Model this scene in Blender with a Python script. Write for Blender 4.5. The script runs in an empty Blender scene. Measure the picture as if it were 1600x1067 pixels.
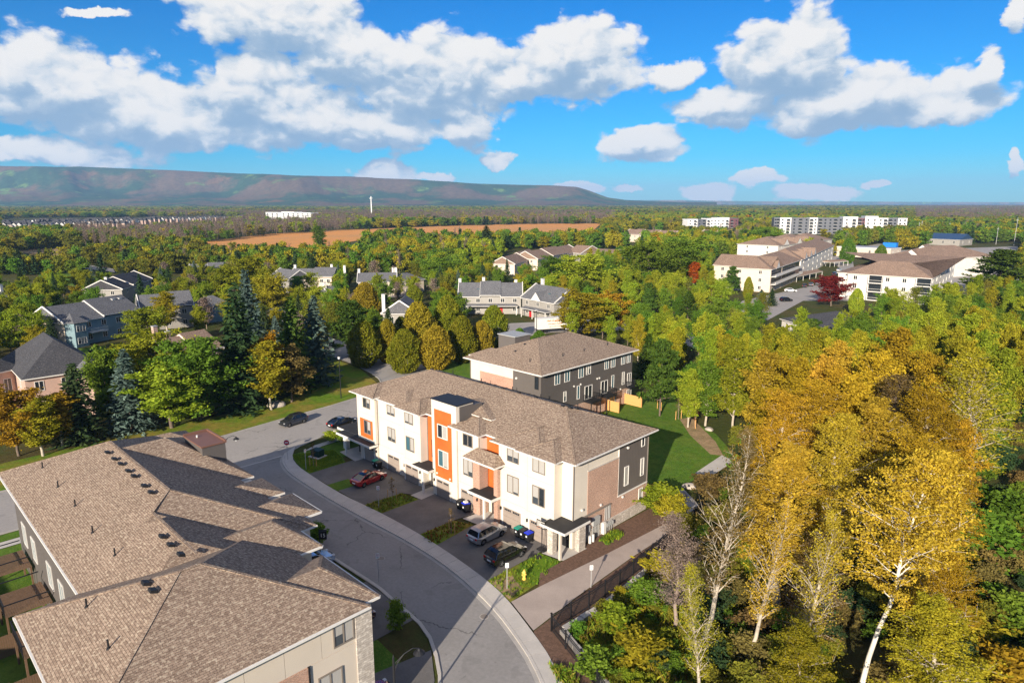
import bpy, math, random
import numpy as np
from mathutils import Vector

# ------------------------------------------------------------------ camera, light, exposure
S = bpy.context.scene
COL = S.collection
HORIZON, FPX = 316.5, 1043.0
CAM = Vector((76.3, -48.04, 35.0))
PITCH = math.atan((533.5 - HORIZON) / FPX)
YAW = math.radians(44.5)
cam_data = bpy.data.cameras.new('camera')
cam_data.lens = 36 * FPX / 1600
cam_data.sensor_width = 36
cam_data.clip_start = 1.0
cam_data.clip_end = 60000
cam = bpy.data.objects.new('camera', cam_data)
COL.objects.link(cam)
cam.location = CAM
cam.rotation_euler = (math.pi / 2 - PITCH, 0, YAW)
S.camera = cam

HAZE = 6.8e-5
SUN_EL = math.radians(19.6)
SUN_XY = Vector((0.40, -0.917)).normalized()
sun_vec = Vector((SUN_XY.x * math.cos(SUN_EL), SUN_XY.y * math.cos(SUN_EL), math.sin(SUN_EL)))
sd = bpy.data.lights.new('sun', 'SUN')
sd.energy = 5.0
sd.angle = math.radians(0.5)
sd.color = (1.0, 0.89, 0.74)
sun = bpy.data.objects.new('sun', sd)
COL.objects.link(sun)
sun.rotation_euler = sun_vec.to_track_quat('Z', 'Y').to_euler()

S.view_settings.view_transform = 'Standard'
S.view_settings.look = 'None'
S.view_settings.gamma = 1.0
S.view_settings.exposure = 0.95
S.view_settings.use_curve_mapping = False
S.render.engine = 'CYCLES'
S.cycles.max_bounces = 8
S.cycles.diffuse_bounces = 4
S.cycles.glossy_bounces = 2
S.cycles.transmission_bounces = 4
S.cycles.transparent_max_bounces = 4
S.cycles.volume_bounces = 0
S.cycles.caustics_reflective = False
S.cycles.caustics_refractive = False
S.cycles.use_denoising = True
S.cycles.denoising_prefilter = 'NONE'
S.cycles.denoising_input_passes = 'RGB_ALBEDO_NORMAL'


def pray(px, py):
    x = (px - 800) / FPX
    z = -(py - 533.5) / FPX
    c, s = math.cos(PITCH), math.sin(PITCH)
    fy, fz = c + z * s, -s + z * c
    a = YAW
    return Vector((x * math.cos(a) - fy * math.sin(a), x * math.sin(a) + fy * math.cos(a), fz))


def at(px, py, z=0.0):
    """Point of the level z that shows at this place of the photograph."""
    r = pray(px, py)
    t = (z - CAM.z) / r.z
    return Vector((CAM.x + r.x * t, CAM.y + r.y * t, z))


def azel(px, py):
    r = pray(px, py).normalized()
    return math.atan2(r.x, r.y), math.asin(r.z)


# ------------------------------------------------------------------ node helpers
class NT:
    def __init__(self, tree):
        self.t = tree
        self.n = tree.nodes
        self.l = tree.links

    def new(self, typ, **kw):
        nd = self.n.new(typ)
        for k, v in kw.items():
            setattr(nd, k, v)
        return nd

    def put(self, sock, v):
        if isinstance(v, bpy.types.NodeSocket):
            self.l.new(v, sock)
        elif v is not None:
            sock.default_value = v

    def math(self, op, a, b=None, c=None, clamp=False):
        nd = self.new('ShaderNodeMath', operation=op, use_clamp=clamp)
        for i, v in enumerate((a, b, c)):
            self.put(nd.inputs[i], v)
        return nd.outputs[0]

    def vmath(self, op, a, b=None, c=None, out=0):
        nd = self.new('ShaderNodeVectorMath', operation=op)
        for i, v in enumerate((a, b, c)):
            if v is not None:
                self.put(nd.inputs[i], v)
        return nd.outputs[out]

    def mix(self, f, a, b, typ='RGBA', blend='MIX'):
        nd = self.new('ShaderNodeMix', data_type=typ)
        if typ == 'RGBA':
            nd.blend_type = blend
            ia, ib, o = 6, 7, 2
        elif typ == 'VECTOR':
            ia, ib, o = 4, 5, 1
        else:
            ia, ib, o = 2, 3, 0
        self.put(nd.inputs[0], f)
        self.put(nd.inputs[ia], a)
        self.put(nd.inputs[ib], b)
        return nd.outputs[o]

    def noise(self, vec, scale, detail=4, rough=.55, dist=0.0, dims='3D', out=0):
        nd = self.new('ShaderNodeTexNoise', noise_dimensions=dims)
        if vec is not None:
            self.put(nd.inputs['Vector'], vec)
        nd.inputs['Scale'].default_value = scale
        nd.inputs['Detail'].default_value = detail
        nd.inputs['Roughness'].default_value = rough
        nd.inputs['Distortion'].default_value = dist
        return nd.outputs[out]

    def step(self, x, a, b, to0=0.0, to1=1.0, mode='SMOOTHSTEP'):
        nd = self.new('ShaderNodeMapRange', interpolation_type=mode)
        self.put(nd.inputs[0], x)
        for i, v in zip((1, 2, 3, 4), (a, b, to0, to1)):
            nd.inputs[i].default_value = v
        return nd.outputs[0]

    def ramp(self, f, stops):
        nd = self.new('ShaderNodeValToRGB')
        cr = nd.color_ramp
        while len(cr.elements) < len(stops):
            cr.elements.new(0.5)
        for e, (p, c) in zip(cr.elements, stops):
            e.position = p
            e.color = (*c, 1)
        self.put(nd.inputs[0], f)
        return nd.outputs[0]


def C4(c):
    return (c[0], c[1], c[2], 1.0)


# ------------------------------------------------------------------ sky with cumulus clouds
world = bpy.data.worlds.new('World')
S.world = world
world.use_nodes = True
W = NT(world.node_tree)
W.n.clear()
wout = W.new('ShaderNodeOutputWorld')
bg = W.new('ShaderNodeBackground')
W.l.new(bg.outputs[0], wout.inputs[0])
bg.inputs[1].default_value = 0.125
sky = W.new('ShaderNodeTexSky', sky_type='NISHITA')
sky.sun_disc = False
sky.sun_elevation = SUN_EL
sky.sun_rotation = math.atan2(SUN_XY.x, SUN_XY.y)
sky.altitude = 100
sky.air_density = 1.0
sky.dust_density = 0.2
sky.ozone_density = 3.0
tc = W.new('ShaderNodeTexCoord')
d = tc.outputs['Generated']
sep = W.new('ShaderNodeSeparateXYZ')
W.l.new(d, sep.inputs[0])
az = W.math('ARCTAN2', sep.outputs[0], sep.outputs[1])
el = W.math('ARCSINE', sep.outputs[2])
cmb = W.new('ShaderNodeCombineXYZ')
W.l.new(az, cmb.inputs[0])
W.l.new(el, cmb.inputs[1])
P0 = cmb.outputs[0]
# turbulence of the cloud edges
stretch = W.vmath('MULTIPLY', P0, (1.0, 1.5, 1.0))
nA = W.noise(stretch, 9.0, 8, .62, .25, out=1)
nB = W.noise(P0, 3.2, 2, .5, 0)
warp = W.vmath('SUBTRACT', nA, (.5, .5, .5))
# (px, py, half width, half height) of each cumulus in photo pixels, read off as directions in the sky
CLOUDS = [(95, 135, 170, 66), (250, 185, 165, 52), (395, 150, 105, 76), (480, 190, 165, 46),
          (560, 100, 110, 62), (690, 120, 150, 75), (890, 95, 128, 62), (800, 130, 150, 35),
          (430, 22, 165, 42), (80, 240, 150, 20), (590, 200, 120, 40),
          (1235, 95, 115, 68), (1330, 155, 215, 48), (1130, 165, 95, 32), (1480, 170, 90, 24),
          (1000, 222, 78, 34), (1050, 110, 50, 22), (600, 272, 55, 22), (680, 275, 30, 8),
          (1105, 297, 42, 18), (1185, 280, 42, 14), (1275, 300, 75, 14), (1545, 105, 32, 24),
          (905, 292, 40, 9), (775, 250, 26, 14), (1592, 252, 10, 20), (1380, 284, 30, 7),
          (730, 200, 55, 38), (985, 295, 30, 7), (150, 20, 60, 8), (1595, 15, 25, 25)]


def cloud_density(vec):
    acc = None
    for (px, py, hw, hh) in CLOUDS:
        a, e = azel(px, py)
        a2, _ = azel(px + 1, py)
        kx = abs(a2 - a) * hw
        ky = hh / FPX
        v = W.vmath('MULTIPLY_ADD', vec, (1 / kx, 1 / ky, 0), (-a / kx, -e / ky, 0))
        ln = W.vmath('LENGTH', v, out=1)
        r = W.math('MULTIPLY_ADD', ln, -1.0, 1.0)
        if acc is None:
            acc = r
        else:
            acc = W.math('SMOOTH_MAX', acc, r, 0.22)
    return acc


wv = W.vmath('MULTIPLY_ADD', warp, (.085, .060, 0), P0)
den = cloud_density(wv)
# elsewhere in the sky the same kind of scattered cumulus goes on
far_noise = W.noise(W.vmath('MULTIPLY', d, (1, 1, 2.2)), 2.4, 6, .55, .3)
behind = W.step(W.vmath('DOT_PRODUCT', d, (-math.sin(YAW), math.cos(YAW), 0.0), out=1), .62, .45)
over = W.step(el, .52, .66)
els = W.math('MAXIMUM', behind, over)
gen = W.math('MULTIPLY', W.math('MULTIPLY', W.math('SUBTRACT', far_noise, .52), 5.0), els)
gen = W.math('SUBTRACT', gen, W.math('MULTIPLY', W.math('SUBTRACT', 1.0, els), 1.0))


def puffs(vec, det):
    """Rounded billows of two sizes plus fine turbulence, about -.5 to .5."""
    v1 = W.new('ShaderNodeTexVoronoi', feature='SMOOTH_F1', voronoi_dimensions='2D')
    W.put(v1.inputs['Vector'], vec)
    v1.inputs['Scale'].default_value = 17
    v1.inputs['Smoothness'].default_value = .35
    v2 = W.new('ShaderNodeTexVoronoi', feature='F1', voronoi_dimensions='2D')
    W.put(v2.inputs['Vector'], vec)
    v2.inputs['Scale'].default_value = 48
    n = W.noise(vec, 30.0, det, .62, .1)
    a_ = W.math('MULTIPLY_ADD', v1.outputs['Distance'], -.75, .32)
    b_ = W.math('MULTIPLY_ADD', v2.outputs['Distance'], -.34, .14)
    c_ = W.math('MULTIPLY_ADD', n, .62, -.31)
    return W.math('ADD', W.math('ADD', a_, b_), c_)


wob = W.vmath('MULTIPLY_ADD', W.vmath('SUBTRACT', W.noise(stretch, 22.0, 4, .6, 0, out=1), (.5, .5, .5)), (.05, .04, 0), stretch)
pf = puffs(wob, 7)
pf_up = puffs(W.vmath('ADD', wob, (-.010, .022, 0)), 4)
den2 = W.math('MAXIMUM', den, gen)
den3 = W.math('MULTIPLY_ADD', pf, .62, den2)
alpha = W.step(den3, -.03, .22)
# billows: bright where the cloud faces up to the light, grey-blue toward the base
upv = W.vmath('ADD', wv, (0.0, .030, 0.0))
den_up = cloud_density(upv)
relief = W.math('MULTIPLY', W.math('SUBTRACT', pf, pf_up), 1.25)
lit = W.math('ADD', W.math('MULTIPLY', W.math('SUBTRACT', W.math('SUBTRACT', den, den_up), .02), 1.3), relief)
lit = W.math('SUBTRACT', lit, W.math('MULTIPLY', den, .34))
shade = W.step(lit, -.88, .58)
CB = 5.2
cloud_col = W.ramp(shade, [(0.0, (.32 * CB / 6, .48 * CB / 6, .68 * CB / 6)), (.35, (.46 * CB / 6, .59 * CB / 6, .75 * CB / 6)),
                           (.66, (.72 * CB / 6, .79 * CB / 6, .87 * CB / 6)), (1.0, (CB / 6, .98 * CB / 6, .96 * CB / 6))])
cloud_col = W.vmath('SCALE', cloud_col, None)
cloud_col.node.inputs[3].default_value = 4.5
tint = W.ramp(W.math('MULTIPLY', W.math('MAXIMUM', el, 0.0), 1.6),
              [(0.0, (.17, .46, .64)), (.10, (.05, .40, .65)), (.45, (.0, .32, .64)), (1.0, (.0, .27, .60))])
sky_tinted = W.vmath('MULTIPLY', sky.outputs[0], tint)
sky_sat = W.vmath('SCALE', sky_tinted, None)
sky_sat.node.inputs[3].default_value = .86
final = W.mix(alpha, sky_sat, cloud_col)
W.l.new(final, bg.inputs[0])
world.cycles.sampling_method = 'MANUAL'
world.cycles.sample_map_resolution = 512

# ------------------------------------------------------------------ materials
MATS = {}


def base_mat(name):
    m = bpy.data.materials.new(name)
    m.use_nodes = True
    t = NT(m.node_tree)
    b = t.n['Principled BSDF']
    return m, t, b


def mat(name, col, rough=.8, vary=.12, scale=1.5, metal=0.0, spec=.3, bump=0.0, bscale=20, fine=0.0):
    if name in MATS:
        return MATS[name]
    m, t, b = base_mat(name)
    co = t.new('ShaderNodeTexCoord').outputs['Object']
    n = t.noise(co, scale, 5, .6)
    f = t.step(n, .3, .7, 1 - vary, 1 + vary, 'LINEAR')
    if fine:
        n2 = t.noise(co, scale * 25, 3, .7)
        f = t.math('MULTIPLY', f, t.step(n2, .3, .7, 1 - fine, 1 + fine, 'LINEAR'))
    c = t.vmath('SCALE', C4(col)[:3], None)
    t.put(c.node.inputs[3], f)
    t.l.new(c, b.inputs['Base Color'])
    b.inputs['Roughness'].default_value = rough
    b.inputs['Metallic'].default_value = metal
    b.inputs['Specular IOR Level'].default_value = spec
    if bump:
        bn = t.new('ShaderNodeBump')
        bn.inputs['Strength'].default_value = bump
        bn.inputs['Distance'].default_value = .02
        t.l.new(t.noise(co, bscale, 4, .6), bn.inputs['Height'])
        t.l.new(bn.outputs[0], b.inputs['Normal'])
    MATS[name] = m
    return m


def tiled(name, c1, c2, mortar, w, h, mort=.012, rough=.85, bias=0.0, big=.12, bump=.6, offset=.5, third=None):
    """Courses of small pieces, laid out in metres on the UVs of each face."""
    if name in MATS:
        return MATS[name]
    m, t, b = base_mat(name)
    uv = t.new('ShaderNodeTexCoord').outputs['UV']
    br = t.new('ShaderNodeTexBrick')
    t.put(br.inputs['Vector'], uv)
    br.offset = offset
    br.inputs['Color1'].default_value = C4(c1)
    br.inputs['Color2'].default_value = C4(c2)
    br.inputs['Mortar'].default_value = C4(mortar)
    br.inputs['Scale'].default_value = 1
    br.inputs['Mortar Size'].default_value = mort
    br.inputs['Mortar Smooth'].default_value = .3
    br.inputs['Bias'].default_value = bias
    br.inputs['Brick Width'].default_value = w
    br.inputs['Row Height'].default_value = h
    col = br.outputs[0]
    n1 = t.noise(uv, .35, 4, .6)
    n2 = t.noise(t.vmath('MULTIPLY', uv, (1 / w * 1.3, 1 / h * .8, 1)), 1.0, 2, .6)
    if third is not None:
        col = t.mix(t.step(n2, .52, .66), col, C4(third))
    f = t.math('MULTIPLY', t.step(n1, .3, .7, 1 - big, 1 + big, 'LINEAR'), t.step(n2, .3, .7, .84, 1.16, 'LINEAR'))
    c = t.vmath('SCALE', col, None)
    t.put(c.node.inputs[3], f)
    t.l.new(c, b.inputs['Base Color'])
    b.inputs['Roughness'].default_value = rough
    b.inputs['Specular IOR Level'].default_value = .2
    bn = t.new('ShaderNodeBump')
    bn.inputs['Strength'].default_value = bump
    bn.inputs['Distance'].default_value = .02
    t.l.new(t.math('SUBTRACT', 1.0, br.outputs['Fac']), bn.inputs['Height'])
    t.l.new(bn.outputs[0], b.inputs['Normal'])
    MATS[name] = m
    return m


def siding(name, col, pitch=.14, vertical=False, dark=.72, vary=.06):
    if name in MATS:
        return MATS[name]
    m, t, b = base_mat(name)
    uv = t.new('ShaderNodeTexCoord').outputs['UV']
    s = t.new('ShaderNodeSeparateXYZ')
    t.l.new(uv, s.inputs[0])
    x = s.outputs[0] if vertical else s.outputs[1]
    fr = t.math('FRACT', t.math('DIVIDE', x, pitch))
    edge = t.step(fr, 0.0, .14, dark, 1.0)
    n = t.noise(uv, .6, 4, .6)
    f = t.math('MULTIPLY', edge, t.step(n, .3, .7, 1 - vary, 1 + vary, 'LINEAR'))
    c = t.vmath('SCALE', C4(col)[:3], None)
    t.put(c.node.inputs[3], f)
    t.l.new(c, b.inputs['Base Color'])
    b.inputs['Roughness'].default_value = .6
    bn = t.new('ShaderNodeBump')
    bn.inputs['Strength'].default_value = .5
    bn.inputs['Distance'].default_value = .02
    t.l.new(fr, bn.inputs['Height'])
    t.l.new(bn.outputs[0], b.inputs['Normal'])
    MATS[name] = m
    return m


def glass(name, col, rough=.06, curtain=None):
    if name in MATS:
        return MATS[name]
    m, t, b = base_mat(name)
    if curtain:
        tcn = t.new('ShaderNodeTexCoord')
        oi = t.new('ShaderNodeObjectInfo')
        wv_ = t.new('ShaderNodeTexWave')
        t.put(wv_.inputs['Vector'], tcn.outputs['UV'])
        wv_.inputs['Scale'].default_value = 3.2
        wv_.inputs['Distortion'].default_value = .3
        c = t.mix(t.step(wv_.outputs[1], .1, .9, .0, .45), C4(curtain), C4([x * .62 for x in curtain]))
        sz = t.new('ShaderNodeSeparateXYZ')
        t.l.new(tcn.outputs['Generated'], sz.inputs[0])
        lvl = t.math('MULTIPLY_ADD', oi.outputs['Random'], .75, -.18)
        c = t.mix(t.math('LESS_THAN', sz.outputs[2], lvl), c, C4(col))
        t.l.new(c, b.inputs['Base Color'])
    else:
        b.inputs['Base Color'].default_value = C4(col)
    b.inputs['Roughness'].default_value = rough
    b.inputs['Specular IOR Level'].default_value = .6
    b.inputs['Coat Weight'].default_value = .4
    b.inputs['Coat Roughness'].default_value = .03
    MATS[name] = m
    return m


M_CREAM = mat('cream_stucco', (.61, .55, .465), .85, .05, .5, bump=.15, bscale=60)
M_CREAM2 = mat('beige_panel', (.54, .47, .39), .8, .04, .4)
M_ORANGE = siding('orange_wood_siding', (.50, .115, .018), .16, dark=.75, vary=.14)
M_CHAR = siding('charcoal_siding', (.105, .092, .084), .15, dark=.6)
M_CHARV = siding('charcoal_vertical_siding', (.115, .10, .09), .3, True, dark=.6)
M_BRICK = tiled('red_brown_brick', (.46, .24, .165), (.35, .18, .125), (.48, .40, .33), .21, .075, .01, bump=.5, third=(.50, .31, .22))
M_STONE = tiled('pale_stone_veneer', (.50, .44, .38), (.42, .37, .32), (.33, .29, .25), .42, .16, .014, third=(.55, .50, .44))
M_SHING = tiled('brown_shingle', (.325, .238, .175), (.205, .143, .104), (.115, .085, .062), .32, .148, .010, .9, third=(.355, .285, .21), big=.08, bump=.9)
M_GREYS = tiled('grey_shingle', (.15, .148, .155), (.10, .10, .108), (.05, .05, .055), .32, .148, .012, .9, third=(.19, .19, .19))
M_DARKS = tiled('charcoal_shingle', (.075, .073, .08), (.05, .05, .055), (.025, .025, .03), .32, .148, .012, .9, third=(.09, .09, .09))
M_TANS = tiled('tan_shingle', (.27, .18, .13), (.20, .135, .10), (.12, .085, .06), .4, .2, .015, .9, third=(.31, .22, .17))
M_WHITE = mat('white_trim', (.66, .63, .58), .6, .05)
M_WHITEW = siding('white_house_siding', (.62, .58, .52), .2, dark=.85)
M_GREYW = siding('grey_house_siding', (.30, .28, .25), .18, dark=.75)
M_TEALW = siding('blue_grey_house_siding', (.17, .26, .29), .18, dark=.75)
M_PINKW = siding('pinkish_house_siding', (.50, .34, .27), .2, dark=.85)
M_TANW = siding('tan_house_siding', (.60, .50, .40), .2, dark=.85)
M_TAUPE = mat('taupe_metal', (.20, .17, .145), .5, .05)
M_GARAGE = mat('tan_garage_door', (.30, .245, .205), .55, .05)
M_BLACK = mat('black_metal', (.015, .015, .017), .5, .1)
M_MEMB = mat('black_roof_membrane', (.028, .027, .027), .75, .25)
M_BROWNM = mat('brown_metal_cap', (.17, .085, .06), .5, .06)
M_GLASS = glass('dark_window_glass', (.02, .025, .03))
M_GLASSC = glass('curtained_window_glass', (.05, .06, .07), curtain=(.42, .40, .37))
M_GLASSB = glass('blue_window_glass', (.05, .12, .15))
M_CONC = mat('pale_concrete', (.46, .425, .385), .85, .08, .8, fine=.08, bump=.2)
M_CONC2 = mat('grey_concrete', (.36, .335, .305), .85, .12, .8, fine=.08)
M_ASPH = mat('grey_asphalt', (.25, .235, .222), .85, .12, .12, fine=.10, bump=.3, bscale=80)
M_ASPHO = mat('aged_asphalt', (.31, .285, .262), .85, .07, .10, fine=.07)
def wear(m):
    t = NT(m.node_tree)
    b = t.n['Principled BSDF']
    src = b.inputs['Base Color'].links[0].from_socket
    co = t.new('ShaderNodeTexCoord').outputs['Object']
    vo = t.new('ShaderNodeTexVoronoi', feature='DISTANCE_TO_EDGE')
    wp = t.noise(co, .8, 3, .6, out=1)
    t.put(vo.inputs['Vector'], t.vmath('MULTIPLY_ADD', wp, (1.6, 1.6, 0), co))
    vo.inputs['Scale'].default_value = .11
    crack = t.math('MULTIPLY', t.step(vo.outputs['Distance'], .003, .007, 1.0, 0.0), t.step(t.noise(co, .15, 2), .46, .54))
    pt = t.step(t.noise(co, .35, 3, .5, 1.0), .60, .64)
    st = t.step(t.noise(co, 1.7, 3, .6), .66, .74)
    c = t.mix(t.math('MULTIPLY', pt, .16), src, (.10, .095, .09, 1))
    c = t.mix(t.math('MULTIPLY', st, .28), c, (.06, .055, .05, 1))
    c = t.mix(t.math('MULTIPLY', crack, .6), c, (.03, .03, .03, 1))
    t.l.new(c, b.inputs['Base Color'])


wear(M_ASPH)
wear(M_ASPHO)
M_DRIVE = mat('dark_driveway_asphalt', (.135, .125, .118), .85, .22, .35, fine=.12)
M_WOOD = mat('new_cedar_fence', (.60, .32, .11), .75, .15, 3)
M_WOODD = mat('weathered_wood', (.16, .095, .055), .8, .2, 3)
M_BARK = mat('grey_brown_bark', (.14, .105, .08), .9, .3, 3, bump=.5, bscale=8)
M_BARKP = mat('pale_aspen_bark', (.42, .36, .28), .85, .22, 1.5, bump=.4, bscale=6)
M_TWIG = mat('bare_twigs', (.26, .20, .165), .9, .2, 2)
M_RUB = mat('black_rubber', (.012, .012, .012), .8, .1)
M_RIM = mat('silver_alloy', (.45, .45, .46), .3, .05, metal=.8)
M_ROCK = mat('pale_boulder', (.38, .33, .28), .9, .2, 1.2, bump=.6, bscale=4)
M_MULCH = mat('brown_bark_mulch', (.13, .075, .05), .95, .3, 4, fine=.55, bump=1.0, bscale=15)
M_GREYM = mat('grey_metal_box', (.34, .34, .33), .5, .05)


def lawn_mat(name, c1, c2, c3, patch=.25):
    m, t, b = base_mat(name)
    co = t.new('ShaderNodeTexCoord').outputs['Object']
    a = t.noise(co, patch, 6, .65)
    f = t.noise(co, 6.0, 5, .75)
    c = t.mix(t.step(a, .40, .62), C4(c1), C4(c2))
    c = t.mix(t.step(f, .42, .70), c, C4(c3))
    v = t.noise(co, 1.1, 4, .7)
    s = t.vmath('SCALE', c, None)
    t.put(s.node.inputs[3], t.step(v, .25, .75, .7, 1.3, 'LINEAR'))
    t.l.new(s, b.inputs['Base Color'])
    b.inputs['Roughness'].default_value = .95
    b.inputs['Specular IOR Level'].default_value = .1
    bn = t.new('ShaderNodeBump')
    bn.inputs['Strength'].default_value = 1.0
    bn.inputs['Distance'].default_value = .06
    t.l.new(t.noise(co, 9.0, 4, .8), bn.inputs['Height'])
    t.l.new(bn.outputs[0], b.inputs['Normal'])
    MATS[name] = m
    return m


M_LAWN = lawn_mat('mown_lawn', (.060, .140, .012), (.095, .155, .018), (.14, .19, .030))
M_VERGE = lawn_mat('leafy_verge', (.085, .17, .010), (.25, .17, .035), (.15, .20, .02), .13)
M_FLOOR = lawn_mat('woodland_floor', (.045, .055, .012), (.085, .060, .022), (.07, .09, .02), .08)
M_SOIL = lawn_mat('bare_soil', (.36, .235, .14), (.28, .19, .11), (.22, .20, .08), .4)
M_FIELD = lawn_mat('orange_field', (.60, .26, .075), (.46, .25, .10), (.66, .30, .08), .012)


# ------------------------------------------------------------------ mesh building
class MB:
    """Collects polygons, then links them as ONE mesh object with UVs in metres."""

    def __init__(self):
        self.v, self.f, self.mi, self.m = [], [], [], []

    def _m(self, m):
        if m not in self.m:
            self.m.append(m)
        return self.m.index(m)

    def poly(self, pts, m):
        i = len(self.v)
        self.v += [tuple(p) for p in pts]
        self.f.append(list(range(i, i + len(pts))))
        self.mi.append(self._m(m))
        return self

    def mesh(self, verts, faces, m):
        i = len(self.v)
        self.v += [tuple(p) for p in verts]
        for f in faces:
            self.f.append([j + i for j in f])
            self.mi.append(self._m(m))
        return self

    def box(self, x0, x1, y0, y1, z0, z1, m, top=None):
        p = [(x0, y0, z0), (x1, y0, z0), (x1, y1, z0), (x0, y1, z0), (x0, y0, z1), (x1, y0, z1), (x1, y1, z1), (x0, y1, z1)]
        self.mesh(p, [(0, 3, 2, 1), (0, 1, 5, 4), (1, 2, 6, 5), (2, 3, 7, 6), (3, 0, 4, 7)], m)
        self.mesh(p, [(4, 5, 6, 7)], top or m)
        return self

    def beam(self, a, b, w, m, h=None):
        a, b = Vector(a), Vector(b)
        d_ = (b - a).normalized()
        up = Vector((0, 0, 1)) if abs(d_.z) < .95 else Vector((1, 0, 0))
        s = d_.cross(up).normalized() * (w / 2)
        u = s.cross(d_).normalized() * ((h or w) / 2)
        p = [a - s - u, a + s - u, a + s + u, a - s + u, b - s - u, b + s - u, b + s + u, b - s + u]
        self.mesh(p, [(0, 1, 2, 3), (7, 6, 5, 4), (4, 5, 1, 0), (5, 6, 2, 1), (6, 7, 3, 2), (7, 4, 0, 3)], m)
        return self

    def tube(self, a, b, r0, r1, m, n=8, cap=True):
        a, b = Vector(a), Vector(b)
        d_ = (b - a).normalized()
        up = Vector((0, 0, 1)) if abs(d_.z) < .95 else Vector((1, 0, 0))
        s = d_.cross(up).normalized()
        u = s.cross(d_).normalized()
        p = []
        for c, r in ((a, r0), (b, r1)):
            for k in range(n):
                t_ = 2 * math.pi * k / n
                p.append(c + s * (r * math.cos(t_)) + u * (r * math.sin(t_)))
        fs = [(k, (k + 1) % n, n + (k + 1) % n, n + k) for k in range(n)]
        if cap:
            fs += [tuple(range(n))[::-1], tuple(range(n, 2 * n))]
        self.mesh(p, fs, m)
        return self

    def prism(self, pts, z0, z1, m, top=None):
        n = len(pts)
        lo = [(p[0], p[1], z0) for p in pts]
        hi = [(p[0], p[1], z1) for p in pts]
        self.mesh(lo + hi, [(k, (k + 1) % n, n + (k + 1) % n, n + k) for k in range(n)], m)
        self.poly(hi, top or m)
        return self

    def hip(self, x0, x1, y0, y1, ze, h, m, trim, axis='x', a0=None, a1=None, th=.18):
        """Hipped or gabled roof block; a0, a1 = run of the hip at each end of the ridge (0 = gable)."""
        if axis == 'x':
            half = (y1 - y0) / 2
            a0 = half if a0 is None else a0
            a1 = half if a1 is None else a1
            yc = (y0 + y1) / 2
            r = [(x0 + a0, yc, ze + h), (x1 - a1, yc, ze + h)]
            e = [(x0, y0, ze), (x1, y0, ze), (x1, y1, ze), (x0, y1, ze)]
            fs = [(0, 1, 5, 4), (2, 3, 4, 5), (3, 0, 4), (1, 2, 5)]
        else:
            half = (x1 - x0) / 2
            a0 = half if a0 is None else a0
            a1 = half if a1 is None else a1
            xc = (x0 + x1) / 2
            r = [(xc, y0 + a0, ze + h), (xc, y1 - a1, ze + h)]
            e = [(x0, y0, ze), (x1, y0, ze), (x1, y1, ze), (x0, y1, ze)]
            fs = [(3, 0, 4, 5), (1, 2, 5, 4), (0, 1, 4), (2, 3, 5)]
        self.mesh(e + r, fs, m)
        lo = [(p[0], p[1], ze - th) for p in e]
        self.mesh(lo + e, [(k, (k + 1) % 4, 4 + (k + 1) % 4, 4 + k) for k in range(4)] + [(3, 2, 1, 0)], trim)
        return self

    def data(self, name, smooth=False):
        me = bpy.data.meshes.new(name)
        me.from_pydata(self.v, [], self.f)
        for m in self.m:
            me.materials.append(m)
        me.polygons.foreach_set('material_index', self.mi)
        uv = me.uv_layers.new(name='metres')
        buf = []
        for f in self.f:
            ps = [Vector(self.v[i]) for i in f]
            n = Vector((0, 0, 0))
            for k in range(len(ps)):
                a_, b_ = ps[k], ps[(k + 1) % len(ps)]
                n += Vector(((a_.y - b_.y) * (a_.z + b_.z), (a_.z - b_.z) * (a_.x + b_.x), (a_.x - b_.x) * (a_.y + b_.y)))
            if n.length < 1e-12:
                n = Vector((0, 0, 1))
            n.normalize()
            if abs(n.z) > .985:
                for p in ps:
                    buf += [p.x, p.y]
            else:
                t_ = Vector((0, 0, 1)).cross(n).normalized()
                w_ = n.cross(t_)
                for p in ps:
                    buf += [p.dot(t_), p.dot(w_)]
        uv.data.foreach_set('uv', buf)
        if smooth:
            me.polygons.foreach_set('use_smooth', [True] * len(self.f))
        me.update()
        return me

    def build(self, name, parent=None, smooth=False, **props):
        o = bpy.data.objects.new(name, self.data(name, smooth))
        COL.objects.link(o)
        if parent is not None:
            o.parent = parent
        for k, v in props.items():
            o[k] = v
        return o


def thing(name, label, cat, loc=(0, 0, 0), rot=0.0, group=None):
    o = bpy.data.objects.new(name, None)
    COL.objects.link(o)
    o.location = loc
    o.rotation_euler = (0, 0, rot)
    o['label'] = label
    o['category'] = cat
    if group:
        o['group'] = group
    return o


def tag(o, label, cat, group=None):
    o['label'] = label
    o['category'] = cat
    if group:
        o['group'] = group
    return o


def copy_tree(o, parent=None):
    c = o.copy()
    COL.objects.link(c)
    c.parent = parent
    for ch in list(o.children):
        copy_tree(ch, c)
    return c


def dup(o, loc, rot=0.0, label=None, scale=None):
    c = copy_tree(o)
    c.location = loc
    c.rotation_euler = (0, 0, rot)
    if scale:
        c.scale = scale
    if label:
        c['label'] = label
    return c


def sheet(name, pts, z, m, kind='structure', **kw):
    o = MB().poly([(p[0], p[1], z) for p in pts], m).build(name, **kw)
    if kind:
        o['kind'] = kind
    return o


def px(*pts, z=0.0):
    return [at(p[0], p[1], z) for p in pts]


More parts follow.
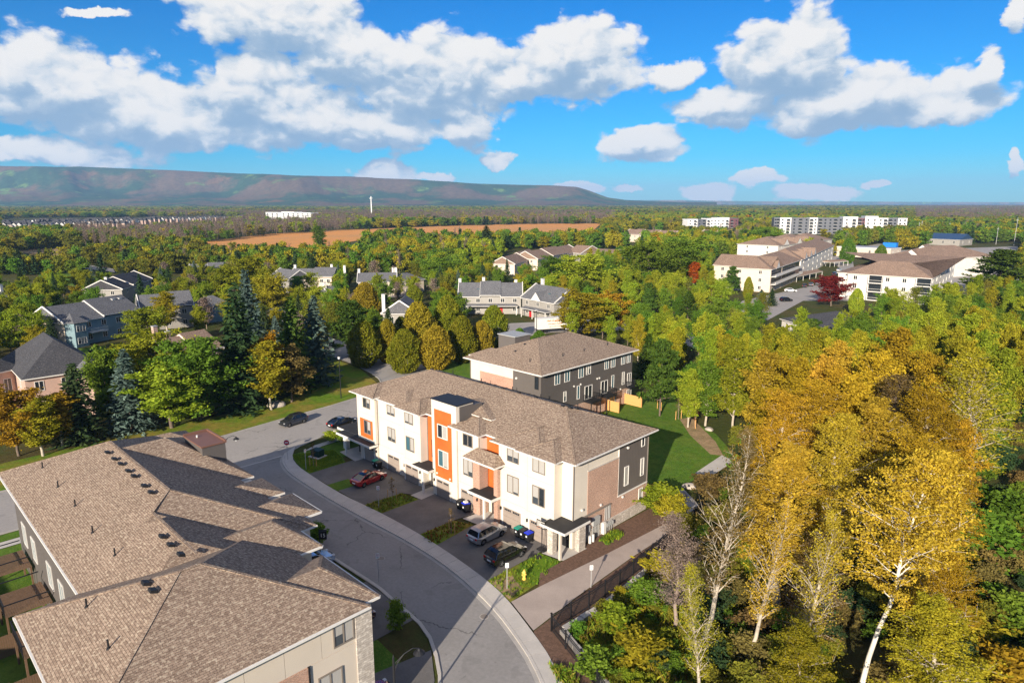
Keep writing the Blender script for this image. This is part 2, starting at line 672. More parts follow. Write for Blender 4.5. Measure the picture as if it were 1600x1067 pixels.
def catmull(pts, n=8):
    out = []
    P_ = [pts[0]] + list(pts) + [pts[-1]]
    for i in range(1, len(P_) - 2):
        p0, p1, p2, p3 = [np.array(q[:2], float) for q in P_[i - 1:i + 3]]
        for k in range(n):
            t_ = k / n
            out.append(tuple(.5 * ((2 * p1) + (-p0 + p2) * t_ + (2 * p0 - 5 * p1 + 4 * p2 - p3) * t_ ** 2 + (-p0 + 3 * p1 - 3 * p2 + p3) * t_ ** 3)))
    out.append(tuple(pts[-1][:2]))
    return out


def hip_slope(pts):
    return pts
# ------------------------------------------------------------------ ground, streets, lawns
g_ = MB()
R_ = 15500
g_.poly([(-R_, -R_, -.02), (R_, -R_, -.02), (R_, R_, -.02), (-R_, R_, -.02)], M_FLOOR)
go = g_.build('ground')
go['kind'] = 'structure'

# main road running past the far end of the two blocks
far_edge = catmull([(-23, -160), (-23, -60), (-22.6, -20), (-24.5, 0), (-26.0, 14), (-30, 24), (-45, 29), (-70, 31), (-120, 33)], 8)
near_edge = catmull([(-9.5, -160), (-9.5, -60), (-9.3, -30), (-9.2, -16), (-9.3, -7.5), (-11.5, -2), (-13.2, 6), (-14.5, 20), (-16, 30), (-20, 37), (-40, 40), (-70, 41), (-120, 42)], 8)
sheet('main_road', near_edge + far_edge[::-1], 0.004, M_ASPHO)
# curved side street between the blocks
curb_in = catmull([(-9.3, -7.3), (-7.2, -8.7), (-4.5, -9.6), (-1.4, -10.1), (6.5, -10.4), (14.9, -10.4), (23.9, -10.1), (30.7, -10.5), (37.7, -11.9), (42.4, -13.5), (46.1, -15.2), (50.5, -18.2), (56, -23.5), (60, -30)], 6)
curb_out = catmull([(-11.2, -4.2), (-8.0, -6.4), (-5.5, -7.3), (-2.2, -7.85), (7.4, -8.3), (15.9, -7.9), (23.4, -7.9), (30.2, -8.4), (36.7, -9.4), (42.6, -11.5), (46.8, -13.4), (51.5, -16.5), (57.5, -22), (62, -29)], 6)
left_in = catmull([(-9.3, -17.6), (-4, -17.3), (10, -17.0), (20, -16.8), (27.9, -16.6), (31.2, -16.9), (35.5, -17.3), (38.5, -18.4), (42.1, -20.7), (46, -24.5), (50, -30)], 6)
sheet('side_street', curb_in + left_in[::-1], 0.008, M_ASPH)
MB().poly([(-9.42, -17.6, .012), (-9.12, -17.6, .012), (-9.12, -7.3, .012), (-9.42, -7.3, .012)], M_CONC).build('street_joint_strip')['kind'] = 'structure'
# pavement: slabs with recessed joints, in curved courses
pv = MB().poly([(p[0], p[1], .02) for p in curb_out] + [(p[0], p[1], .02) for p in curb_in[::-1]], M_CONC2).build('pavement')
pv['kind'] = 'structure'


def resample(line, n):
    L = [0]
    for a, b in zip(line[:-1], line[1:]):
        L.append(L[-1] + math.hypot(b[0] - a[0], b[1] - a[1]))
    xs = np.linspace(0, L[-1], n)
    return list(zip(np.interp(xs, L, [p[0] for p in line]), np.interp(xs, L, [p[1] for p in line])))


NP = 46
ci, co_ = resample(curb_in, NP), resample(curb_out, NP)
for k in range(NP - 1):
    def lp(s, t_):
        a = np.array(ci[k]) * (1 - s) + np.array(ci[k + 1]) * s
        b = np.array(co_[k]) * (1 - s) + np.array(co_[k + 1]) * s
        return tuple(a * (1 - t_) + b * t_)
    g0, g1 = .008, .992
    MB().prism([lp(g0, .32), lp(g1, .32), lp(g1, 1), lp(g0, 1)], .0, .115, M_CONC).build('paving_slab', pv)
    MB().prism([lp(g0, .17), lp(g1, .17), lp(g1, .305), lp(g0, .305)], .0, .13, M_CONC).build('kerb_stone', pv)
    MB().prism([lp(.0, .0), lp(1, .0), lp(1, .165), lp(.0, .165)], .0, .022, M_CONC2).build('gutter_slab', pv)
# kerb on the other side
lk = MB()
lin = resample(left_in, 30)
for a, b in zip(lin[:-1], lin[1:]):
    lk.prism([(a[0] + .01, a[1] - .32), (b[0] - .01, b[1] - .32), (b[0] - .01, b[1]), (a[0] + .01, a[1])], 0, .10, M_CONC)
lko = lk.build('kerb')
lko['kind'] = 'structure'
nk = MB()
for line in ([p for p in near_edge if p[1] < -17.5], [p for p in near_edge if p[1] > -4], far_edge[:-16]):
    rs = resample(line, 40)
    for a, b in zip(rs[:-1], rs[1:]):
        dx, dy = b[0] - a[0], b[1] - a[1]
        L = math.hypot(dx, dy)
        nx_, ny_ = -dy / L * .12, dx / L * .12
        nk.prism([(a[0] - nx_, a[1] - ny_), (b[0] - nx_, b[1] - ny_), (b[0] + nx_, b[1] + ny_), (a[0] + nx_, a[1] + ny_)], 0, .11, M_CONC2)
nk.build('main_road_kerb')['kind'] = 'structure'
# pavement strip along the main road in front of the near block
sheet('roadside_path', [(-7.2, -160), (-5.6, -160), (-5.6, -19), (-7.2, -19)], .03, M_CONC)
sheet('roadside_path', [(-11.2, 12), (-9.8, 12), (-8.6, -1.5), (-6.0, -5.2), (-5.0, -6.9), (-7.6, -6.4), (-9.7, -2)], .034, M_CONC)
sheet('roadside_path', [(-12.2, 36), (-10.6, 36), (-9.8, 12), (-11.2, 12)], .034, M_CONC)

# ground around the middle block
sheet('lawn', [(-9.1, -160), (-7.3, -160), (-7.3, -19), (-9.1, -19)], .02, M_LAWN)
sheet('lawn', [(-5.5, -160), (60, -160), (60, -40), (44, -39), (44, -26), (44, -22), (-5.5, -17.6)], .012, M_LAWN)
sheet('lawn', [(-8.6, -6.2), (-5.5, -7.2), (-2.2, -7.8), (-.6, -7.9), (-.6, -2.4), (-2.6, -1.6), (-1.6, 3), (-5, 16), (-10, 36), (-12, 36), (-9.8, 12), (-8.4, -1)], .05, M_LAWN)
sheet('driveway', [(-.6, -8.0), (12.6, -8.1), (12.9, -3), (14.3, -2.2), (14.6, 1.5), (-.6, 1.5)], .06, M_DRIVE)
sheet('driveway', [(15.3, -7.9), (23.0, -7.95), (23.0, -3), (23.4, -1), (23.4, 1.5), (15.0, 1.5), (15.6, -2.5)], .06, M_DRIVE)
sheet('driveway', [(25.6, -8.1), (34.6, -9.0), (34.6, 1.0), (26.6, 1.0), (25.3, -3)], .06, M_DRIVE)
sheet('lawn', [(4.3, -8.15), (6.8, -8.2), (7.0, -5.6), (4.5, -5.2)], .075, M_LAWN)
sheet('planting_bed', [(12.5, -8.2), (15.8, -8.1), (15.9, -2.6), (13.0, -3.0)], .075, M_VERGE)
sheet('planting_bed', [(22.9, -8.1), (26.0, -8.2), (25.4, -2.4), (23.0, -3.2)], .075, M_VERGE)
sheet('concrete_step_pad', [(14.3, -2.6), (16.2, -2.4), (16.0, .9), (14.1, .9)], .085, M_CONC)
sheet('concrete_step_pad', [(23.4, -2.2), (26.4, -1.9), (26.6, 1.1), (23.8, 1.1)], .085, M_CONC)
sheet('concrete_step_pad', [(-4.6, -.9), (.0, -1.3), (.0, 1.2), (-4.6, 3.0)], .09, M_CONC)
sheet('concrete_step_pad', [(34.9, -1.6), (37.4, -1.2), (37.6, 2.4), (35.0, 1.2)], .09, M_CONC)
sheet('grass_verge', [(34.6, -9.0), (38.6, -9.9), (38.3, -6), (37.2, -1.4), (34.7, -1.7)], .07, M_VERGE)
sheet('bare_earth_patch', [(34.9, -8.9), (38.2, -9.6), (37.8, -7.6), (35.6, -6.6)], .076, M_SOIL)
sheet('mulch_bed', [(37.3, -4.5), (38.9, -6.5), (39.8, 4), (40.6, 13.6), (37.1, 15.5), (36.7, 2.2), (37.5, .5)], .082, M_MULCH)
sheet('walking_path', [(38.6, -9.8), (42.8, -11.4), (42.3, -5), (41.9, 4), (41.9, 13), (41.8, 15.2), (40.5, 13.5), (39.7, 3), (38.8, -6.3)], .088, mat('warm_path_asphalt', (.36, .295, .255), .85, .12, .4, fine=.1))
sheet('mulch_bed', [(42.9, -11.5), (48.5, -14.6), (51.5, -17.2), (50.4, -12.9), (45.0, -10.2), (44.6, 0), (43.4, 12), (42, 19), (41.9, 13), (42.0, 3), (42.4, -5)], .08, M_MULCH)
sheet('grass_verge', [(46.2, -13.6), (51.5, -16.6), (55, -20), (57, -22.5), (58, -20), (52.5, -15.2), (48, -12.8)], .086, M_VERGE)
# back garden lawn
lawn_p = px((985, 610), (1012, 622), (1062, 655), (1100, 668), (1135, 712), (1060, 768), (1010, 760))
sheet('back_lawn', [(11, 24.4), (36.6, 14.6)] + [(38, 19), (36.5, 23), (36.5, 30), (36, 38), (30, 44), (24, 47), (20, 52), (13, 58), (8, 62), (11.2, 50)], .03, M_LAWN)
sheet('bare_earth_patch', px((1062, 655), (1080, 652), (1118, 690), (1130, 712), (1110, 710), (1078, 680)), .045, M_SOIL)
sheet('concrete_pad', px((1086, 740), (1128, 712), (1146, 722), (1104, 750)), .12, M_CONC)
sheet('concrete_pad', px((1040, 775), (1068, 765), (1092, 790), (1080, 808), (1055, 800)), .12, M_CONC)
# verge and lawns over the main road
sheet('roadside_lawn', [(-23.2, -160), (-23.2, -60), (-22.8, -20), (-24.7, 0), (-26.2, 14), (-30, 23.6), (-45, 28.6), (-70, 30), (-100, 31), (-100, 22), (-60, 20), (-40, 14), (-34, 4), (-34, -12), (-34, -40), (-36, -160)], .01, M_VERGE)
sheet('neighbour_lawn', [(-16.5, 31), (-20.5, 37.6), (-40, 40.5), (-70, 41.5), (-70, 60), (-20, 60), (-6, 50), (-7, 26), (-13.5, 14), (-13.4, 12)], .006, M_LAWN)
for pts in (((60, 425), (110, 420), (180, 440), (150, 452), (60, 440)), ((120, 545), (165, 540), (175, 590), (140, 590))):
    sheet('neighbour_lawn', px(*pts), .006, M_LAWN)
# estate roads and car parks between the houses
for nm, pts in (('estate_road', ((400, 500), (450, 478), (520, 462), (640, 455), (648, 462), (530, 472), (462, 492), (430, 512))),
                ('estate_road', ((745, 512), (800, 505), (905, 500), (1010, 498), (1225, 560), (1180, 575), (1000, 515), (860, 520), (760, 535))),
                ('car_park', ((1160, 470), (1300, 440), (1326, 430), (1290, 402), (1330, 396), (1345, 470), (1255, 470), (1200, 500), (1120, 510))),
                ('car_park', ((1290, 395), (1590, 385), (1600, 470), (1500, 480), (1480, 430), (1380, 380)))):
    sheet(nm, px(*pts), .02, M_ASPHO)
sheet('distant_road', px((0, 404), (40, 405), (115, 418), (180, 427), (178, 421), (115, 411), (40, 400), (0, 398)), .3, M_ASPHO)
sheet('orange_stubble_field', px((300, 380), (420, 366), (560, 358), (720, 352), (830, 350), (940, 349), (925, 362), (700, 367), (560, 376), (480, 390), (380, 396)), .15, M_FIELD)
sheet('orange_stubble_field', px((0, 392), (80, 388), (190, 392), (150, 404), (60, 398)), .12, M_SOIL)
M_WATER = mat('deep_blue_lake', (.012, .13, .36), .7, .1, .001, spec=.1)
sheet('lake', px((1180, 318.9), (1700, 318.9), (2300, 322.6), (1700, 322.6), (1400, 321.9), (1180, 319.9)), .6, M_WATER)


# ------------------------------------------------------------------ building pieces
def window(parent, axis, c, a0, a1, z0, z1, out, frame=M_TAUPE, pane=M_GLASS, lights=2, fw=.07, blind=None):
    """A framed window on the wall plane c; axis 'x' = runs along x (faces y), out = +1/-1 outward."""
    t_ = .07 * out

    def bx(mb, s0, s1, q0, q1, d0, d1, m):
        lo, hi = sorted((c + d0, c + d1))
        if axis == 'x':
            mb.box(s0, s1, lo, hi, q0, q1, m)
        else:
            mb.box(lo, hi, s0, s1, q0, q1, m)
    fr = MB()
    bx(fr, a0, a1, z0, z0 + fw, -.01 * out, t_, frame)
    bx(fr, a0, a1, z1 - fw, z1, -.01 * out, t_, frame)
    bx(fr, a0, a0 + fw, z0 + fw, z1 - fw, -.01 * out, t_, frame)
    bx(fr, a1 - fw, a1, z0 + fw, z1 - fw, -.01 * out, t_, frame)
    for k in range(1, lights):
        xm = a0 + (a1 - a0) * k / lights
        bx(fr, xm - fw * .45, xm + fw * .45, z0 + fw, z1 - fw, -.01 * out, t_ * .9, frame)
    w = fr.build('window', parent)
    for k in range(lights):
        p = MB()
        l0, l1 = a0 + (a1 - a0) * k / lights + fw * .8, a0 + (a1 - a0) * (k + 1) / lights - fw * .8
        bx(p, l0, l1, z0 + fw * .8, z1 - fw * .8, .0, .02 * out, pane[k % len(pane)] if isinstance(pane, list) else pane)
        p.build('pane', w)
    return w


def garage(parent, x0, x1, v, z1=2.25, m=M_GARAGE, lightrow=True):
    rows = 4
    h = (z1 - .06) / rows
    d_ = None
    fr = MB()
    fr.box(x0 - .12, x0, v - .10, v - .002, 0.06, z1 + .1, M_WHITE)
    fr.box(x1, x1 + .12, v - .10, v - .002, 0.06, z1 + .1, M_WHITE)
    fr.box(x0, x1, v - .10, v - .002, z1, z1 + .1, M_WHITE)
    d_ = fr.build('garage_door', parent)
    for r in range(rows):
        MB().box(x0 + .01, x1 - .01, v - .05, v - .004, .07 + r * h, .07 + (r + 1) * h - .025, m).build('door_panel', d_)
    if lightrow:
        w = (x1 - x0)
        for s in (.08, .54):
            for k in range(4):
                a = x0 + w * s + k * w * .092
                MB().box(a, a + w * .075, v - .062, v - .045, z1 - .40, z1 - .17, M_GLASS).build('door_light', d_)
    return d_


def downspout(parent, x, y, z0, z1, m=M_TAUPE):
    MB().box(x - .045, x + .045, y - .045, y + .045, z0, z1, m).beam((x, y, z0), (x + .12, y - .2, z0 - .08), .08, m).build('downspout', parent)


def roof_vent(parent, x, y, z, k, face=-1, w=.38, axis='y'):
    """Low slant-backed box vent lying on the slope."""
    v = MB()
    dy = .42 * face
    p = [(x - w / 2, y, z - .02), (x + w / 2, y, z - .02), (x + w / 2, y - dy, z - .02 + k * .42 + .0), (x - w / 2, y - dy, z - .02 + k * .42)]
    q = [(x - w / 2, y, z + .20), (x + w / 2, y, z + .20), (x + w / 2, y - dy * .85, z + .22 + .1), (x - w / 2, y - dy * .85, z + .32)]
    v.mesh(p + q, [(0, 1, 5, 4), (1, 2, 6, 5), (2, 3, 7, 6), (3, 0, 4, 7), (4, 5, 6, 7)], M_BLACK)
    v.build('roof_vent', parent)


def pipe(parent, x, y, z):
    MB().tube((x, y, z - .05), (x, y, z + .55), .055, .055, M_BLACK, 8).tube((x, y, z - .05), (x, y, z + .06), .14, .10, M_BLACK, 8).build('vent_pipe', parent)


def ridge(mb, a, b, m=None):
    a, b = Vector(a), Vector(b)
    mb.beam(a + Vector((0, 0, .0)), b + Vector((0, 0, .0)), .22, m or M_SHING, .05)


def gutter(parent, a, b, m=M_WHITE, side=(0, -1)):
    a, b = Vector(a), Vector(b)
    s = Vector((side[0], side[1], 0)) * .06
    MB().beam(a + s, b + s, .11, m, .12).build('gutter', parent)


# ------------------------------------------------------------------ the middle townhouse block
T = thing('townhouse_block', 'three-storey cream and orange townhouse block with brown shingle roof facing the curved street', 'townhouse')
ZE = 9.72
K = .365
core = MB()
core.box(-.9, 36.6, 1.2, 14.5, 0, 9.55, M_CREAM)
core.build('wall', T)
# bays standing forward of the main wall
for (x0, x1, y0, z0, m) in ((-.9, 3.4, 0, 2.75, M_CREAM), (-.9, 3.4, .25, 0, M_CREAM2), (3.4, 9.6, .45, 0, M_CREAM), (9.6, 13.2, 0, 0, M_CREAM),
                            (20.3, 24.0, 0, 0, M_CREAM), (26.9, 31.0, .18, 0, M_CREAM), (31.0, 35.1, 0, 0, M_CREAM)):
    top = 9.5 if z0 or m is M_CREAM else 2.75
    MB().box(x0, x1, y0, 1.198, z0, top, m).build('bay_wall', T)
# charcoal rear and right-hand end
MB().box(-.9, 36.6, 14.502, 14.56, 2.9, 9.5, M_CHAR).box(-.9, 36.6, 14.502, 14.55, 0, 2.9, M_BRICK).build('rear_siding', T)
MB().box(36.602, 36.66, 8.9, 14.56, 3.45, 9.5, M_CHARV).build('end_siding', T)
MB().box(36.602, 36.68, 3.5, 8.897, 1.3, 7.9, M_BRICK).box(36.602, 36.68, 8.9, 14.5, 1.3, 3.32, M_BRICK).build('end_brick', T)
MB().box(36.602, 36.72, 3.5, 14.6, 0, 1.22, M_STONE).box(36.602, 36.76, 3.45, 14.62, 1.222, 1.297, M_CONC).build('end_stone_base', T)
MB().box(36.602, 36.74, 8.8, 14.6, 3.322, 3.448, M_WHITE).box(36.602, 36.70, 8.84, 8.896, 3.45, 9.5, M_WHITE).box(36.602, 36.72, 3.42, 8.84, 7.902, 8.0, M_CONC).build('trim_band', T)
MB().box(36.602, 36.63, 1.25, 3.48, 3.1, 9.5, M_CREAM).build('end_panel', T)
for (a0, a1, z0, z1) in ((9.95, 10.75, 4.25, 6.5), (13.1, 13.75, 4.5, 6.6), (13.1, 13.75, 8.0, 9.3), (12.9, 13.7, 1.4, 3.0)):
    window(T, 'y', 36.68, a0, a1, z0, z1, 1, M_WHITE, M_GLASS if z1 > 9 else M_GLASSC, 1, .08)
# orange panels
MB().box(-.25, 2.75, -.04, -.002, 3.45, 6.1, M_ORANGE).build('orange_panel', T)
MB().box(13.2, 15.7, 1.14, 1.198, 3.2, 9.4, M_ORANGE).build('orange_panel', T)
MB().box(24.0, 26.9, 1.14, 1.198, 3.2, 9.4, M_ORANGE).build('orange_panel', T)
# upper windows
PC = [M_GLASSC, M_GLASSC]
for (a0, a1, v, zb, zt, pn) in ((.65, 2.35, 0, 7.75, 9.15, [M_GLASS, M_GLASSC]), (.75, 2.35, -.04, 4.1, 6.0, [M_GLASS, M_GLASSC]),
                                (5.6, 7.3, .45, 7.75, 9.1, PC), (5.6, 7.3, .45, 4.15, 6.05, PC),
                                (10.1, 11.8, 0, 7.75, 9.2, [M_GLASSC, M_GLASSC]), (10.2, 11.9, 0, 4.15, 6.05, [M_GLASSB, M_GLASSC]),
                                (21.2, 22.85, 0, 7.7, 9.15, [M_GLASS, M_GLASS]), (21.2, 22.85, 0, 4.1, 6.15, PC),
                                (28.2, 29.95, .18, 7.7, 9.2, PC), (28.2, 29.95, .18, 4.1, 6.15, PC),
                                (32.1, 33.85, 0, 7.7, 9.25, PC), (32.1, 33.85, 0, 4.1, 6.2, [M_GLASSC, M_GLASS])):
    window(T, 'x', v, a0, a1, zb, zt, -1, M_TAUPE, pn, 2, .09)
window(T, 'x', 1.14, 14.0, 15.2, 3.9, 6.2, -1, M_BLACK, M_GLASS, 1, .06)
window(T, 'x', 1.14, 25.2, 26.1, 3.7, 6.4, -1, M_BLACK, M_GLASS, 1, .06)
M_JOINT = mat('stucco_joint', (.33, .29, .24), .9, .05)
for (a0, a1, v, zs) in ((-.9, 3.4, 0, (6.9,)), (3.4, 9.6, .45, (3.0, 6.9)), (9.6, 13.2, 0, (3.0, 6.9)), (20.3, 24.0, 0, (3.0, 6.9)), (26.9, 31.0, .18, (3.0, 6.9)), (31.0, 35.1, 0, (3.0, 6.9))):
    for z in zs:
        MB().box(a0 + .02, a1 - .02, v - .006, v - .002, z, z + .022, M_JOINT).build('stucco_joint', T)
    MB().box(a0 + .35, a0 + .372, v - .006, v - .002, 2.8, 9.4, M_JOINT).build('stucco_joint', T)
# garage doors
garage(T, .15, 2.55, .25)
garage(T, 5.4, 8.1, .45)
garage(T, 9.95, 12.7, 0)
garage(T, 16.4, 18.9, -.15)
garage(T, 20.75, 23.45, 0)
garage(T, 27.6, 30.35, .18)
garage(T, 31.75, 34.6, 0)
# the entrance tower with orange boarding and flat parapet
tw = MB()
tw.box(15.7, 20.2, -.15, 2.5, 0, 12.1, M_CREAM)
tw.build('tower_wall', T)
MB().box(16.25, 19.35, -.20, -.152, 2.55, 11.0, M_ORANGE).build('orange_panel', T)
MB().box(20.202, 20.25, .35, 2.5, 9.0, 11.9, M_CHAR).build('tower_side_siding', T)
MB().box(15.6, 20.35, -.25, 2.6, 12.1, 12.2, M_BLACK).box(15.7, 20.25, 2.5, 3.9, 10.8, 11.7, M_CHAR).build('tower_cap', T)
window(T, 'x', -.2, 16.85, 18.7, 7.6, 9.3, -1, M_WHITE, [M_GLASS, M_GLASSC], 2, .09)
window(T, 'x', -.2, 16.9, 18.75, 4.0, 6.1, -1, M_WHITE, [M_GLASSB, M_GLASSC], 2, .09)
# brick return of the second entrance
MB().box(23.15, 24.25, -.30, 1.0, 0, 6.9, M_BRICK).build('brick_pier', T)
MB().box(26.55, 27.15, -.30, .15, 0, 6.9, M_BRICK).build('brick_pier', T)
# canopies and their posts
def canopy(x0, x1, y0, y1, z, th=.28, m=M_MEMB, name='canopy'):
    return MB().box(x0, x1, y0, y1, z, z + th, M_WHITE).box(x0 + .1, x1 - .1, y0 + .1, y1 - .002, z + th, z + th + .05, m).build(name, T)
canopy(-5.0, 3.5, -1.1, .24, 2.72)
canopy(-6.9, -.92, .25, 4.8, 2.71)
MB().box(-6.9, -6.2, 4.0, 4.7, 0, 2.7, M_CREAM).box(-6.6, -6.3, -.6, -.3, 2.6, 2.7, M_CREAM).build('porch_pillar', T)
MB().box(-5.6, -4.9, .35, 1.0, 0, 2.7, M_WHITE).build('porch_pillar', T)
MB().box(-3.1, -2.9, -.9, -.7, 0, 2.7, M_WHITE).build('porch_post', T)
canopy(12.7, 16.1, -1.2, 1.13, 2.95)
MB().box(14.55, 14.8, -1.0, -.8, 0, 2.94, M_WHITE).build('porch_post', T)
canopy(23.3, 27.2, -1.35, 1.13, 2.9)
MB().box(25.7, 25.95, -1.2, -1.0, 0, 2.89, M_WHITE).build('porch_post', T)
cb = MB()
cb.hip(22.7, 27.9, -1.5, 1.4, 7.15, .9, M_SHING, M_WHITE, 'x', 1.0, 1.0, .2)
cb.build('entrance_roof', T)
cn = canopy(34.5, 37.8, -1.5, 2.6, 2.95, .22)
MB().box(35.2, 35.9, -1.1, -.45, 0, 2.94, M_STONE).build('porch_pillar', T)
MB().box(36.9, 37.15, -1.35, -1.1, 0, 2.94, M_CREAM2).build('porch_post', T)
MB().box(36.95, 37.5, 1.2, 2.2, 0, 2.94, M_STONE).build('porch_pillar', T)
for (a, v) in ((14.9, 1.2), (25.9, 1.2), (35.7, 1.2), (-2.2, 1.2)):
    d_ = MB().box(a - .5, a + .5, v - .06, v - .002, .1, 2.2, M_BLACK).build('front_door', T)
    MB().box(a + .3, a + .36, v - .10, v - .06, 1.0, 1.2, M_RIM).build('handle', d_)
# wall lamps
for a, v in ((9.75, 0), (13.0, 0), (3.1, .25), (27.3, .1), (34.9, 0), (31.4, 0), (23.9, -.32), (16.0, -.16)):
    MB().box(a - .07, a + .07, v - .16, v - .004, 1.75, 2.1, M_BLACK).build('wall_lamp', T)
for a, z in ((16.6, 2.95), (19.0, 2.85)):
    MB().tube((a, -.28, z), (a, -.2, z), .13, .13, M_WHITE, 10).build('security_light', T)
for (v, z) in ((2.4, 3.9), (10.3, 8.55), (9.6, 3.0), (5.6, 3.4)):
    MB().box(36.66, 36.85, v, v + .22, z, z + .2, M_WHITE).build('wall_vent', T)
# main roof and its cross hips
rf = MB()
X0, X1, Y0, Y1 = -1.7, 37.4, .4, 15.3
h_ = (Y1 - Y0) / 2 * K
rf.hip(X0, X1, Y0, Y1, ZE, h_, M_SHING, M_WHITE)
for (x0, x1, y0, y1, dz, run) in ((-1.6, 3.9, -.65, 6, .0, None), (4.2, 10.6, -.2, 6, .004, 2.5), (8.7, 13.9, -.70, 5.5, .008, 2.2), (19.3, 24.6, -.70, 6.5, .012, 2.4),
                                  (26.3, 33.6, -.55, 7, .016, None), (30.3, 35.8, -.75, 6.5, .02, None)):
    w = (x1 - x0) / 2
    rf.hip(x0, x1, y0, y1, ZE - .01 + dz, w * K * 1.02, M_SHING, M_WHITE, 'y', (w if run is None else run), 0, .17)
rf.hip(14.0, 23.6, 2.2, 8.2, ZE + .95, .95, M_SHING, M_WHITE, 'y', 2.2, 0, .1)
ro = rf.build('roof', T)
zr = ZE + h_
rc = MB()
ym = (Y0 + Y1) / 2
w = (Y1 - Y0) / 2
for a, b in (((X0 + w, ym, zr), (X1 - w, ym, zr)), ((X1, Y0, ZE), (X1 - w, ym, zr)), ((X1, Y1, ZE), (X1 - w, ym, zr)), ((X0, Y0, ZE), (X0 + w, ym, zr))):
    ridge(rc, a, b)
for (x0, x1, y0, dz, run) in ((-1.6, 3.9, -.65, 0, None), (8.7, 13.9, -.70, .008, 2.2), (19.3, 24.6, -.70, .012, 2.4), (30.3, 35.8, -.75, .02, None), (26.3, 33.6, -.55, .016, None)):
    wx = (x1 - x0) / 2
    rn = wx if run is None else run
    zt = ZE - .01 + dz + wx * K * 1.02
    ridge(rc, (x1, y0, ZE + dz), (x0 + wx, y0 + rn, zt))
    ridge(rc, (x0, y0, ZE + dz), (x0 + wx, y0 + rn, zt))
    ridge(rc, (x0 + wx, y0 + rn, zt), (x0 + wx, 5.0, zt))
rc.build('ridge_cap', ro)
gutter(T, (-1.6, -.65, ZE - .06), (3.9, -.65, ZE - .06))
gutter(T, (4.2, -.2, ZE - .06), (8.7, -.2, ZE - .06))
gutter(T, (8.7, -.7, ZE - .06), (13.9, -.7, ZE - .06))
gutter(T, (20.3, -.7, ZE - .06), (24.6, -.7, ZE - .06))
gutter(T, (26.3, -.55, ZE - .06), (30.3, -.55, ZE - .06))
gutter(T, (30.3, -.75, ZE - .06), (35.8, -.75, ZE - .06))
gutter(T, (35.8, .4, ZE - .06), (37.4, .4, ZE - .06))
gutter(T, (37.4, .4, ZE - .06), (37.4, 15.3, ZE - .06), side=(1, 0))
for x, y, z0 in ((3.45, .40, 3.1), (13.25, 1.1, 3.3), (36.65, 1.15, 3.2), (23.95, -.05, 7.3), (36.7, 14.5, .2), (9.55, .38, .2)):
    downspout(T, x, y, z0, 9.45)
for x in (-.5, 2.0, 4.6, 9.5, 10.6, 13.5, 16.2, 19.0, 24.0, 25.2):
    roof_vent(ro, x + 6, ym + .55, zr - .2 - .55 * K + .22, K, face=1)
for x, y in ((29.6, ym + .1), (30.6, ym + .15)):
    roof_vent(ro, x, y, zr - .12, K, face=1)
for x in (5, 11, 17, 22, 28):
    pipe(ro, x, 12.4, ZE + (Y1 - 12.4) * K)
# meters, conduits and pipes on the end wall
u = MB()
for y in (2.75, 3.0):
    u.box(36.70, 36.80, y, y + .10, .3, 2.6, M_GREYM)
u.box(36.7, 36.86, 2.3, 7.4, 3.02, 3.16, M_TAUPE)
for y in (6.5, 6.8, 7.1, 7.35):
    u.box(36.7, 36.79, y, y + .06, 1.4, 3.1, M_GREYM)
for y in (4.35, 4.6, 4.85, 5.1, 5.35):
    u.tube((36.8, y, .05), (36.8, y, 1.7), .035, .035, M_GREYM, 6)
u.build('conduit', T)
MB().box(36.70, 37.0, 4.2, 5.35, 1.65, 2.5, M_GREYM).build('electric_meter_box', T)
MB().box(36.72, 36.9, 3.45, 3.8, 1.2, 1.9, M_GREYM).build('electric_meter_box', T)
MB().box(36.76, 37.1, 5.9, 6.35, .1, 1.4, M_WHITE).build('utility_cabinet', T)
for k in range(4):
    MB().box(36.78, 37.1, 6.5 + k * .32, 6.72 + k * .32, .75, 1.15, M_GREYM).tube((36.9, 6.6 + k * .32, .1), (36.9, 6.6 + k * .32, .75), .03, .03, M_GREYM, 6).build('gas_meter', T)
for k in range(2):
    MB().tube((37.25, 3.3 + k * .5, .2), (37.25, 3.3 + k * .5, 1.0), .16, .16, M_WHITE, 10).build('air_intake_pipe', T)

# ------------------------------------------------------------------ the rear townhouse block
RB = thing('townhouse_block', 'charcoal-sided townhouse block with brown hip roof and rear balconies, beyond the cream block', 'townhouse')
ax0, ax1, ay0, ay1 = -5.6, 10.5, 25.2, 49.4
MB().box(ax0, ax1, ay0, ay1, 0, 9.3, M_CREAM).build('wall', RB)
MB().box(ax1 + .002, ax1 + .06, ay0, ay1, 2.75, 9.3, M_CHAR).box(4.6, ax1 + .06, ay0 - .05, ay0 - .002, 0, 9.3, M_CHARV).build('rear_siding', RB)
MB().box(ax1 + .002, ax1 + .07, ay0, ay1, 0, 2.74, M_BRICK).build('rear_brick', RB)
MB().box(-3.1, 4.58, ay0 - .06, ay0 - .002, 0, 7.6, M_BRICK).build('end_brick', RB)
rb = MB()
rb.hip(ax0 - .8, ax1 + .8, ay0 - .8, ay1 + .8, 9.5, 8.85 * K, M_SHING, M_WHITE, 'y')
rb.hip(-7.4, -1.5, 26.5, 32.5, 9.49, 1.1, M_SHING, M_WHITE, 'x', 2.5, 0)
rb.hip(-7.4, -1.5, 40.0, 46.5, 9.49, 1.2, M_SHING, M_WHITE, 'x', 2.5, 0)
rbo = rb.build('roof', RB)
zr2 = 9.5 + 8.85 * K
rc = MB()
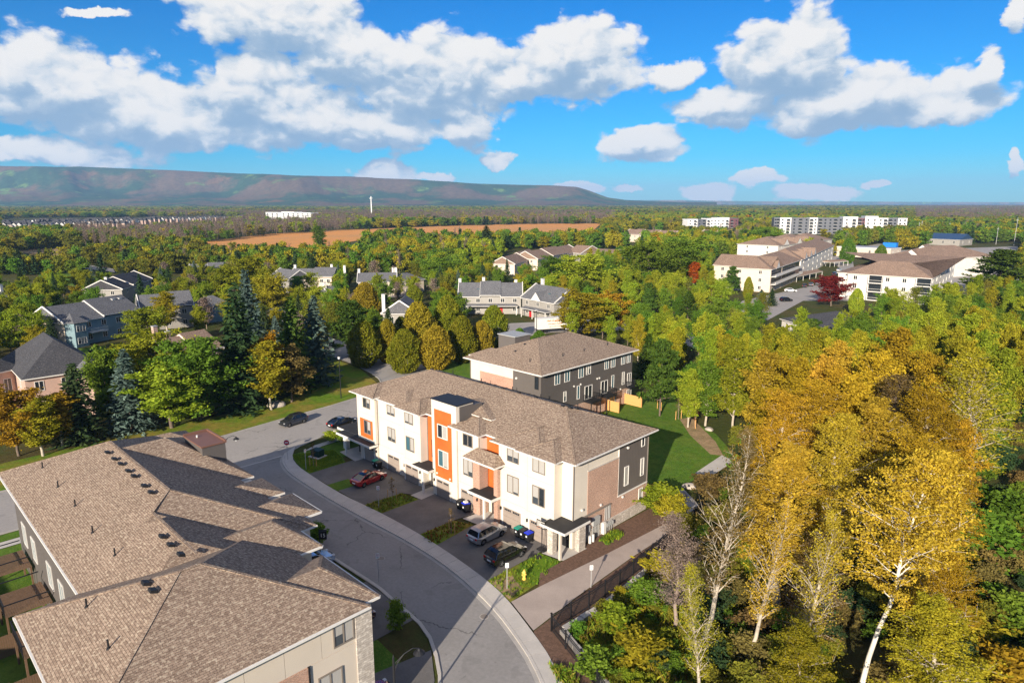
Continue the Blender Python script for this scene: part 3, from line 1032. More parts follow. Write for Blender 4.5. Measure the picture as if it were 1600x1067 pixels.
for a, b in (((11.3, 24.4, 9.5), (2.45, 33.25, zr2)), ((11.3, 50.2, 9.5), (2.45, 41.35, zr2)), ((2.45, 33.25, zr2), (2.45, 41.35, zr2)), ((-6.4, 24.4, 9.5), (2.45, 33.25, zr2))):
    ridge(rc, a, b)
rc.build('ridge_cap', rbo)
MB().box(-7.3, -3.2, 33.6, 37.4, 0, 12.0, M_CHARV).box(-7.45, -3.05, 33.45, 37.55, 12.0, 12.15, M_GREYM).build('tower_wall', RB)
gutter(RB, (11.3, 24.4, 9.4), (11.3, 50.2, 9.4), side=(1, 0))
gutter(RB, (-6.4, 24.4, 9.4), (11.3, 24.4, 9.4))
for y in (27.5, 30, 33.2, 36.2, 40.6, 43.8, 46.3, 49.0):
    pass
for (y0, y1, z0, z1) in ((28.3, 29.6, 7.1, 8.9), (30.7, 32.0, 7.1, 8.9), (34.2, 35.5, 7.1, 8.9), (36.2, 37.4, 7.3, 8.9), (41.2, 42.3, 7.3, 8.9), (43.0, 44.2, 7.3, 8.9), (46.0, 47.1, 7.3, 8.9), (47.7, 48.7, 7.3, 8.9),
                         (33.9, 34.6, 3.6, 5.9), (43.3, 44.0, 3.6, 5.9), (46.4, 47.1, 3.6, 5.9), (30.5, 31.2, 3.9, 5.6)):
    window(RB, 'y', ax1 + .06, y0, y1, z0, z1, 1, M_WHITE, M_GLASSB if (y0 * 10) % 3 < 1.5 else M_GLASSC, 1 if y1 - y0 < 1 else 2, .08)
for (y0, y1, z0) in ((35.9, 37.9, 3.1), (40.3, 42.2, 3.1), (48.0, 49.2, 3.1), (48.0, 49.3, .1), (42.8, 44.6, .1)):
    window(RB, 'y', ax1 + .07, y0, y1, z0, z0 + 2.3, 1, M_WHITE, M_GLASS, 2, .09)
for (y0, y1, dep) in ((35.6, 38.3, 1.8), (39.9, 42.6, 1.8), (47.6, 49.3, 1.0)):
    b_ = MB().box(ax1 + .08, ax1 + dep, y0, y1, 2.82, 3.0, M_BLACK).build('balcony', RB)
    rl = MB()
    for a, c in (((ax1 + dep, y0), (ax1 + dep, y1)), ((ax1 + .1, y0), (ax1 + dep, y0)), ((ax1 + .1, y1), (ax1 + dep, y1))):
        rl.beam((*a, 4.05), (*c, 4.05), .06, M_BLACK).beam((*a, 3.1), (*c, 3.1), .05, M_BLACK)
        n = max(2, int(math.hypot(c[0] - a[0], c[1] - a[1]) / .14))
        for k in range(n + 1):
            p = (a[0] + (c[0] - a[0]) * k / n, a[1] + (c[1] - a[1]) * k / n)
            rl.box(p[0] - .015, p[0] + .015, p[1] - .015, p[1] + .015, 3.0, 4.05, M_BLACK)
    rl.build('railing', b_)
    for yy in (y0 + .1, y1 - .1):
        if dep > 1.5:
            MB().box(ax1 + dep - .2, ax1 + dep - .08, yy - .06, yy + .06, 0, 2.82, M_BLACK).build('post', b_)
window(RB, 'x', ay0 - .05, 9.3, 10.1, 6.9, 8.9, -1, M_BLACK, M_GLASS, 1, .07)
for y, z in ((39.2, 6.1), (39.8, 6.1), (33.1, 6.0), (46.0, 2.9), (34.8, 6.0)):
    MB().tube((ax1 + .06, y, z), (ax1 + .2, y, z), .15, .15, M_WHITE, 8).build('wall_vent', RB)
MB().tube((5.4, ay0 - .2, 7.9), (5.4, ay0 - .05, 7.9), .18, .18, M_WHITE, 8).build('wall_vent', RB)
for k in range(9):
    y = 27.6 + k * 2.25
    x = 1.6
    d_ = min(y - 24.4, 8.4)
    roof_vent(rbo, x if k > 2 else x, max(y, 33.6) if k > 2 else y + 1.0, 9.5 + min(d_ + 1, 8.1) * K - .15, K, face=-1)
for x, y in ((6.5, 27), (8.2, 33), (8.2, 38.5), (8.2, 45)):
    pipe(rbo, x, y, 9.5 + min(11.3 - x, y - 24.4) * K)
downspout(RB, -5.4, ay0 - .1, .2, 9.2)

# ------------------------------------------------------------------ the near townhouse block, seen from behind
F_ = thing('townhouse_block', 'large brown shingle-roofed townhouse block filling the lower left of the view', 'townhouse')
ZF = 9.72
MB().box(-.1, 42.2, -38.9, -27.0, 0, 9.5, M_CREAM2).box(28.8, 42.2, -42.4, -38.9, 0, 9.5, M_CREAM2).build('wall', F_)
for (x0, x1, y1) in ((.2, 7.2, -23.3), (15.6, 21.9, -23.3), (7.5, 15.6, -24.2), (21.9, 28.0, -23.1), (28.0, 33.2, -25.8), (35.6, 41.6, -26.6)):
    MB().box(x0, x1, -27.0, y1, 0, 9.5, M_CREAM).build('bay_wall', F_)
MB().box(-.1, 28.8, -38.96, -38.902, 0, 9.5, M_CHAR).box(28.74, 28.798, -42.4, -38.96, 0, 9.5, M_CREAM).box(28.8, 42.2, -42.46, -42.402, 0, 9.5, M_CHAR).build('rear_siding', F_)
# end wall facing the camera: cladding panels with open joints, brick below
for k in range(6):
    y0 = -42.3 + k * 2.42
    MB().box(42.202, 42.24, y0 + .015, y0 + 2.405, 7.25, 9.5, M_CREAM2).build('cladding_panel', F_)
MB().box(42.202, 42.28, -38.9, -31.2, 0, 7.2, M_BRICK).build('end_brick', F_)
MB().box(42.202, 42.26, -31.1, -27.8, 0, 7.2, M_CREAM2).build('cladding_panel', F_)
MB().box(42.202, 42.36, -31.2, -31.1, 0, 7.25, M_BLACK).build('trim_band', F_)
MB().box(41.6, 42.35, -27.8, -26.58, 0, 9.5, M_STONE).build('stone_pier', F_)
window(F_, 'y', 42.25, -29.4, -27.9, 7.55, 9.3, 1, M_TAUPE, M_GLASSC, 2, .09)
window(F_, 'y', 42.28, -30.6, -28.9, 4.2, 6.1, 1, M_TAUPE, M_GLASSC, 2, .09)
fr = MB()
KF = .408
fr.hip(-.7, 30.4, -39.75, -24.2, ZF, 7.775 * KF, M_SHING, M_WHITE)
fr.hip(20.0, 36.0, -39.75, -27.8, ZF - .012, 5.975 * .42, M_SHING, M_WHITE)
fr.hip(28.0, 42.9, -43.2, -27.0, ZF + .004, 7.45 * KF, M_SHING, M_WHITE, 'y')
for (x0, x1, y0, y1, dz, run) in ((35.1, 42.35, -34, -25.95, .01, 2.2), (26.6, 33.8, -33, -25.2, .014, 2.2), (23.6, 28.6, -32, -22.3, .018, 3.0),
                                  (18.4, 22.9, -32, -22.6, .008, 3.0), (2.0, 17.4, -31.9, -22.9, -.01, 5.0), (-.6, 4.0, -32, -22.6, .012, 2.4)):
    w = (x1 - x0) / 2
    fr.hip(x0, x1, y0, y1, ZF + dz, w * KF, M_SHING, M_WHITE, 'y', 0, run)
fr.hip(27.6, 30.5, -27.2, -23.7, ZF - .02, .5, M_SHING, M_WHITE, 'y', 1.2, 1.2)
fo = fr.build('roof', F_)
rc = MB()
for a, b in (((7.1, -31.975, ZF + 3.17), (22.6, -31.975, ZF + 3.17)), ((35.45, -35.75, ZF + 3.04), (35.45, -34.45, ZF + 3.04)), ((42.9, -43.2, ZF), (35.45, -35.75, ZF + 3.04)),
             ((28.0, -43.2, ZF), (35.45, -35.75, ZF + 3.04)), ((42.9, -27.0, ZF), (35.45, -34.45, ZF + 3.04)), ((-.7, -39.75, ZF), (7.1, -31.975, ZF + 3.17)),
             ((22.6, -31.975, ZF + 3.17), (24.5, -33.9, ZF + 2.51)), ((24.5, -33.8, ZF + 2.50), (33.0, -33.8, ZF + 2.50)),
             ((42.35, -25.95, ZF), (38.72, -28.15, ZF + 1.48)), ((35.1, -25.95, ZF), (38.72, -28.15, ZF + 1.48)), ((33.8, -25.2, ZF), (30.1, -27.4, ZF + 1.47)), ((30.4, -24.2, ZF), (22.6, -31.975, ZF + 3.17))):
    ridge(rc, a, b)
rc.build('ridge_cap', fo)
MB().box(8.9, 13.3, -25.9, -23.7, 0, 12.2, M_CHAR).build('tower_wall', F_)
MB().box(8.8, 13.4, -26.0, -23.6, 12.2, 12.34, M_BROWNM).box(8.8, 8.95, -26.0, -23.6, 12.34, 12.5, M_BROWNM).box(8.95, 13.4, -23.75, -23.6, 12.34, 12.5, M_BROWNM).build('tower_cap', F_)
MB().tube((10.3, -25.2, 12.34), (10.3, -25.2, 12.55), .09, .09, M_WHITE, 8).build('vent_pipe', F_)
for a, b, s in (((-.7, -39.75), (28.0, -39.75), (0, -1)), ((28.0, -43.2), (42.9, -43.2), (0, -1)), ((42.9, -43.2), (42.9, -27.0), (1, 0)), ((42.35, -28), (42.35, -25.95), (1, 0)),
                ((33.8, -28.6), (33.8, -25.2), (1, 0)), ((28.6, -25.2), (28.6, -22.3), (1, 0)), ((35.1, -25.95), (42.35, -25.95), (0, 1)), ((26.4, -25.2), (33.8, -25.2), (0, 1)), ((23.6, -22.3), (28.6, -22.3), (0, 1))):
    gutter(F_, (*a, ZF - .07), (*b, ZF - .07), side=s)


def on_front(pxy, z):
    p = at(*pxy, z)
    return p


for q in ((177, 714), (188, 724), (198, 732), (210, 743), (219, 751), (235, 766), (246, 776)):
    p = at(*q, 12.25)
    roof_vent(fo, p.x, p.y - .2, ZF + 3.17 - abs(p.y + 31.975) * KF, KF, face=1, w=.5)
for q in ((262, 843), (275, 856), (291, 871)):
    p = at(*q, 11.8)
    roof_vent(fo, p.x, p.y - .1, ZF - .012 + 2.51 - abs(p.y + 33.8) * .42, KF, face=1, w=.5)
for q in ((235, 923), (246, 935)):
    p = at(*q, 11.7)
    roof_vent(fo, p.x, p.y, ZF + .02 + (p.y + 43.2) * KF, KF, face=1, w=.5)
for q in ((67, 732), (91, 762), (118, 792), (145, 832), (180, 869)):
    p = at(*q, 10.75)
    pipe(fo, p.x, p.y, ZF + (p.y + 39.75) * KF)
for q in ((137, 958), (171, 1022)):
    p = at(*q, 10.5)
    pipe(fo, p.x, p.y, ZF + (p.y + 43.2) * KF)
for x0 in (2.5, 6.5, 12.5, 16.5, 22.5):
    window(F_, 'x', -38.96, x0, x0 + 1.6, 7.0, 8.8, -1, M_WHITE, M_GLASSB, 2, .08)
    window(F_, 'x', -38.96, x0, x0 + 1.6, 3.4, 5.6, -1, M_WHITE, M_GLASSB, 2, .08)
OB = thing('townhouse_block', 'townhouse block of the next row, behind the back gardens of the near block', 'townhouse')
MB().box(-10, 44, -80, -66, 0, 9.3, M_CREAM2).build('wall', OB)
MB().hip(-10.8, 44.8, -80.8, -65.2, 9.5, 2.8, M_SHING, M_WHITE).build('roof', OB)
for k in range(12):
    window(OB, 'x', -66.0 + .0, -8 + k * 4.4, -6.4 + k * 4.4, 6.9, 8.6, 1, M_WHITE, M_GLASS, 2, .08)
# driveways in front of it
sheet('driveway', [(-1, -22.8), (6.5, -22.8), (6.5, -17.4), (-1, -17.6)], .035, M_DRIVE)
sheet('driveway', [(9, -23.5), (21.2, -22.6), (21.2, -17.1), (9, -17.3)], .035, M_DRIVE)
sheet('driveway', [(26.5, -25.5), (34.4, -25.6), (34.4, -17.2), (26.5, -17)], .035, M_DRIVE)
sheet('driveway', [(37.0, -27), (43, -27), (45, -24.5), (41.5, -20.9), (38.6, -18.9)], .035, M_DRIVE)
# ------------------------------------------------------------------ neighbouring buildings
def building(name, label, p1, p2, ze, depth, rise, wallm, roofm, roof='gable_x', floors=2, nwin=4, chim=(), group=None, cat='house',
             over=.5, wins_side=2, wf=M_WHITE, wp=None, zbase=0, flip=False, side_right=False, gtrim=True, split=1, gables=(), doors=(), side_only=False, winw=1.3):
    """p1, p2: photo positions of the two front eave corners (height ze); the house runs back by depth."""
    A, B = at(p1[0], p1[1], ze), at(p2[0], p2[1], ze)
    w = math.hypot(B.x - A.x, B.y - A.y)
    ang = math.atan2(B.y - A.y, B.x - A.x)
    t = thing(name, label, cat, (A.x, A.y, 0), ang, group)
    wp = wp or M_GLASS
    MB().box(0, w, 0, depth, zbase, ze - .05, wallm).build('wall', t)
    r = MB()
    n = split
    for k in range(n):
        a, b = w * k / n, w * (k + 1) / n
        dz = (.5 if k % 2 else 0)
        if roof == 'gable_x':
            r.hip(a - (over if k == 0 else .02), b + (over if k == n - 1 else .02), -over, depth + over, ze + dz, rise, roofm, M_WHITE, 'x', 0, 0, .2)
        elif roof == 'hip_x':
            r.hip(a - over, b + over, -over, depth + over, ze + dz, rise, roofm, M_WHITE, 'x', None if depth < (b - a) else (b - a) / 2, None if depth < (b - a) else (b - a) / 2, .2)
        elif roof == 'gable_y':
            r.hip(a - over, b + over, -over, depth + over, ze + dz, rise, roofm, M_WHITE, 'y', 0, 0, .2)
        elif roof == 'hip_y':
            r.hip(a - over, b + over, -over, depth + over, ze + dz, rise, roofm, M_WHITE, 'y', None, None, .2)
        elif roof == 'flat':
            r.box(a - .2, b + .2, -.2, depth + .2, ze - .05, ze + .5, M_WHITE, roofm)
    ro_ = r.build('roof', t)
    if roof == 'gable_x':
        for x in (0, w):
            MB().mesh([(x - .03, 0, ze - .1), (x - .03, depth, ze - .1), (x - .03, depth / 2, ze + rise * .96), (x + .03, 0, ze - .1), (x + .03, depth, ze - .1), (x + .03, depth / 2, ze + rise * .96)],
                      [(0, 2, 1), (3, 4, 5), (0, 3, 5, 2), (1, 2, 5, 4)], wallm).build('gable', t)
        if gtrim:
            for k in range(n + 1):
                x = w * k / n + (-over - .04 if k == 0 else over + .04 if k == n else 0)
                for y0, y1 in ((-over, depth / 2), (depth + over, depth / 2)):
                    MB().beam((x, y0, ze + .1), (x, y1, ze + rise + .14), .22, M_WHITE, .3).build('bargeboard', t)
    elif roof == 'gable_y':
        for y in (0, depth):
            MB().mesh([(0, y - .03, ze - .1), (w, y - .03, ze - .1), (w / 2, y - .03, ze + rise * .96), (0, y + .03, ze - .1), (w, y + .03, ze - .1), (w / 2, y + .03, ze + rise * .96)],
                      [(0, 1, 2), (3, 5, 4), (0, 2, 5, 3), (1, 4, 5, 2)], wallm).build('gable', t)
        for x0, x1 in ((-over, w / 2), (w + over, w / 2)):
            MB().beam((x0, -over - .05, ze + .1), (x1, -over - .05, ze + rise + .12), .25, M_WHITE, .35).build('bargeboard', t)
    for (gx, gw_, gh, gd) in gables:   # white-faced cross gables on the front slope
        gm = MB()
        gm.hip(gx - gw_ / 2, gx + gw_ / 2, -over - .2, depth * gd, ze + .05, gh, roofm, M_WHITE, 'y', 0, 0, .2)
        gm.mesh([(gx - gw_ / 2 + .2, -over - .24, ze), (gx + gw_ / 2 - .2, -over - .24, ze), (gx, -over - .24, ze + gh * .95)], [(0, 1, 2)], M_WHITE)
        gm.build('cross_gable', t)
    fh = (ze - zbase) / floors
    for f in range(floors):
        z0 = zbase + f * fh + fh * .32
        for k in range(nwin):
            xc = w * (k + .5) / nwin
            if any(abs(xc - d_) < 1.3 for d_ in doors) and f == 0:
                continue
            window(t, 'x', 0, xc - winw / 2, xc + winw / 2, z0, z0 + fh * .48, -1, wf, wp, 2, .09)
        for k in range(wins_side):
            yc = depth * (k + .5) / wins_side
            window(t, 'y', w, yc - .6, yc + .6, z0, z0 + fh * .48, 1, wf, wp, 2, .09)
            window(t, 'y', 0, yc - .6, yc + .6, z0, z0 + fh * .48, -1, wf, wp, 2, .09)
    for d_ in doors:
        MB().box(d_ - .55, d_ + .55, -.10, -.005, 0, 2.2, mat('red_door', (.42, .015, .02), .5, .05)).build('front_door', t)
    for (cx, cy, ch) in chim:
        MB().box(cx - .45, cx + .45, cy - .4, cy + .4, ze - .5, ze + ch, M_PINKW if wallm is M_PINKW else M_WHITE).box(cx - .52, cx + .52, cy - .47, cy + .47, ze + ch, ze + ch + .18, M_GREYM).build('chimney', t)
    return t, w, ro_


# --- grey estate houses across the road on the left
b1, w1, r1 = building('row_house', 'long grey-roofed row house with cream gable and blue-grey bay, left of the tall spruces', (100, 505), (216, 486), 6.2, 13, 3.6, M_TEALW, M_GREYS, floors=2, nwin=5, split=2, chim=((17, 5, 3.4), (19, 5, 3.4)))
MB().box(-.08, -.01, 0, 13, 0, 6.2, M_TANW).build('end_wall', b1)
MB().prism([(0.2, -.002), (.9, -2.2), (4.2, -2.2), (4.9, -.002)], 0, 6.1, M_TEALW).build('bay', b1)
tr = MB()
cap = [(-.2, -.0, 6.1), (.6, -2.7, 6.1), (4.5, -2.7, 6.1), (5.3, 0, 6.1)]
tr.mesh(cap + [(2.5, 1.2, 8.3)], [(0, 1, 4), (1, 2, 4), (2, 3, 4), (3, 2, 1, 0)], M_GREYS)
tr.build('bay_roof', b1)
window(b1, 'x', -2.2, 1.4, 3.7, 3.9, 5.5, -1, M_WHITE, M_GLASSC, 3, .09)
window(b1, 'x', -2.2, 1.4, 3.7, .8, 2.4, -1, M_WHITE, M_GLASSC, 3, .09)
bb = MB().box(5.2, w1 * .5 - .3, -1.9, -.01, 2.9, 3.1, M_WHITE).box(5.2, w1 * .5 - .3, -1.9, -1.8, 3.95, 4.05, M_WHITE)
for k in range(24):
    xx = 5.25 + k * (w1 * .5 - 5.6) / 23
    bb.box(xx, xx + .04, -1.87, -1.83, 3.1, 3.95, M_WHITE)
bb.build('balcony', b1)
b2, w2, r2 = building('row_house', 'grey-roofed row house partly hidden by yellow-green trees, second from the left road', (222, 484), (300, 478), 6.0, 12, 3.4, M_GREYW, M_GREYS, floors=2, nwin=3, split=2, roof='gable_x')
b3, _, _ = building('row_house', 'small blue-grey house with hipped grey roof behind the tall spruces', (318, 478), (358, 474), 5.2, 8, 2.4, M_TEALW, M_GREYS, roof='hip_x', floors=2, nwin=2)
building('row_house', 'dark-roofed row house with white gable edges, at the end of the distant road', (190, 452), (236, 436), 5.5, 12, 3.2, M_GREYW, M_DARKS, split=3, nwin=3, chim=((4, 6, 3.8),))
building('cottage', 'grey-roofed cottage at the far left edge with a white chimney', (-60, 472), (26, 462), 4.5, 11, 2.6, M_TANW, M_GREYS, roof='hip_x', floors=1, nwin=3, chim=((16, 8, 3.2),))
building('cottage', 'cottage with cream front gable and grey roof among trees left of the orange field', (298, 425), (352, 423), 4.5, 12, 3.0, M_TANW, M_GREYS, split=2, floors=1, nwin=4)
# bottom-left dark roofs
hb, wb, _ = building('bungalow', 'large dark-grey hip-roofed house at the left edge behind the golden birches', (-110, 604), (30, 574), 7.0, 20, 5.4, M_PINKW, M_DARKS, roof='hip_y', floors=1, nwin=3)
hb2, wb2, _ = building('bungalow', 'pinkish house with dark hip roof and turret beside the dark spruce', (38, 592), (160, 574), 7.0, 20, 5.0, M_PINKW, M_DARKS, roof='hip_y', floors=2, nwin=3)
MB().prism([(wb2 * .78 + 2.6 * math.cos(k * math.pi / 4), -1.2 + 2.6 * math.sin(k * math.pi / 4)) for k in range(8)], 0, 6.6, M_PINKW).build('turret', hb2)
tq = MB()
cap = [(wb2 * .78 + 3.1 * math.cos(k * math.pi / 4), -1.2 + 3.1 * math.sin(k * math.pi / 4), 6.6) for k in range(8)]
tq.mesh(cap + [(wb2 * .78, -1.2, 9.4)], [(k, (k + 1) % 8, 8) for k in range(8)] + [tuple(range(8))[::-1]], M_GREYS)
tq.build('turret_roof', hb2)
for (x, y) in ((6, 3), (9, 4), (11, 8)):
    MB().box(x, x + .5, y, y + .4, 5.9 + y * .3, 6.4 + y * .3, M_BLACK).build('roof_vent', hb2)
building('bungalow', 'pink-walled house with twin tall chimneys behind the green birch', (272, 560), (345, 545), 4.0, 12, 3.2, M_PINKW, M_TANS, floors=1, nwin=3, split=2, chim=((.5, 2, 5.2), (1.2, 8, 5.6)))
# grey rows in the middle
building('row_house', 'long pale-walled row house with grey roof, beyond the round yellow tree', (455, 434), (518, 434), 5.6, 11, 3.2, M_TANW, M_GREYS, split=2, nwin=6, chim=((-1, 9, 4.2), (14, 9, 4.4), (20, 6, 4.2)), floors=2)
building('row_house', 'small dark gabled wing with chimney at the left end of the long pale-walled row', (424, 432), (452, 436), 5.6, 9, 3.0, M_GREYW, M_GREYS, nwin=2)
building('row_house', 'grey-roofed row house with two skylights, in the middle of the trees', (560, 441), (618, 440), 5.4, 11, 3.0, M_TANW, M_GREYS, nwin=4, chim=((-.2, 8, 4.2), (14, 7, 4.6)), floors=2)
building('row_house', 'grey house end with one white chimney, right of the skylight row house', (626, 440), (662, 436), 5.0, 9, 2.6, M_TANW, M_GREYS, roof='hip_x', nwin=2, chim=((1.5, 6, 4.8),), floors=2)
building('cottage', 'cottage showing a white-edged front gable to the street, behind the cedars', (598, 490), (652, 490), 4.6, 11, 3.6, M_GREYW, M_GREYS, roof='gable_y', floors=1, nwin=2, chim=((-1.0, 7, 4.4),))
building('cottage', 'low grey roof with one chimney peeping between the green trees', (516, 462), (538, 460), 4.6, 9, 2.6, M_GREYW, M_GREYS, floors=1, nwin=2, chim=((0, 4, 4.0),))
j1, wj, _ = building('row_house', 'pale grey-walled row house with a red door and grey roof, beyond the white truck', (718, 463.5), (814, 463.5), 5.6, 11, 3.9, M_GREYW, M_GREYS, split=3, nwin=5, doors=(13.2,), chim=((-.4, 8, 4.8), (7.4, 8, 5.2), (18, 8, 4.4)), floors=2)
j2, wj2, _ = building('row_house', 'grey gabled row house with a red door, right of the first red-doored row', (816, 465), (866, 474), 5.6, 12, 3.9, M_GREYW, M_GREYS, split=1, nwin=3, doors=(4.2,), chim=((.4, 8, 5.4),), floors=2, gables=((7.5, 5, 2.6, .5),))
for jj, ww in ((j1, wj), (j2, wj2)):
    pr = MB().hip(2.0, ww - 1, -2.6, .2, 2.9, .6, M_GREYS, M_WHITE, 'x', 1, 1, .15)
    for x in (2.4, ww * .5, ww - 1.5):
        pr.box(x - .1, x + .1, -2.3, -2.1, 0, 2.8, M_WHITE)
    pr.build('porch', jj)
    for x in (ww * .28, ww * .62):
        MB().box(x, x + .9, 2.6, 3.7, 7.55, 7.75, M_GLASSB).build('skylight', jj)
# brown roofs beyond the wood
building('row_house', 'brown-roofed row house end with white gable edges, behind the leafy maples', (804, 413), (842, 400), 5.5, 12, 3.4, M_TANW, M_TANS, split=2, nwin=3)
building('row_house', 'brown-roofed row house stepping up behind the large lime tree', (840, 405), (905, 393), 6.0, 14, 3.8, M_TANW, M_TANS, split=3, nwin=5)
building('row_house', 'dark-gabled brown-roofed house right of the stepped brown roofs', (908, 396), (940, 394), 6.0, 12, 4.0, M_GREYW, M_TANS, roof='gable_y', nwin=3)
building('row_house', 'brown-roofed house with white front gable beside the red shrub', (946, 402), (985, 397), 5.5, 12, 3.4, M_TANW, M_TANS, roof='gable_y', nwin=3)
building('row_house', 'wide brown-roofed townhouse row below the white flats, left of them', (975, 366), (1048, 370), 6.5, 16, 4.5, M_TANW, M_TANS, split=6, nwin=10)
building('row_house', 'brown-roofed house row just in front of the smaller white flats', (1092, 366), (1124, 368), 6.5, 14, 4.0, M_TANW, M_TANS, split=3, nwin=4)
building('row_house', 'brown-roofed row house between the smaller white flats and the green maple', (1140, 367), (1172, 365), 6.5, 14, 4.0, M_TANW, M_TANS, split=2, nwin=4)
# white apartment blocks far away
M_FLATD = siding('dark_grey_cladding', (.10, .105, .12), .5)
M_FLATW = mat('white_render', (.66, .65, .63), .7, .04)
M_FLATR = mat('dark_red_cladding', (.14, .06, .065), .6, .05)


def flats(label, segs, depth=18, h=17.5, floors=5):
    (xa, ya), (xb, yb) = segs[0][0], segs[-1][1]
    A, B = at(xa, ya, h), at(xb, yb, h)
    ang = math.atan2(B.y - A.y, B.x - A.x)
    w = math.hypot(B.x - A.x, B.y - A.y)
    t = thing('apartment_building', label, 'apartment building', (A.x, A.y, 0), ang)
    tot = xb - xa
    for (p, q, m, dz, dy) in segs:
        x0, x1 = (p[0] - xa) / tot * w, (q[0] - xa) / tot * w
        MB().box(x0, x1, dy, depth, 0, h + dz, m).build('wall', t)
        MB().box(x0 - .15, x1 + .15, dy - .15, depth + .15, h + dz, h + dz + .5, M_FLATW if m is M_FLATW else M_FLATD, M_GREYM).build('roof', t)
        nb = max(2, int((x1 - x0) / 5.2))
        for f in range(floors):
            z0 = f * h / floors
            for k in range(nb):
                xc = x0 + (x1 - x0) * (k + .5) / nb
                if (k + int(x0)) % 3 == 1:
                    b_ = MB().box(xc - 2.0, xc + 2.0, dy - 1.5, dy - .01, z0 + .1, z0 + .35, M_FLATW).box(xc - 2.0, xc + 2.0, dy - 1.5, dy - 1.42, z0 + .35, z0 + 1.35, M_BLACK).build('balcony', t)
                    MB().box(xc - 1.7, xc + 1.7, dy - .05, dy - .006, z0 + .4, z0 + 2.7, M_GLASS).build('pane', b_)
                else:
                    wd = MB().box(xc - .9, xc + .9, dy - .1, dy - .012, z0 + .9, z0 + 2.6, M_BLACK).build('window', t)
                    MB().box(xc - .8, xc + .8, dy - .12, dy - .101, z0 + 1.0, z0 + 2.5, M_GLASS).build('pane', wd)
    return t, w


flats('long five-storey white and dark grey apartment block on the right, before the horizon woods',
      [((1210, 341), (1219, 341), M_FLATD, 0, 0), ((1219.2, 341), (1238, 341), M_FLATW, 0, .6), ((1238.2, 341), (1267, 341), M_FLATD, -.3, 0), ((1267.2, 341), (1280, 341), M_FLATW, .2, .8),
       ((1280.2, 341), (1320, 341.5), M_FLATD, -.2, 0), ((1320.2, 341.5), (1343, 342), M_FLATW, 1.4, .8), ((1343.2, 342), (1354, 342), M_FLATR, .3, 0), ((1354.2, 342), (1374, 342), M_FLATW, 2.2, .8),
       ((1374.2, 342), (1389, 342), M_FLATW, .2, .2), ((1389.2, 342), (1404, 342), M_FLATD, 0, .9), ((1404.2, 342), (1418, 342), M_FLATW, .1, 0)])
flats('smaller white apartment block with stepped flat roofs, left of the long one',
      [((1075, 343), (1090, 343), M_FLATW, 0, 0), ((1090.2, 343), (1104, 342.5), M_FLATD, -.6, .8), ((1104.2, 342.5), (1120, 342.5), M_FLATW, .8, 0), ((1120.2, 342.5), (1140, 342.5), M_FLATW, 1.8, .9),
       ((1140.2, 342.5), (1154, 342.5), M_FLATR, .8, 0)], 16, 12, 3)
flats('lone white four-storey building beyond the dark-roofed subdivision', [((415, 332), (440, 332), M_FLATW, 0, 0), ((440.2, 332), (460, 332), M_FLATW, 1.5, .8), ((460.2, 332), (485, 333), M_FLATW, .3, 0)], 20, 14, 4)
# brown-roofed apartment complex on the right
a1, wa1, ra1 = building('apartment_building', 'three-storey cream apartment wing with brown roof, its gable end behind the young conifers', (1116, 414), (1201, 419.5), 9.2, 15, 4.2, M_TANW, M_TANS, floors=3, nwin=3, wins_side=2, cat='apartment building', gtrim=False)
a2, wa2, ra2 = building('apartment_building', 'brown-roofed apartment wing with white balconies facing the car park', (1205, 421), (1250, 406), 9.2, 16, 4.2, M_TANW, M_TANS, roof='hip_x', floors=3, nwin=4, cat='apartment building', gables=((9, 6, 2.8, .4),))
a3, wa3, ra3 = building('apartment_building', 'brown-roofed apartment wing running away toward the white flats', (1252, 406), (1303, 383), 9.2, 18, 4.4, M_WHITEW, M_TANS, roof='hip_x', floors=3, nwin=8, cat='apartment building', gables=((10, 7, 3.2, .4), (26, 7, 3.2, .4), (40, 7, 3.2, .4)))
building('apartment_building', 'row of brown gabled roofs in front of the long white apartment block', (1216, 384), (1300, 374), 9.0, 26, 4.6, M_WHITEW, M_TANS, roof='hip_x', floors=3, nwin=8, cat='apartment building', split=3, gables=((12, 9, 3.6, .4), (34, 9, 3.6, .4), (50, 9, 3.6, .4)))
a4, wa4, ra4 = building('apartment_building', 'nearest cream three-storey apartment block with stacked balconies, right of the dark red tree', (1325, 427), (1455, 435), 9.4, 17, 4.6, M_WHITEW, M_TANS, roof='hip_x', floors=3, nwin=5, cat='apartment building', gables=())
for f in range(3):
    for xx in (wa4 * .36, wa4 * .93):
        z0 = .3 + f * 3.1
        b_ = MB().box(xx - 2.2, xx + 2.2, -.25, -.006, z0 + .2, z0 + 2.6, M_GLASS).build('balcony_opening', a4)
        MB().box(xx - 2.2, xx + 2.2, -1.6, -.26, z0 - .1, z0 + .1, M_WHITE).box(xx - 2.2, xx + 2.2, -1.6, -1.52, z0 + 1.0, z0 + 1.08, M_WHITE).box(xx - 2.3, xx - 2.15, -1.6, -1.5, z0, z0 + 2.9, M_WHITE).box(xx + 2.15, xx + 2.3, -1.6, -1.5, z0, z0 + 2.9, M_WHITE).build('balcony', a4)
for t_, ww in ((a2, wa2),):
    for f in (1, 2):
        z0 = f * 3.07
        MB().box(1, ww - 1, -1.8, -.01, z0 - .1, z0 + .12, M_WHITE).box(1, ww - 1, -1.8, -1.7, z0 + .12, z0 + 1.0, M_WHITE).build('balcony', t_)
        MB().box(1.2, ww - 1.2, -.12, -.006, z0 + .2, z0 + 2.4, M_GLASS).build('balcony_opening', t_)
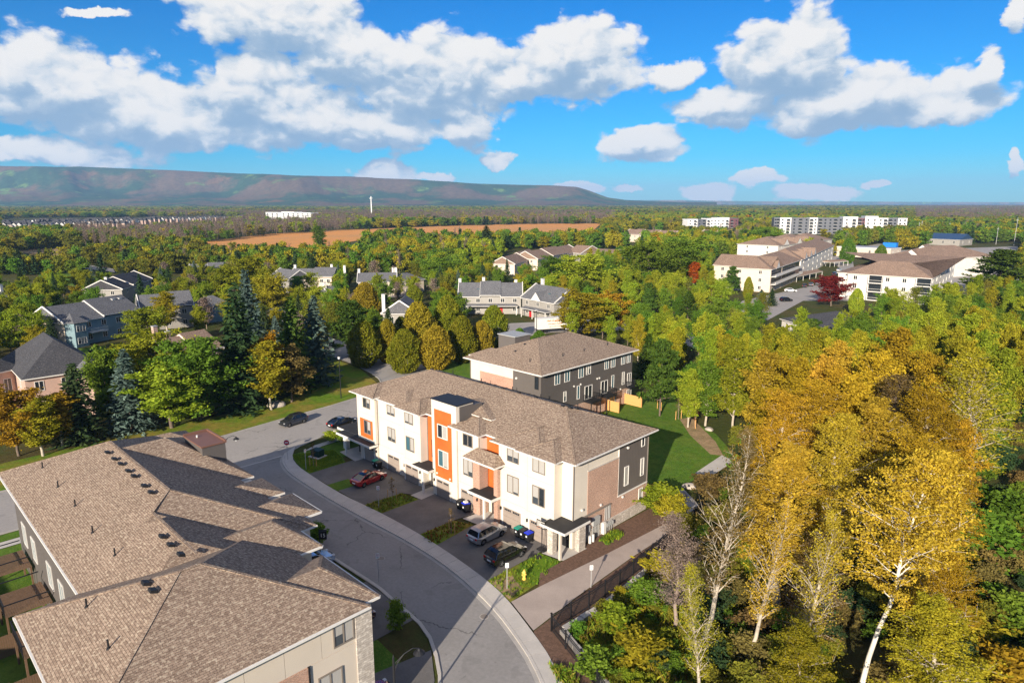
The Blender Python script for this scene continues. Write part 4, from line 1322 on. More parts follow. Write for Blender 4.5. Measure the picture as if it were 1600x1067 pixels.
a5, wa5, ra5 = building('apartment_building', 'apartment wing with a row of white cross gables, behind the nearest cream block', (1456, 434), (1492, 411), 9.4, 30, 5.2, M_WHITEW, M_TANS, roof='hip_y', floors=3, nwin=7, cat='apartment building')
for k in range(5):
    p = at(1375 + k * 17, 417 - k * 7.5, 11.0)
    q_ = a4.location
    g_w = MB().hip(-3.4, 3.4, -4.0, 14, 0, 3.0, M_TANS, M_WHITE, 'y', 0, 0, .2)
    g_w.mesh([(-3.2, -4.05, 0), (3.2, -4.05, 0), (0, -4.05, 2.85)], [(0, 1, 2)], M_WHITE)
    o = g_w.build('cross_gable', a5)
    inv = a5.matrix_basis.inverted() if False else None
    ang = a5.rotation_euler.z
    dx, dy = p.x - a5.location.x, p.y - a5.location.y
    o.location = (dx * math.cos(-ang) - dy * math.sin(-ang), dx * math.sin(-ang) + dy * math.cos(-ang), 9.6)
    o.rotation_euler = (0, 0, a4.rotation_euler.z - ang)
building('apartment_building', 'long brown-roofed wing behind the row of white cross gables', (1390, 398), (1462, 404), 9.2, 40, 5.0, M_WHITEW, M_TANS, roof='hip_y', floors=3, nwin=5, cat='apartment building')
building('clubhouse', 'low brown-roofed building with a wide white gable, right of the apartments', (1492, 410), (1533, 410), 5.0, 12, 3.0, M_WHITEW, M_TANS, roof='gable_y', floors=1, nwin=4, cat='clubhouse')
building('bungalow', 'charcoal hip-roofed bungalow in the wood, in front of the dark red tree', (1222, 498), (1322, 527), 3.6, 19, 3.4, M_WHITEW, M_DARKS, roof='hip_x', floors=1, nwin=5)
building('warehouse', 'low grey building with a blue solar roof beyond the apartments', (1449, 373), (1500, 375), 5.0, 26, 4.5, M_GREYW, mat('blue_solar_roof', (.03, .06, .12), .3, .1), floors=1, nwin=3, cat='warehouse', gtrim=False)
building('warehouse', 'pale low flat-roofed store beyond the blue skip', (1308, 386), (1392, 390), 6.0, 18, 1, M_TANW, M_GREYM, roof='flat', floors=1, nwin=4, cat='store')
sk = thing('skip', 'bright blue container standing on the pale store roof edge', 'container', (0, 0, 0))
pk = at(1391, 386, 6.6)
sk.location = pk
MB().box(-4, 4, -2, 2, 0, 2.6, mat('bright_blue_paint', (.01, .16, .55), .5, .05)).box(-4.1, 4.1, -2.1, 2.1, 2.6, 2.8, mat('bright_blue_paint', (.01, .16, .55))).build('bin_body', sk)
# open carports with brown roofs
for q1, q2, lab in (((1246, 432), (1286, 424), 'brown-roofed open carport between the two apartment wings'), ((1298, 410), (1326, 408), 'brown-roofed carport beyond the dark red tree')):
    A, B = at(*q1, 2.6), at(*q2, 2.6)
    w = (B - A).length
    t = thing('carport', lab, 'carport', (A.x, A.y, 0), math.atan2(B.y - A.y, B.x - A.x))
    MB().hip(0, w, 0, 6, 2.6, .9, M_TANS, M_WHITE, 'x', 0, 0).build('roof', t)
    for k in range(5):
        for y in (.3, 5.7):
            MB().box(w * k / 4 - .08 + (.1 if k == 0 else -.1 if k == 4 else 0), w * k / 4 + .08, y - .08, y + .08, 0, 2.42, M_WHITE).build('post', t)
# the far subdivision: one roofline per house
rng = random.Random(5)
sub0 = None
n_sub = 0
for row, (y0, y1, xa, xb, cnt) in enumerate(((352, 346, 0, 240, 30), (349, 341, 60, 384, 40), (357, 352, -20, 200, 24))):
    for k in range(cnt):
        f = (k + rng.random() * .4) / cnt
        X, Y = xa + (xb - xa) * f, y0 + (y1 - y0) * f
        p = at(X, Y + 4, 0)
        if sub0 is None:
            sub0 = thing('subdivision_house', 'dark-roofed two-storey house in the far subdivision left of the lone white building', 'house', (p.x, p.y, 0), 0, 'houses of the far subdivision')
            MB().box(-6, 6, -5, 5, 0, 6, M_PINKW).build('wall', sub0)
            MB().hip(-6.5, 6.5, -5.5, 5.5, 6, 3.6, M_DARKS, M_WHITE, 'x', 2, 2).build('roof', sub0)
            MB().hip(-4.5, .5, -7, 2, 6.02, 2.6, M_DARKS, M_WHITE, 'y', 0, 0).mesh([(-4.4, -7.02, 3), (.4, -7.02, 3), (.4, -7.02, 6), (-2, -7.02, 8.4), (-4.4, -7.02, 6)], [(0, 1, 2, 3, 4)], M_WHITE).build('gable', sub0)
            c = sub0
        else:
            c = dup(sub0, (p.x, p.y, 0))
        c.rotation_euler.z = YAW + rng.choice((0, 0, .5, 1.57)) + rng.uniform(-.1, .1)
        c.scale = (1, 1, .9 + rng.random() * .3)

# ------------------------------------------------------------------ hills beyond the plain
def hillmat():
    m, t, b = base_mat('wooded_hillside')
    co = t.new('ShaderNodeTexCoord').outputs['Object']
    a = t.noise(co, .0016, 6, .6)
    c_ = t.noise(co, .0045, 5, .65)
    s = t.noise(co, .03, 4, .7)
    col = t.mix(t.step(a, .44, .56), (.028, .062, .028, 1), (.12, .078, .045, 1))
    col = t.mix(t.step(c_, .58, .66), col, (.11, .18, .045, 1))
    col = t.mix(t.step(t.noise(co, .0028, 5, .6), .60, .67), col, (.15, .085, .04, 1))
    sc = t.vmath('SCALE', col, None)
    t.put(sc.node.inputs[3], t.step(s, .3, .7, .6, 1.4, 'LINEAR'))
    t.l.new(sc, b.inputs['Base Color'])
    b.inputs['Roughness'].default_value = 1
    b.inputs['Specular IOR Level'].default_value = 0
    return m


SKY = [(-900, 275), (-500, 268), (-200, 263), (0, 262), (70, 263), (130, 262), (200, 265), (270, 267), (330, 270), (420, 275), (480, 277), (540, 277), (600, 280), (650, 282), (700, 285), (750, 288), (830, 290), (870, 291), (900, 293), (918, 298),
       (935, 304), (950, 309), (975, 312.5), (1010, 314.5), (1060, 315.6), (1120, 316.2)]


def fbm(x, y, seed, oct_=5):
    r = np.random.RandomState(seed)
    out = np.zeros_like(x)
    amp, fr_ = 1.0, 1.0
    for o in range(oct_):
        for _ in range(3):
            a = r.uniform(0, 2 * np.pi)
            ph = r.uniform(0, 6.28)
            out += amp / 3 * np.sin((x * np.cos(a) + y * np.sin(a)) * fr_ + ph + .6 * out)
        amp *= .55
        fr_ *= 2.03
    return out


nx, ny = 520, 46
pxs = np.linspace(-900, 1120, nx)
top = np.interp(pxs, [s[0] for s in SKY], [s[1] for s in SKY])
foot_d, crest_d = 4300.0, 6800.0
V = []
tt = np.linspace(0, 1, ny)
PX, TT = np.meshgrid(pxs, tt)
D = foot_d + (crest_d * 1.35 - foot_d) * TT
crest_h = (HORIZON - np.interp(PX, pxs, top)) / FPX / 1.043 * crest_d + 35
X_ = PX * 6.5
rid = fbm(X_ / 420.0, D / 900.0, 3)
rid2 = fbm(X_ / 130.0, D / 260.0, 9)
tc_ = np.clip((D - foot_d) / (crest_d - foot_d), 0, 1)
prof = np.clip(tc_ + .12 * rid * np.sin(np.pi * tc_), 0, 1)
prof = .48 * np.clip(prof * 1.2, 0, 1) ** 1.5 + .52 * (1 / (1 + np.exp(-(prof - .74) * 20)))
prof = prof / prof.max()
Z = crest_h * prof + rid2 * 7 * np.sin(np.pi * np.clip(tc_, 0, 1)) * (crest_h > 60)
Z = np.where(D > crest_d, crest_h * (1 - .0 * (D - crest_d)), Z) + np.where(D > crest_d, -(D - crest_d) * .045, 0)
Z[0] = -5
ca = np.cos(YAW)
sa = np.sin(YAW)
rx = (PX - 800) / FPX / 1.0212
fwd = math.cos(PITCH)
wx = CAM.x + D * (rx * ca - 1.0 * sa)
wy = CAM.y + D * (rx * sa + 1.0 * ca)
verts = np.stack([wx, wy, Z], -1).reshape(-1, 3)
idx = np.arange(nx * ny).reshape(ny, nx)
faces = np.stack([idx[:-1, :-1], idx[:-1, 1:], idx[1:, 1:], idx[1:, :-1]], -1).reshape(-1, 4)


def np_mesh(name, verts, faces, mats, midx=None, smooth=False):
    me = bpy.data.meshes.new(name)
    nv, nf, k = len(verts), len(faces), faces.shape[1]
    me.vertices.add(nv)
    me.vertices.foreach_set('co', np.ascontiguousarray(verts, dtype=np.float32).ravel())
    me.loops.add(nf * k)
    me.loops.foreach_set('vertex_index', np.ascontiguousarray(faces, dtype=np.int32).ravel())
    me.polygons.add(nf)
    me.polygons.foreach_set('loop_start', np.arange(0, nf * k, k, dtype=np.int32))
    for m in mats:
        me.materials.append(m)
    if midx is not None:
        me.polygons.foreach_set('material_index', np.ascontiguousarray(midx, dtype=np.int32))
    if smooth:
        me.polygons.foreach_set('use_smooth', np.ones(nf, dtype=bool))
    me.update(calc_edges=True)
    return me


hme = np_mesh('hills', verts, faces, [hillmat()], smooth=True)
ho = bpy.data.objects.new('hills', hme)
COL.objects.link(ho)
ho['kind'] = 'structure'
# low far shore on the right
p_ = MB()
sh = [(900, 315.5), (1000, 313.2), (1060, 313.0), (1120, 314.2), (1200, 315.0), (1330, 315.2), (1500, 316.0), (1700, 316.2)]
for a, b in zip(sh[:-1], sh[1:]):
    d_ = 13000
    def P3(X, Yp, zz=None):
        r_ = (X - 800) / FPX / 1.0212
        z_ = (HORIZON - Yp) / FPX * d_ + 35 if zz is None else zz
        return (CAM.x + d_ * (r_ * ca - sa), CAM.y + d_ * (r_ * sa + ca), z_)
    def P4(X):
        r_ = (X - 800) / FPX / 1.0212
        return (CAM.x + 14500 * (r_ * ca - sa), CAM.y + 14500 * (r_ * sa + ca), 0)
    p_.poly([P3(a[0], 0, 0), P3(b[0], 0, 0), P3(b[0], b[1]), P3(a[0], a[1])], MATS.get('x') or hme.materials[0])
    p_.poly([P3(a[0], a[1]), P3(b[0], b[1]), P4(b[0]), P4(a[0])], hme.materials[0])
po = p_.build('far_shore_hills')
po['kind'] = 'structure'
# ------------------------------------------------------------------ trees: leaves are small faces spread through each crown
def leafmat(name, c1, c2, trans=.30, hue=.02, val=.24):
    m = bpy.data.materials.new(name)
    m.use_nodes = True
    t = NT(m.node_tree)
    t.n.clear()
    out = t.new('ShaderNodeOutputMaterial')
    oi = t.new('ShaderNodeObjectInfo')
    ge = t.new('ShaderNodeNewGeometry')
    co = t.new('ShaderNodeTexCoord').outputs['Object']
    n = t.noise(co, .55, 3, .6)
    f = t.math('ADD', t.math('MULTIPLY', ge.outputs['Random Per Island'], .55), t.math('MULTIPLY', t.step(n, .35, .65), .5), clamp=True)
    col = t.mix(f, C4(c1), C4(c2))
    hs = t.new('ShaderNodeHueSaturation')
    t.put(hs.inputs['Hue'], t.math('MULTIPLY_ADD', oi.outputs['Random'], 2 * hue, .5 - hue))
    t.put(hs.inputs['Value'], t.math('MULTIPLY_ADD', t.math('FRACT', t.math('MULTIPLY', oi.outputs['Random'], 7.31)), 2 * val, 1 - val))
    t.put(hs.inputs['Color'], col)
    df = t.new('ShaderNodeBsdfDiffuse')
    tl = t.new('ShaderNodeBsdfTranslucent')
    mx = t.new('ShaderNodeMixShader')
    t.l.new(hs.outputs[0], df.inputs[0])
    t.l.new(t.vmath('MULTIPLY', hs.outputs[0], (1.25, 1.15, .6)), tl.inputs[0])
    mx.inputs[0].default_value = trans
    t.l.new(df.outputs[0], mx.inputs[1])
    t.l.new(tl.outputs[0], mx.inputs[2])
    t.l.new(mx.outputs[0], out.inputs[0])
    MATS[name] = m
    return m


LM = dict(
    green=leafmat('green_leaves', (.070, .14, .015), (.17, .26, .030)),
    lime=leafmat('yellow_green_leaves', (.15, .21, .015), (.33, .36, .030)),
    olive=leafmat('olive_leaves', (.12, .135, .02), (.25, .24, .03)),
    gold=leafmat('golden_leaves', (.25, .165, .016), (.46, .31, .022), hue=.012),
    goldgreen=leafmat('green_gold_leaves', (.19, .19, .015), (.40, .34, .025), hue=.012),
    orange=leafmat('orange_leaves', (.28, .13, .012), (.46, .24, .018), hue=.01),
    bronzegold=leafmat('brown_gold_leaves', (.27, .185, .018), (.54, .385, .040), hue=.02),
    red=leafmat('dark_red_leaves', (.13, .012, .018), (.25, .03, .03), hue=.008),
    fire=leafmat('fiery_orange_leaves', (.45, .06, .01), (.60, .13, .012), hue=.01),
    spruce=leafmat('dark_spruce_needles', (.022, .045, .018), (.055, .085, .03), .12, val=.15),
    blue=leafmat('blue_spruce_needles', (.045, .075, .06), (.12, .17, .14), .12, val=.12),
    pine=leafmat('pine_needles', (.035, .07, .012), (.085, .13, .02), .15),
    cedar=leafmat('cedar_sprays', (.095, .125, .010), (.23, .22, .018), .2, hue=.015, val=.15),
    bronze=leafmat('bronze_cedar_sprays', (.16, .13, .012), (.32, .245, .022), .2, hue=.01, val=.12),
    dull=leafmat('dull_autumn_leaves', (.11, .085, .03), (.22, .16, .05)),
    bare=leafmat('grey_twig_haze', (.14, .105, .085), (.25, .19, .15), .1, hue=.008, val=.12),
    reed=leafmat('reed_leaves', (.20, .17, .03), (.38, .30, .06), .3),
)


def quads(rs, cen, size, aspect=.6, upbias=.35, jitter=.45, axis=None):
    n = len(cen)
    nrm = rs.normal(size=(n, 3))
    nrm[:, 2] = np.abs(nrm[:, 2]) * (1 + upbias)
    nrm /= np.linalg.norm(nrm, axis=1, keepdims=True)
    a = rs.normal(size=(n, 3)) if axis is None else axis + .35 * rs.normal(size=(n, 3))
    a -= nrm * (a * nrm).sum(1, keepdims=True)
    a /= np.linalg.norm(a, axis=1, keepdims=True) + 1e-9
    b = np.cross(nrm, a)
    s = (size * (1 + jitter * (rs.rand(n) - .5) * 2))[:, None] if np.isscalar(size) else (size * (1 + jitter * (rs.rand(n) - .5) * 2))[:, None]
    a = a * s
    b = b * s * aspect
    v = np.stack([cen - a, cen - b, cen + a, cen + b], 1).reshape(-1, 3)
    f = np.arange(4 * n).reshape(-1, 4)
    return v, f


def skeleton(rs, H, R, clear=.28, limbs=26, subs=4, lean=(0, 0), up=.55, trunk_r=.18, prof=None, wob=.25):
    """Tapered trunk with limbs and twigs; returns tube segments and twig points."""
    segs, tips = [], []
    n = 9
    P_ = []
    off = np.zeros(2)
    for k in range(n + 1):
        t_ = k / n
        off = off + rs.normal(size=2) * wob * H / 60
        P_.append(np.array([lean[0] * t_ * H + off[0], lean[1] * t_ * H + off[1], H * t_]))
    rad = lambda t_: trunk_r * (1 - .9 * t_) + .012
    for k in range(n):
        segs.append((P_[k], P_[k + 1], rad(k / n), rad((k + 1) / n), 0))
    prof = prof or (lambda s: math.sin(math.pi * min(1, .12 + s * .86)) ** .7)
    ga = rs.uniform(0, 6.28)
    for i in range(limbs):
        t_ = clear + (1 - clear) * (i + rs.rand() * .8) / limbs * .97
        k = min(n - 1, int(t_ * n))
        base = P_[k] + (P_[k + 1] - P_[k]) * (t_ * n - k)
        s = (t_ - clear) / (1 - clear)
        L = R * max(.12, prof(s)) * rs.uniform(.75, 1.15)
        ga += 2.4 + rs.normal() * .3
        el_ = up + s * .5 + rs.normal() * .12
        d_ = np.array([math.cos(ga) * math.cos(el_), math.sin(ga) * math.cos(el_), math.sin(el_)])
        r0 = rad(t_) * .5
        q = base
        pts = [q]
        for j in range(4):
            d_ = d_ + rs.normal(size=3) * .14 + np.array([0, 0, .06])
            d_ /= np.linalg.norm(d_)
            q2 = q + d_ * L / 4
            segs.append((q, q2, r0 * (1 - j / 4.2), r0 * (1 - (j + 1) / 4.2) + .004, 1))
            q = q2
            pts.append(q)
        tips.append((q, L))
        for j in range(subs):
            a = pts[1 + j % 4] if len(pts) > 4 else pts[-1]
            d2 = d_ + rs.normal(size=3) * .75
            d2[2] = abs(d2[2]) * .8
            d2 /= np.linalg.norm(d2)
            L2 = L * rs.uniform(.28, .55)
            e = a + d2 * L2
            segs.append((a, e, r0 * .35, .006, 2))
            tips.append((e, L2))
            tips.append((a * .5 + e * .5, L2))
    return segs, tips


def tubes(segs, minlvl=3, sides=(7, 4, 3)):
    V_, F_s, off = [], [], 0
    for (a, b, r0, r1, lv) in segs:
        if lv >= minlvl:
            continue
        n = sides[lv]
        d_ = b - a
        d_ = d_ / (np.linalg.norm(d_) + 1e-9)
        u_ = np.cross(d_, [0, 0, 1.0] if abs(d_[2]) < .9 else [1.0, 0, 0])
        u_ /= np.linalg.norm(u_)
        w_ = np.cross(d_, u_)
        an = np.arange(n) * 2 * np.pi / n
        ring = np.cos(an)[:, None] * u_ + np.sin(an)[:, None] * w_
        V_.append(a + ring * r0)
        V_.append(b + ring * r1)
        i = np.arange(n)
        F_s.append(np.stack([i, (i + 1) % n, n + (i + 1) % n, n + i], 1) + off)
        off += 2 * n
    return np.concatenate(V_), np.concatenate(F_s)


def broadleaf(seed, H, R, leaves, size, limbs=26, subs=4, clear=.28, up=.55, spread=.20, lean=(0, 0), trunk_r=.2, prof=None, lowest=1, wob=.25):
    rs = np.random.RandomState(seed)
    segs, tips = skeleton(rs, H, R, clear, limbs, subs, lean, up, trunk_r, prof, wob)
    tv, tf = tubes(segs, lowest + 1)
    T_ = np.array([t_[0] for t_ in tips])
    L_ = np.array([t_[1] for t_ in tips])
    i = rs.randint(0, len(T_), leaves)
    sg = np.clip(L_[i] * spread * 1.6, R * .035, R * .13)[:, None]
    cen = T_[i] + rs.normal(size=(leaves, 3)) * sg * np.array([1, 1, .75])
    lv, lf = quads(rs, cen, size)
    return (tv, tf), (lv, lf)


def spruce(seed, H, R, whorls=26, per=9, cards=16, size=.28):
    rs = np.random.RandomState(seed)
    C_, A_, S_ = [], [], []
    segs = [(np.array([0, 0, 0.]), np.array([0, 0, H * .97]), R * .06, .01, 0)]
    for w in range(whorls):
        t_ = .05 + .95 * (w / whorls) ** .92
        z = H * t_
        L = R * (1 - t_) ** .82 * rs.uniform(.88, 1.1) + .08
        m = max(5, int(per * (1 - t_ * .4)))
        a0 = rs.uniform(0, 6.28)
        for k in range(m):
            a = a0 + 6.283 * k / m + rs.normal() * .18
            l_ = L * rs.uniform(.72, 1.12)
            dr = -.28 + .35 * t_ + rs.normal() * .06
            d_ = np.array([math.cos(a), math.sin(a), dr])
            nc = max(4, int(cards * (l_ / R) ** .6))
            s = (np.arange(nc) + rs.rand(nc)) / nc
            p = np.array([0, 0, z]) + d_ * (l_ * s)[:, None]
            p[:, 2] += .16 * l_ * s ** 2.2
            side = np.array([-math.sin(a), math.cos(a), 0])
            wdt = (1 - s) * l_ * .22 + .10
            p = p + side * (rs.uniform(-1, 1, nc) * wdt)[:, None]
            p[:, 2] += -np.abs(rs.normal(size=nc)) * .10 * (l_ ** .5)
            C_.append(p)
            ax = np.tile(d_, (nc, 1)) + side * rs.normal(size=(nc, 1)) * .8 + np.array([0, 0, -.25])
            A_.append(ax)
    cen = np.concatenate(C_)
    ax = np.concatenate(A_)
    lv, lf = quads(rs, cen, size, .42, .8, .4, ax)
    return tubes(segs, 1, (6, 4, 3)), (lv, lf)


def cedar(seed, H, R, n=7000, size=.26, twin=False):
    rs = np.random.RandomState(seed)
    t_ = rs.beta(1.15, 1.25, n)
    a = rs.uniform(0, 6.283, n)
    prof = np.sin(np.pi * np.clip(t_ * .93 + .045, 0, 1) ** .78) ** .62
    lump = 1 + .10 * np.sin(a * 3 + t_ * 9 + seed) + .08 * np.sin(a * 7 - t_ * 17) + .06 * rs.normal(size=n)
    r = R * prof * lump * (1 - .35 * rs.rand(n) ** 2.5)
    cen = np.stack([r * np.cos(a), r * np.sin(a), H * t_ + .15], 1)
    out = np.stack([np.cos(a) * .5, np.sin(a) * .5, np.ones(n) * 1.3], 1)
    lv, lf = quads(rs, cen, size, .5, .0, .5, out)
    segs = [(np.array([0, 0, 0.]), np.array([0, 0, H * .8]), .14, .03, 0)]
    return tubes(segs, 1), (lv, lf)


def pine(seed, H, R, n=9000, size=.30):
    rs = np.random.RandomState(seed)
    segs, tips = skeleton(rs, H, R, .18, 34, 4, (0, 0), .08, .17, lambda s: (1 - s) ** .7 + .05)
    T_ = np.array([t_[0] for t_ in tips])
    i = rs.randint(0, len(T_), n)
    cen = T_[i] + rs.normal(size=(n, 3)) * np.array([R * .10, R * .10, R * .05])
    lv, lf = quads(rs, cen, size, .35, .6)
    return tubes(segs, 2), (lv, lf)


SRC = {}


def tree_src(key, maker, bark=None):
    (tv, tf), (lv, lf) = maker
    tm = np_mesh('trunk_' + key, tv, tf, [bark or M_BARK], smooth=True)
    lm = np_mesh('crown_' + key, lv, lf, [LM['green']])
    H = float(lv[:, 2].max())
    SRC[key] = (tm, lm, H, float(np.percentile(np.hypot(lv[:, 0], lv[:, 1]), 96)))


col_prof = lambda s: (math.sin(math.pi * min(1, .10 + s * .88)) ** .55)
pop_prof = lambda s: (1 - s) ** .45 * min(1, .5 + s * 2.2)
for i in range(5):   # mid-distance broadleaf trees
    tree_src('broad%d' % i, broadleaf(20 + i, 10, [4.2, 3.6, 4.6, 3.9, 3.2][i], 17000, .155, 26, 5, .14, .5, .13, trunk_r=.17))
for i in range(4):   # narrow poplars and aspens
    tree_src('poplar%d' % i, broadleaf(40 + i, 13, 2.9, 17000, .14, 36, 5, .16, .85, .14, trunk_r=.16, prof=col_prof, lowest=1), M_BARKP)
for i in range(3):
    tree_src('spruce%d' % i, spruce(60 + i, 14, 3.3, 30, 10, 20, .34))
for i in range(4):
    tree_src('cedar%d' % i, cedar(70 + i, 7.5, [2.3, 1.9, 2.5, 2.1][i], 13000, .15))
for i in range(2):
    tree_src('pine%d' % i, pine(80 + i, 12, 3.4, 9000, .30))
for i in range(2):   # thin crowns
    tree_src('sparse%d' % i, broadleaf(90 + i, 11, 3.4, 2600, .20, 34, 6, .15, .75, .3, trunk_r=.13, lowest=2), M_TWIG)
for i in range(2):
    tree_src('bush%d' % i, broadleaf(100 + i, 3.2, 1.9, 3800, .16, 16, 4, .04, .6, .3, trunk_r=.05))
tree_src('sapling', broadleaf(110, 3.4, .7, 260, .07, 14, 3, .3, .9, .3, trunk_r=.03, lowest=2), M_TWIG)
# near golden trees: fine leaves and visible pale limbs
for i in range(4):
    tree_src('aspen%d' % i, broadleaf(120 + i, 20, [4.4, 3.8, 4.8, 4.1][i], 36000, .080, 46, 7, .26, .78, .095, lean=[(.02, 0), (-.03, .02), (0, -.02), (.03, .02)][i], trunk_r=.26, prof=pop_prof, lowest=2, wob=.5), M_BARKP)
for i in range(2):
    tree_src('thinaspen%d' % i, broadleaf(130 + i, 18, 3.4, 9000, .08, 46, 8, .22, .8, .28, lean=[(.03, .02), (-.04, 0)][i], trunk_r=.2, prof=pop_prof, lowest=2, wob=.6), M_BARKP)

M_BARKW = mat('white_aspen_bark', (.62, .57, .48), .8, .2, 1.0, bump=.3, bscale=5)
tree_src('hero', broadleaf(301, 19, 4.0, 24000, .075, 34, 7, .46, .62, .10, lean=(.15, 0), trunk_r=.155, prof=pop_prof, lowest=2, wob=.25), M_BARKP)
tree_src('hero2', broadleaf(302, 18, 3.2, 7000, .075, 44, 8, .30, .75, .2, lean=(.17, 0), trunk_r=.24, prof=pop_prof, lowest=2, wob=.3), M_BARKP)
NTREE = 0
TREES = []


def tree(src, pos, H, rot, leaf, name, label, cat='tree', group=None, wide=1.0, bark=None):
    tm, lm, h0, r0 = SRC[src]
    t = thing(name, label, cat, (pos[0], pos[1], 0), rot, group)
    s = H / h0
    t.scale = (s * wide, s * wide, s)
    a = bpy.data.objects.new('trunk', tm)
    COL.objects.link(a)
    a.parent = t
    if bark:
        a.material_slots[0].link = 'OBJECT'
        a.material_slots[0].material = bark
    c = bpy.data.objects.new('crown', lm)
    COL.objects.link(c)
    c.parent = t
    c.material_slots[0].link = 'OBJECT'
    c.material_slots[0].material = LM[leaf]
    TREES.append((pos[0], pos[1], r0 * s * wide))
    return t


def project(p):
    v = Vector((p[0], p[1], p[2])) - CAM
    x = v.x * math.cos(YAW) + v.y * math.sin(YAW)
    y = -v.x * math.sin(YAW) + v.y * math.cos(YAW)
    c, s = math.cos(PITCH), math.sin(PITCH)
    dd, up_ = y * c - v.z * s, y * s + v.z * c
    return 800 + FPX * x / dd, 533.5 - FPX * up_ / dd


def tree_px(src, bx, by, ty, leaf, name, label, wpx=None, group=None, rot=None, bark=None):
    """Tree whose foot stands at photo place (bx, by) and whose top reaches photo height ty."""
    p = at(bx, by)
    lo, hi = .5, 40.0
    for _ in range(30):
        m = (lo + hi) / 2
        if project((p.x, p.y, m))[1] > ty:
            lo = m
        else:
            hi = m
    wide = 1.0
    if wpx:
        dist = (p - Vector((CAM.x, CAM.y, 0))).length
        want = wpx / 2 * dist / FPX
        wide = want / (SRC[src][3] * hi / SRC[src][2])
        wide = max(.5, min(2.0, wide))
    return tree(src, p, hi, rot if rot is not None else (bx * 7 + by) % 6.28, leaf, name, label, wide=wide, group=group, bark=bark)


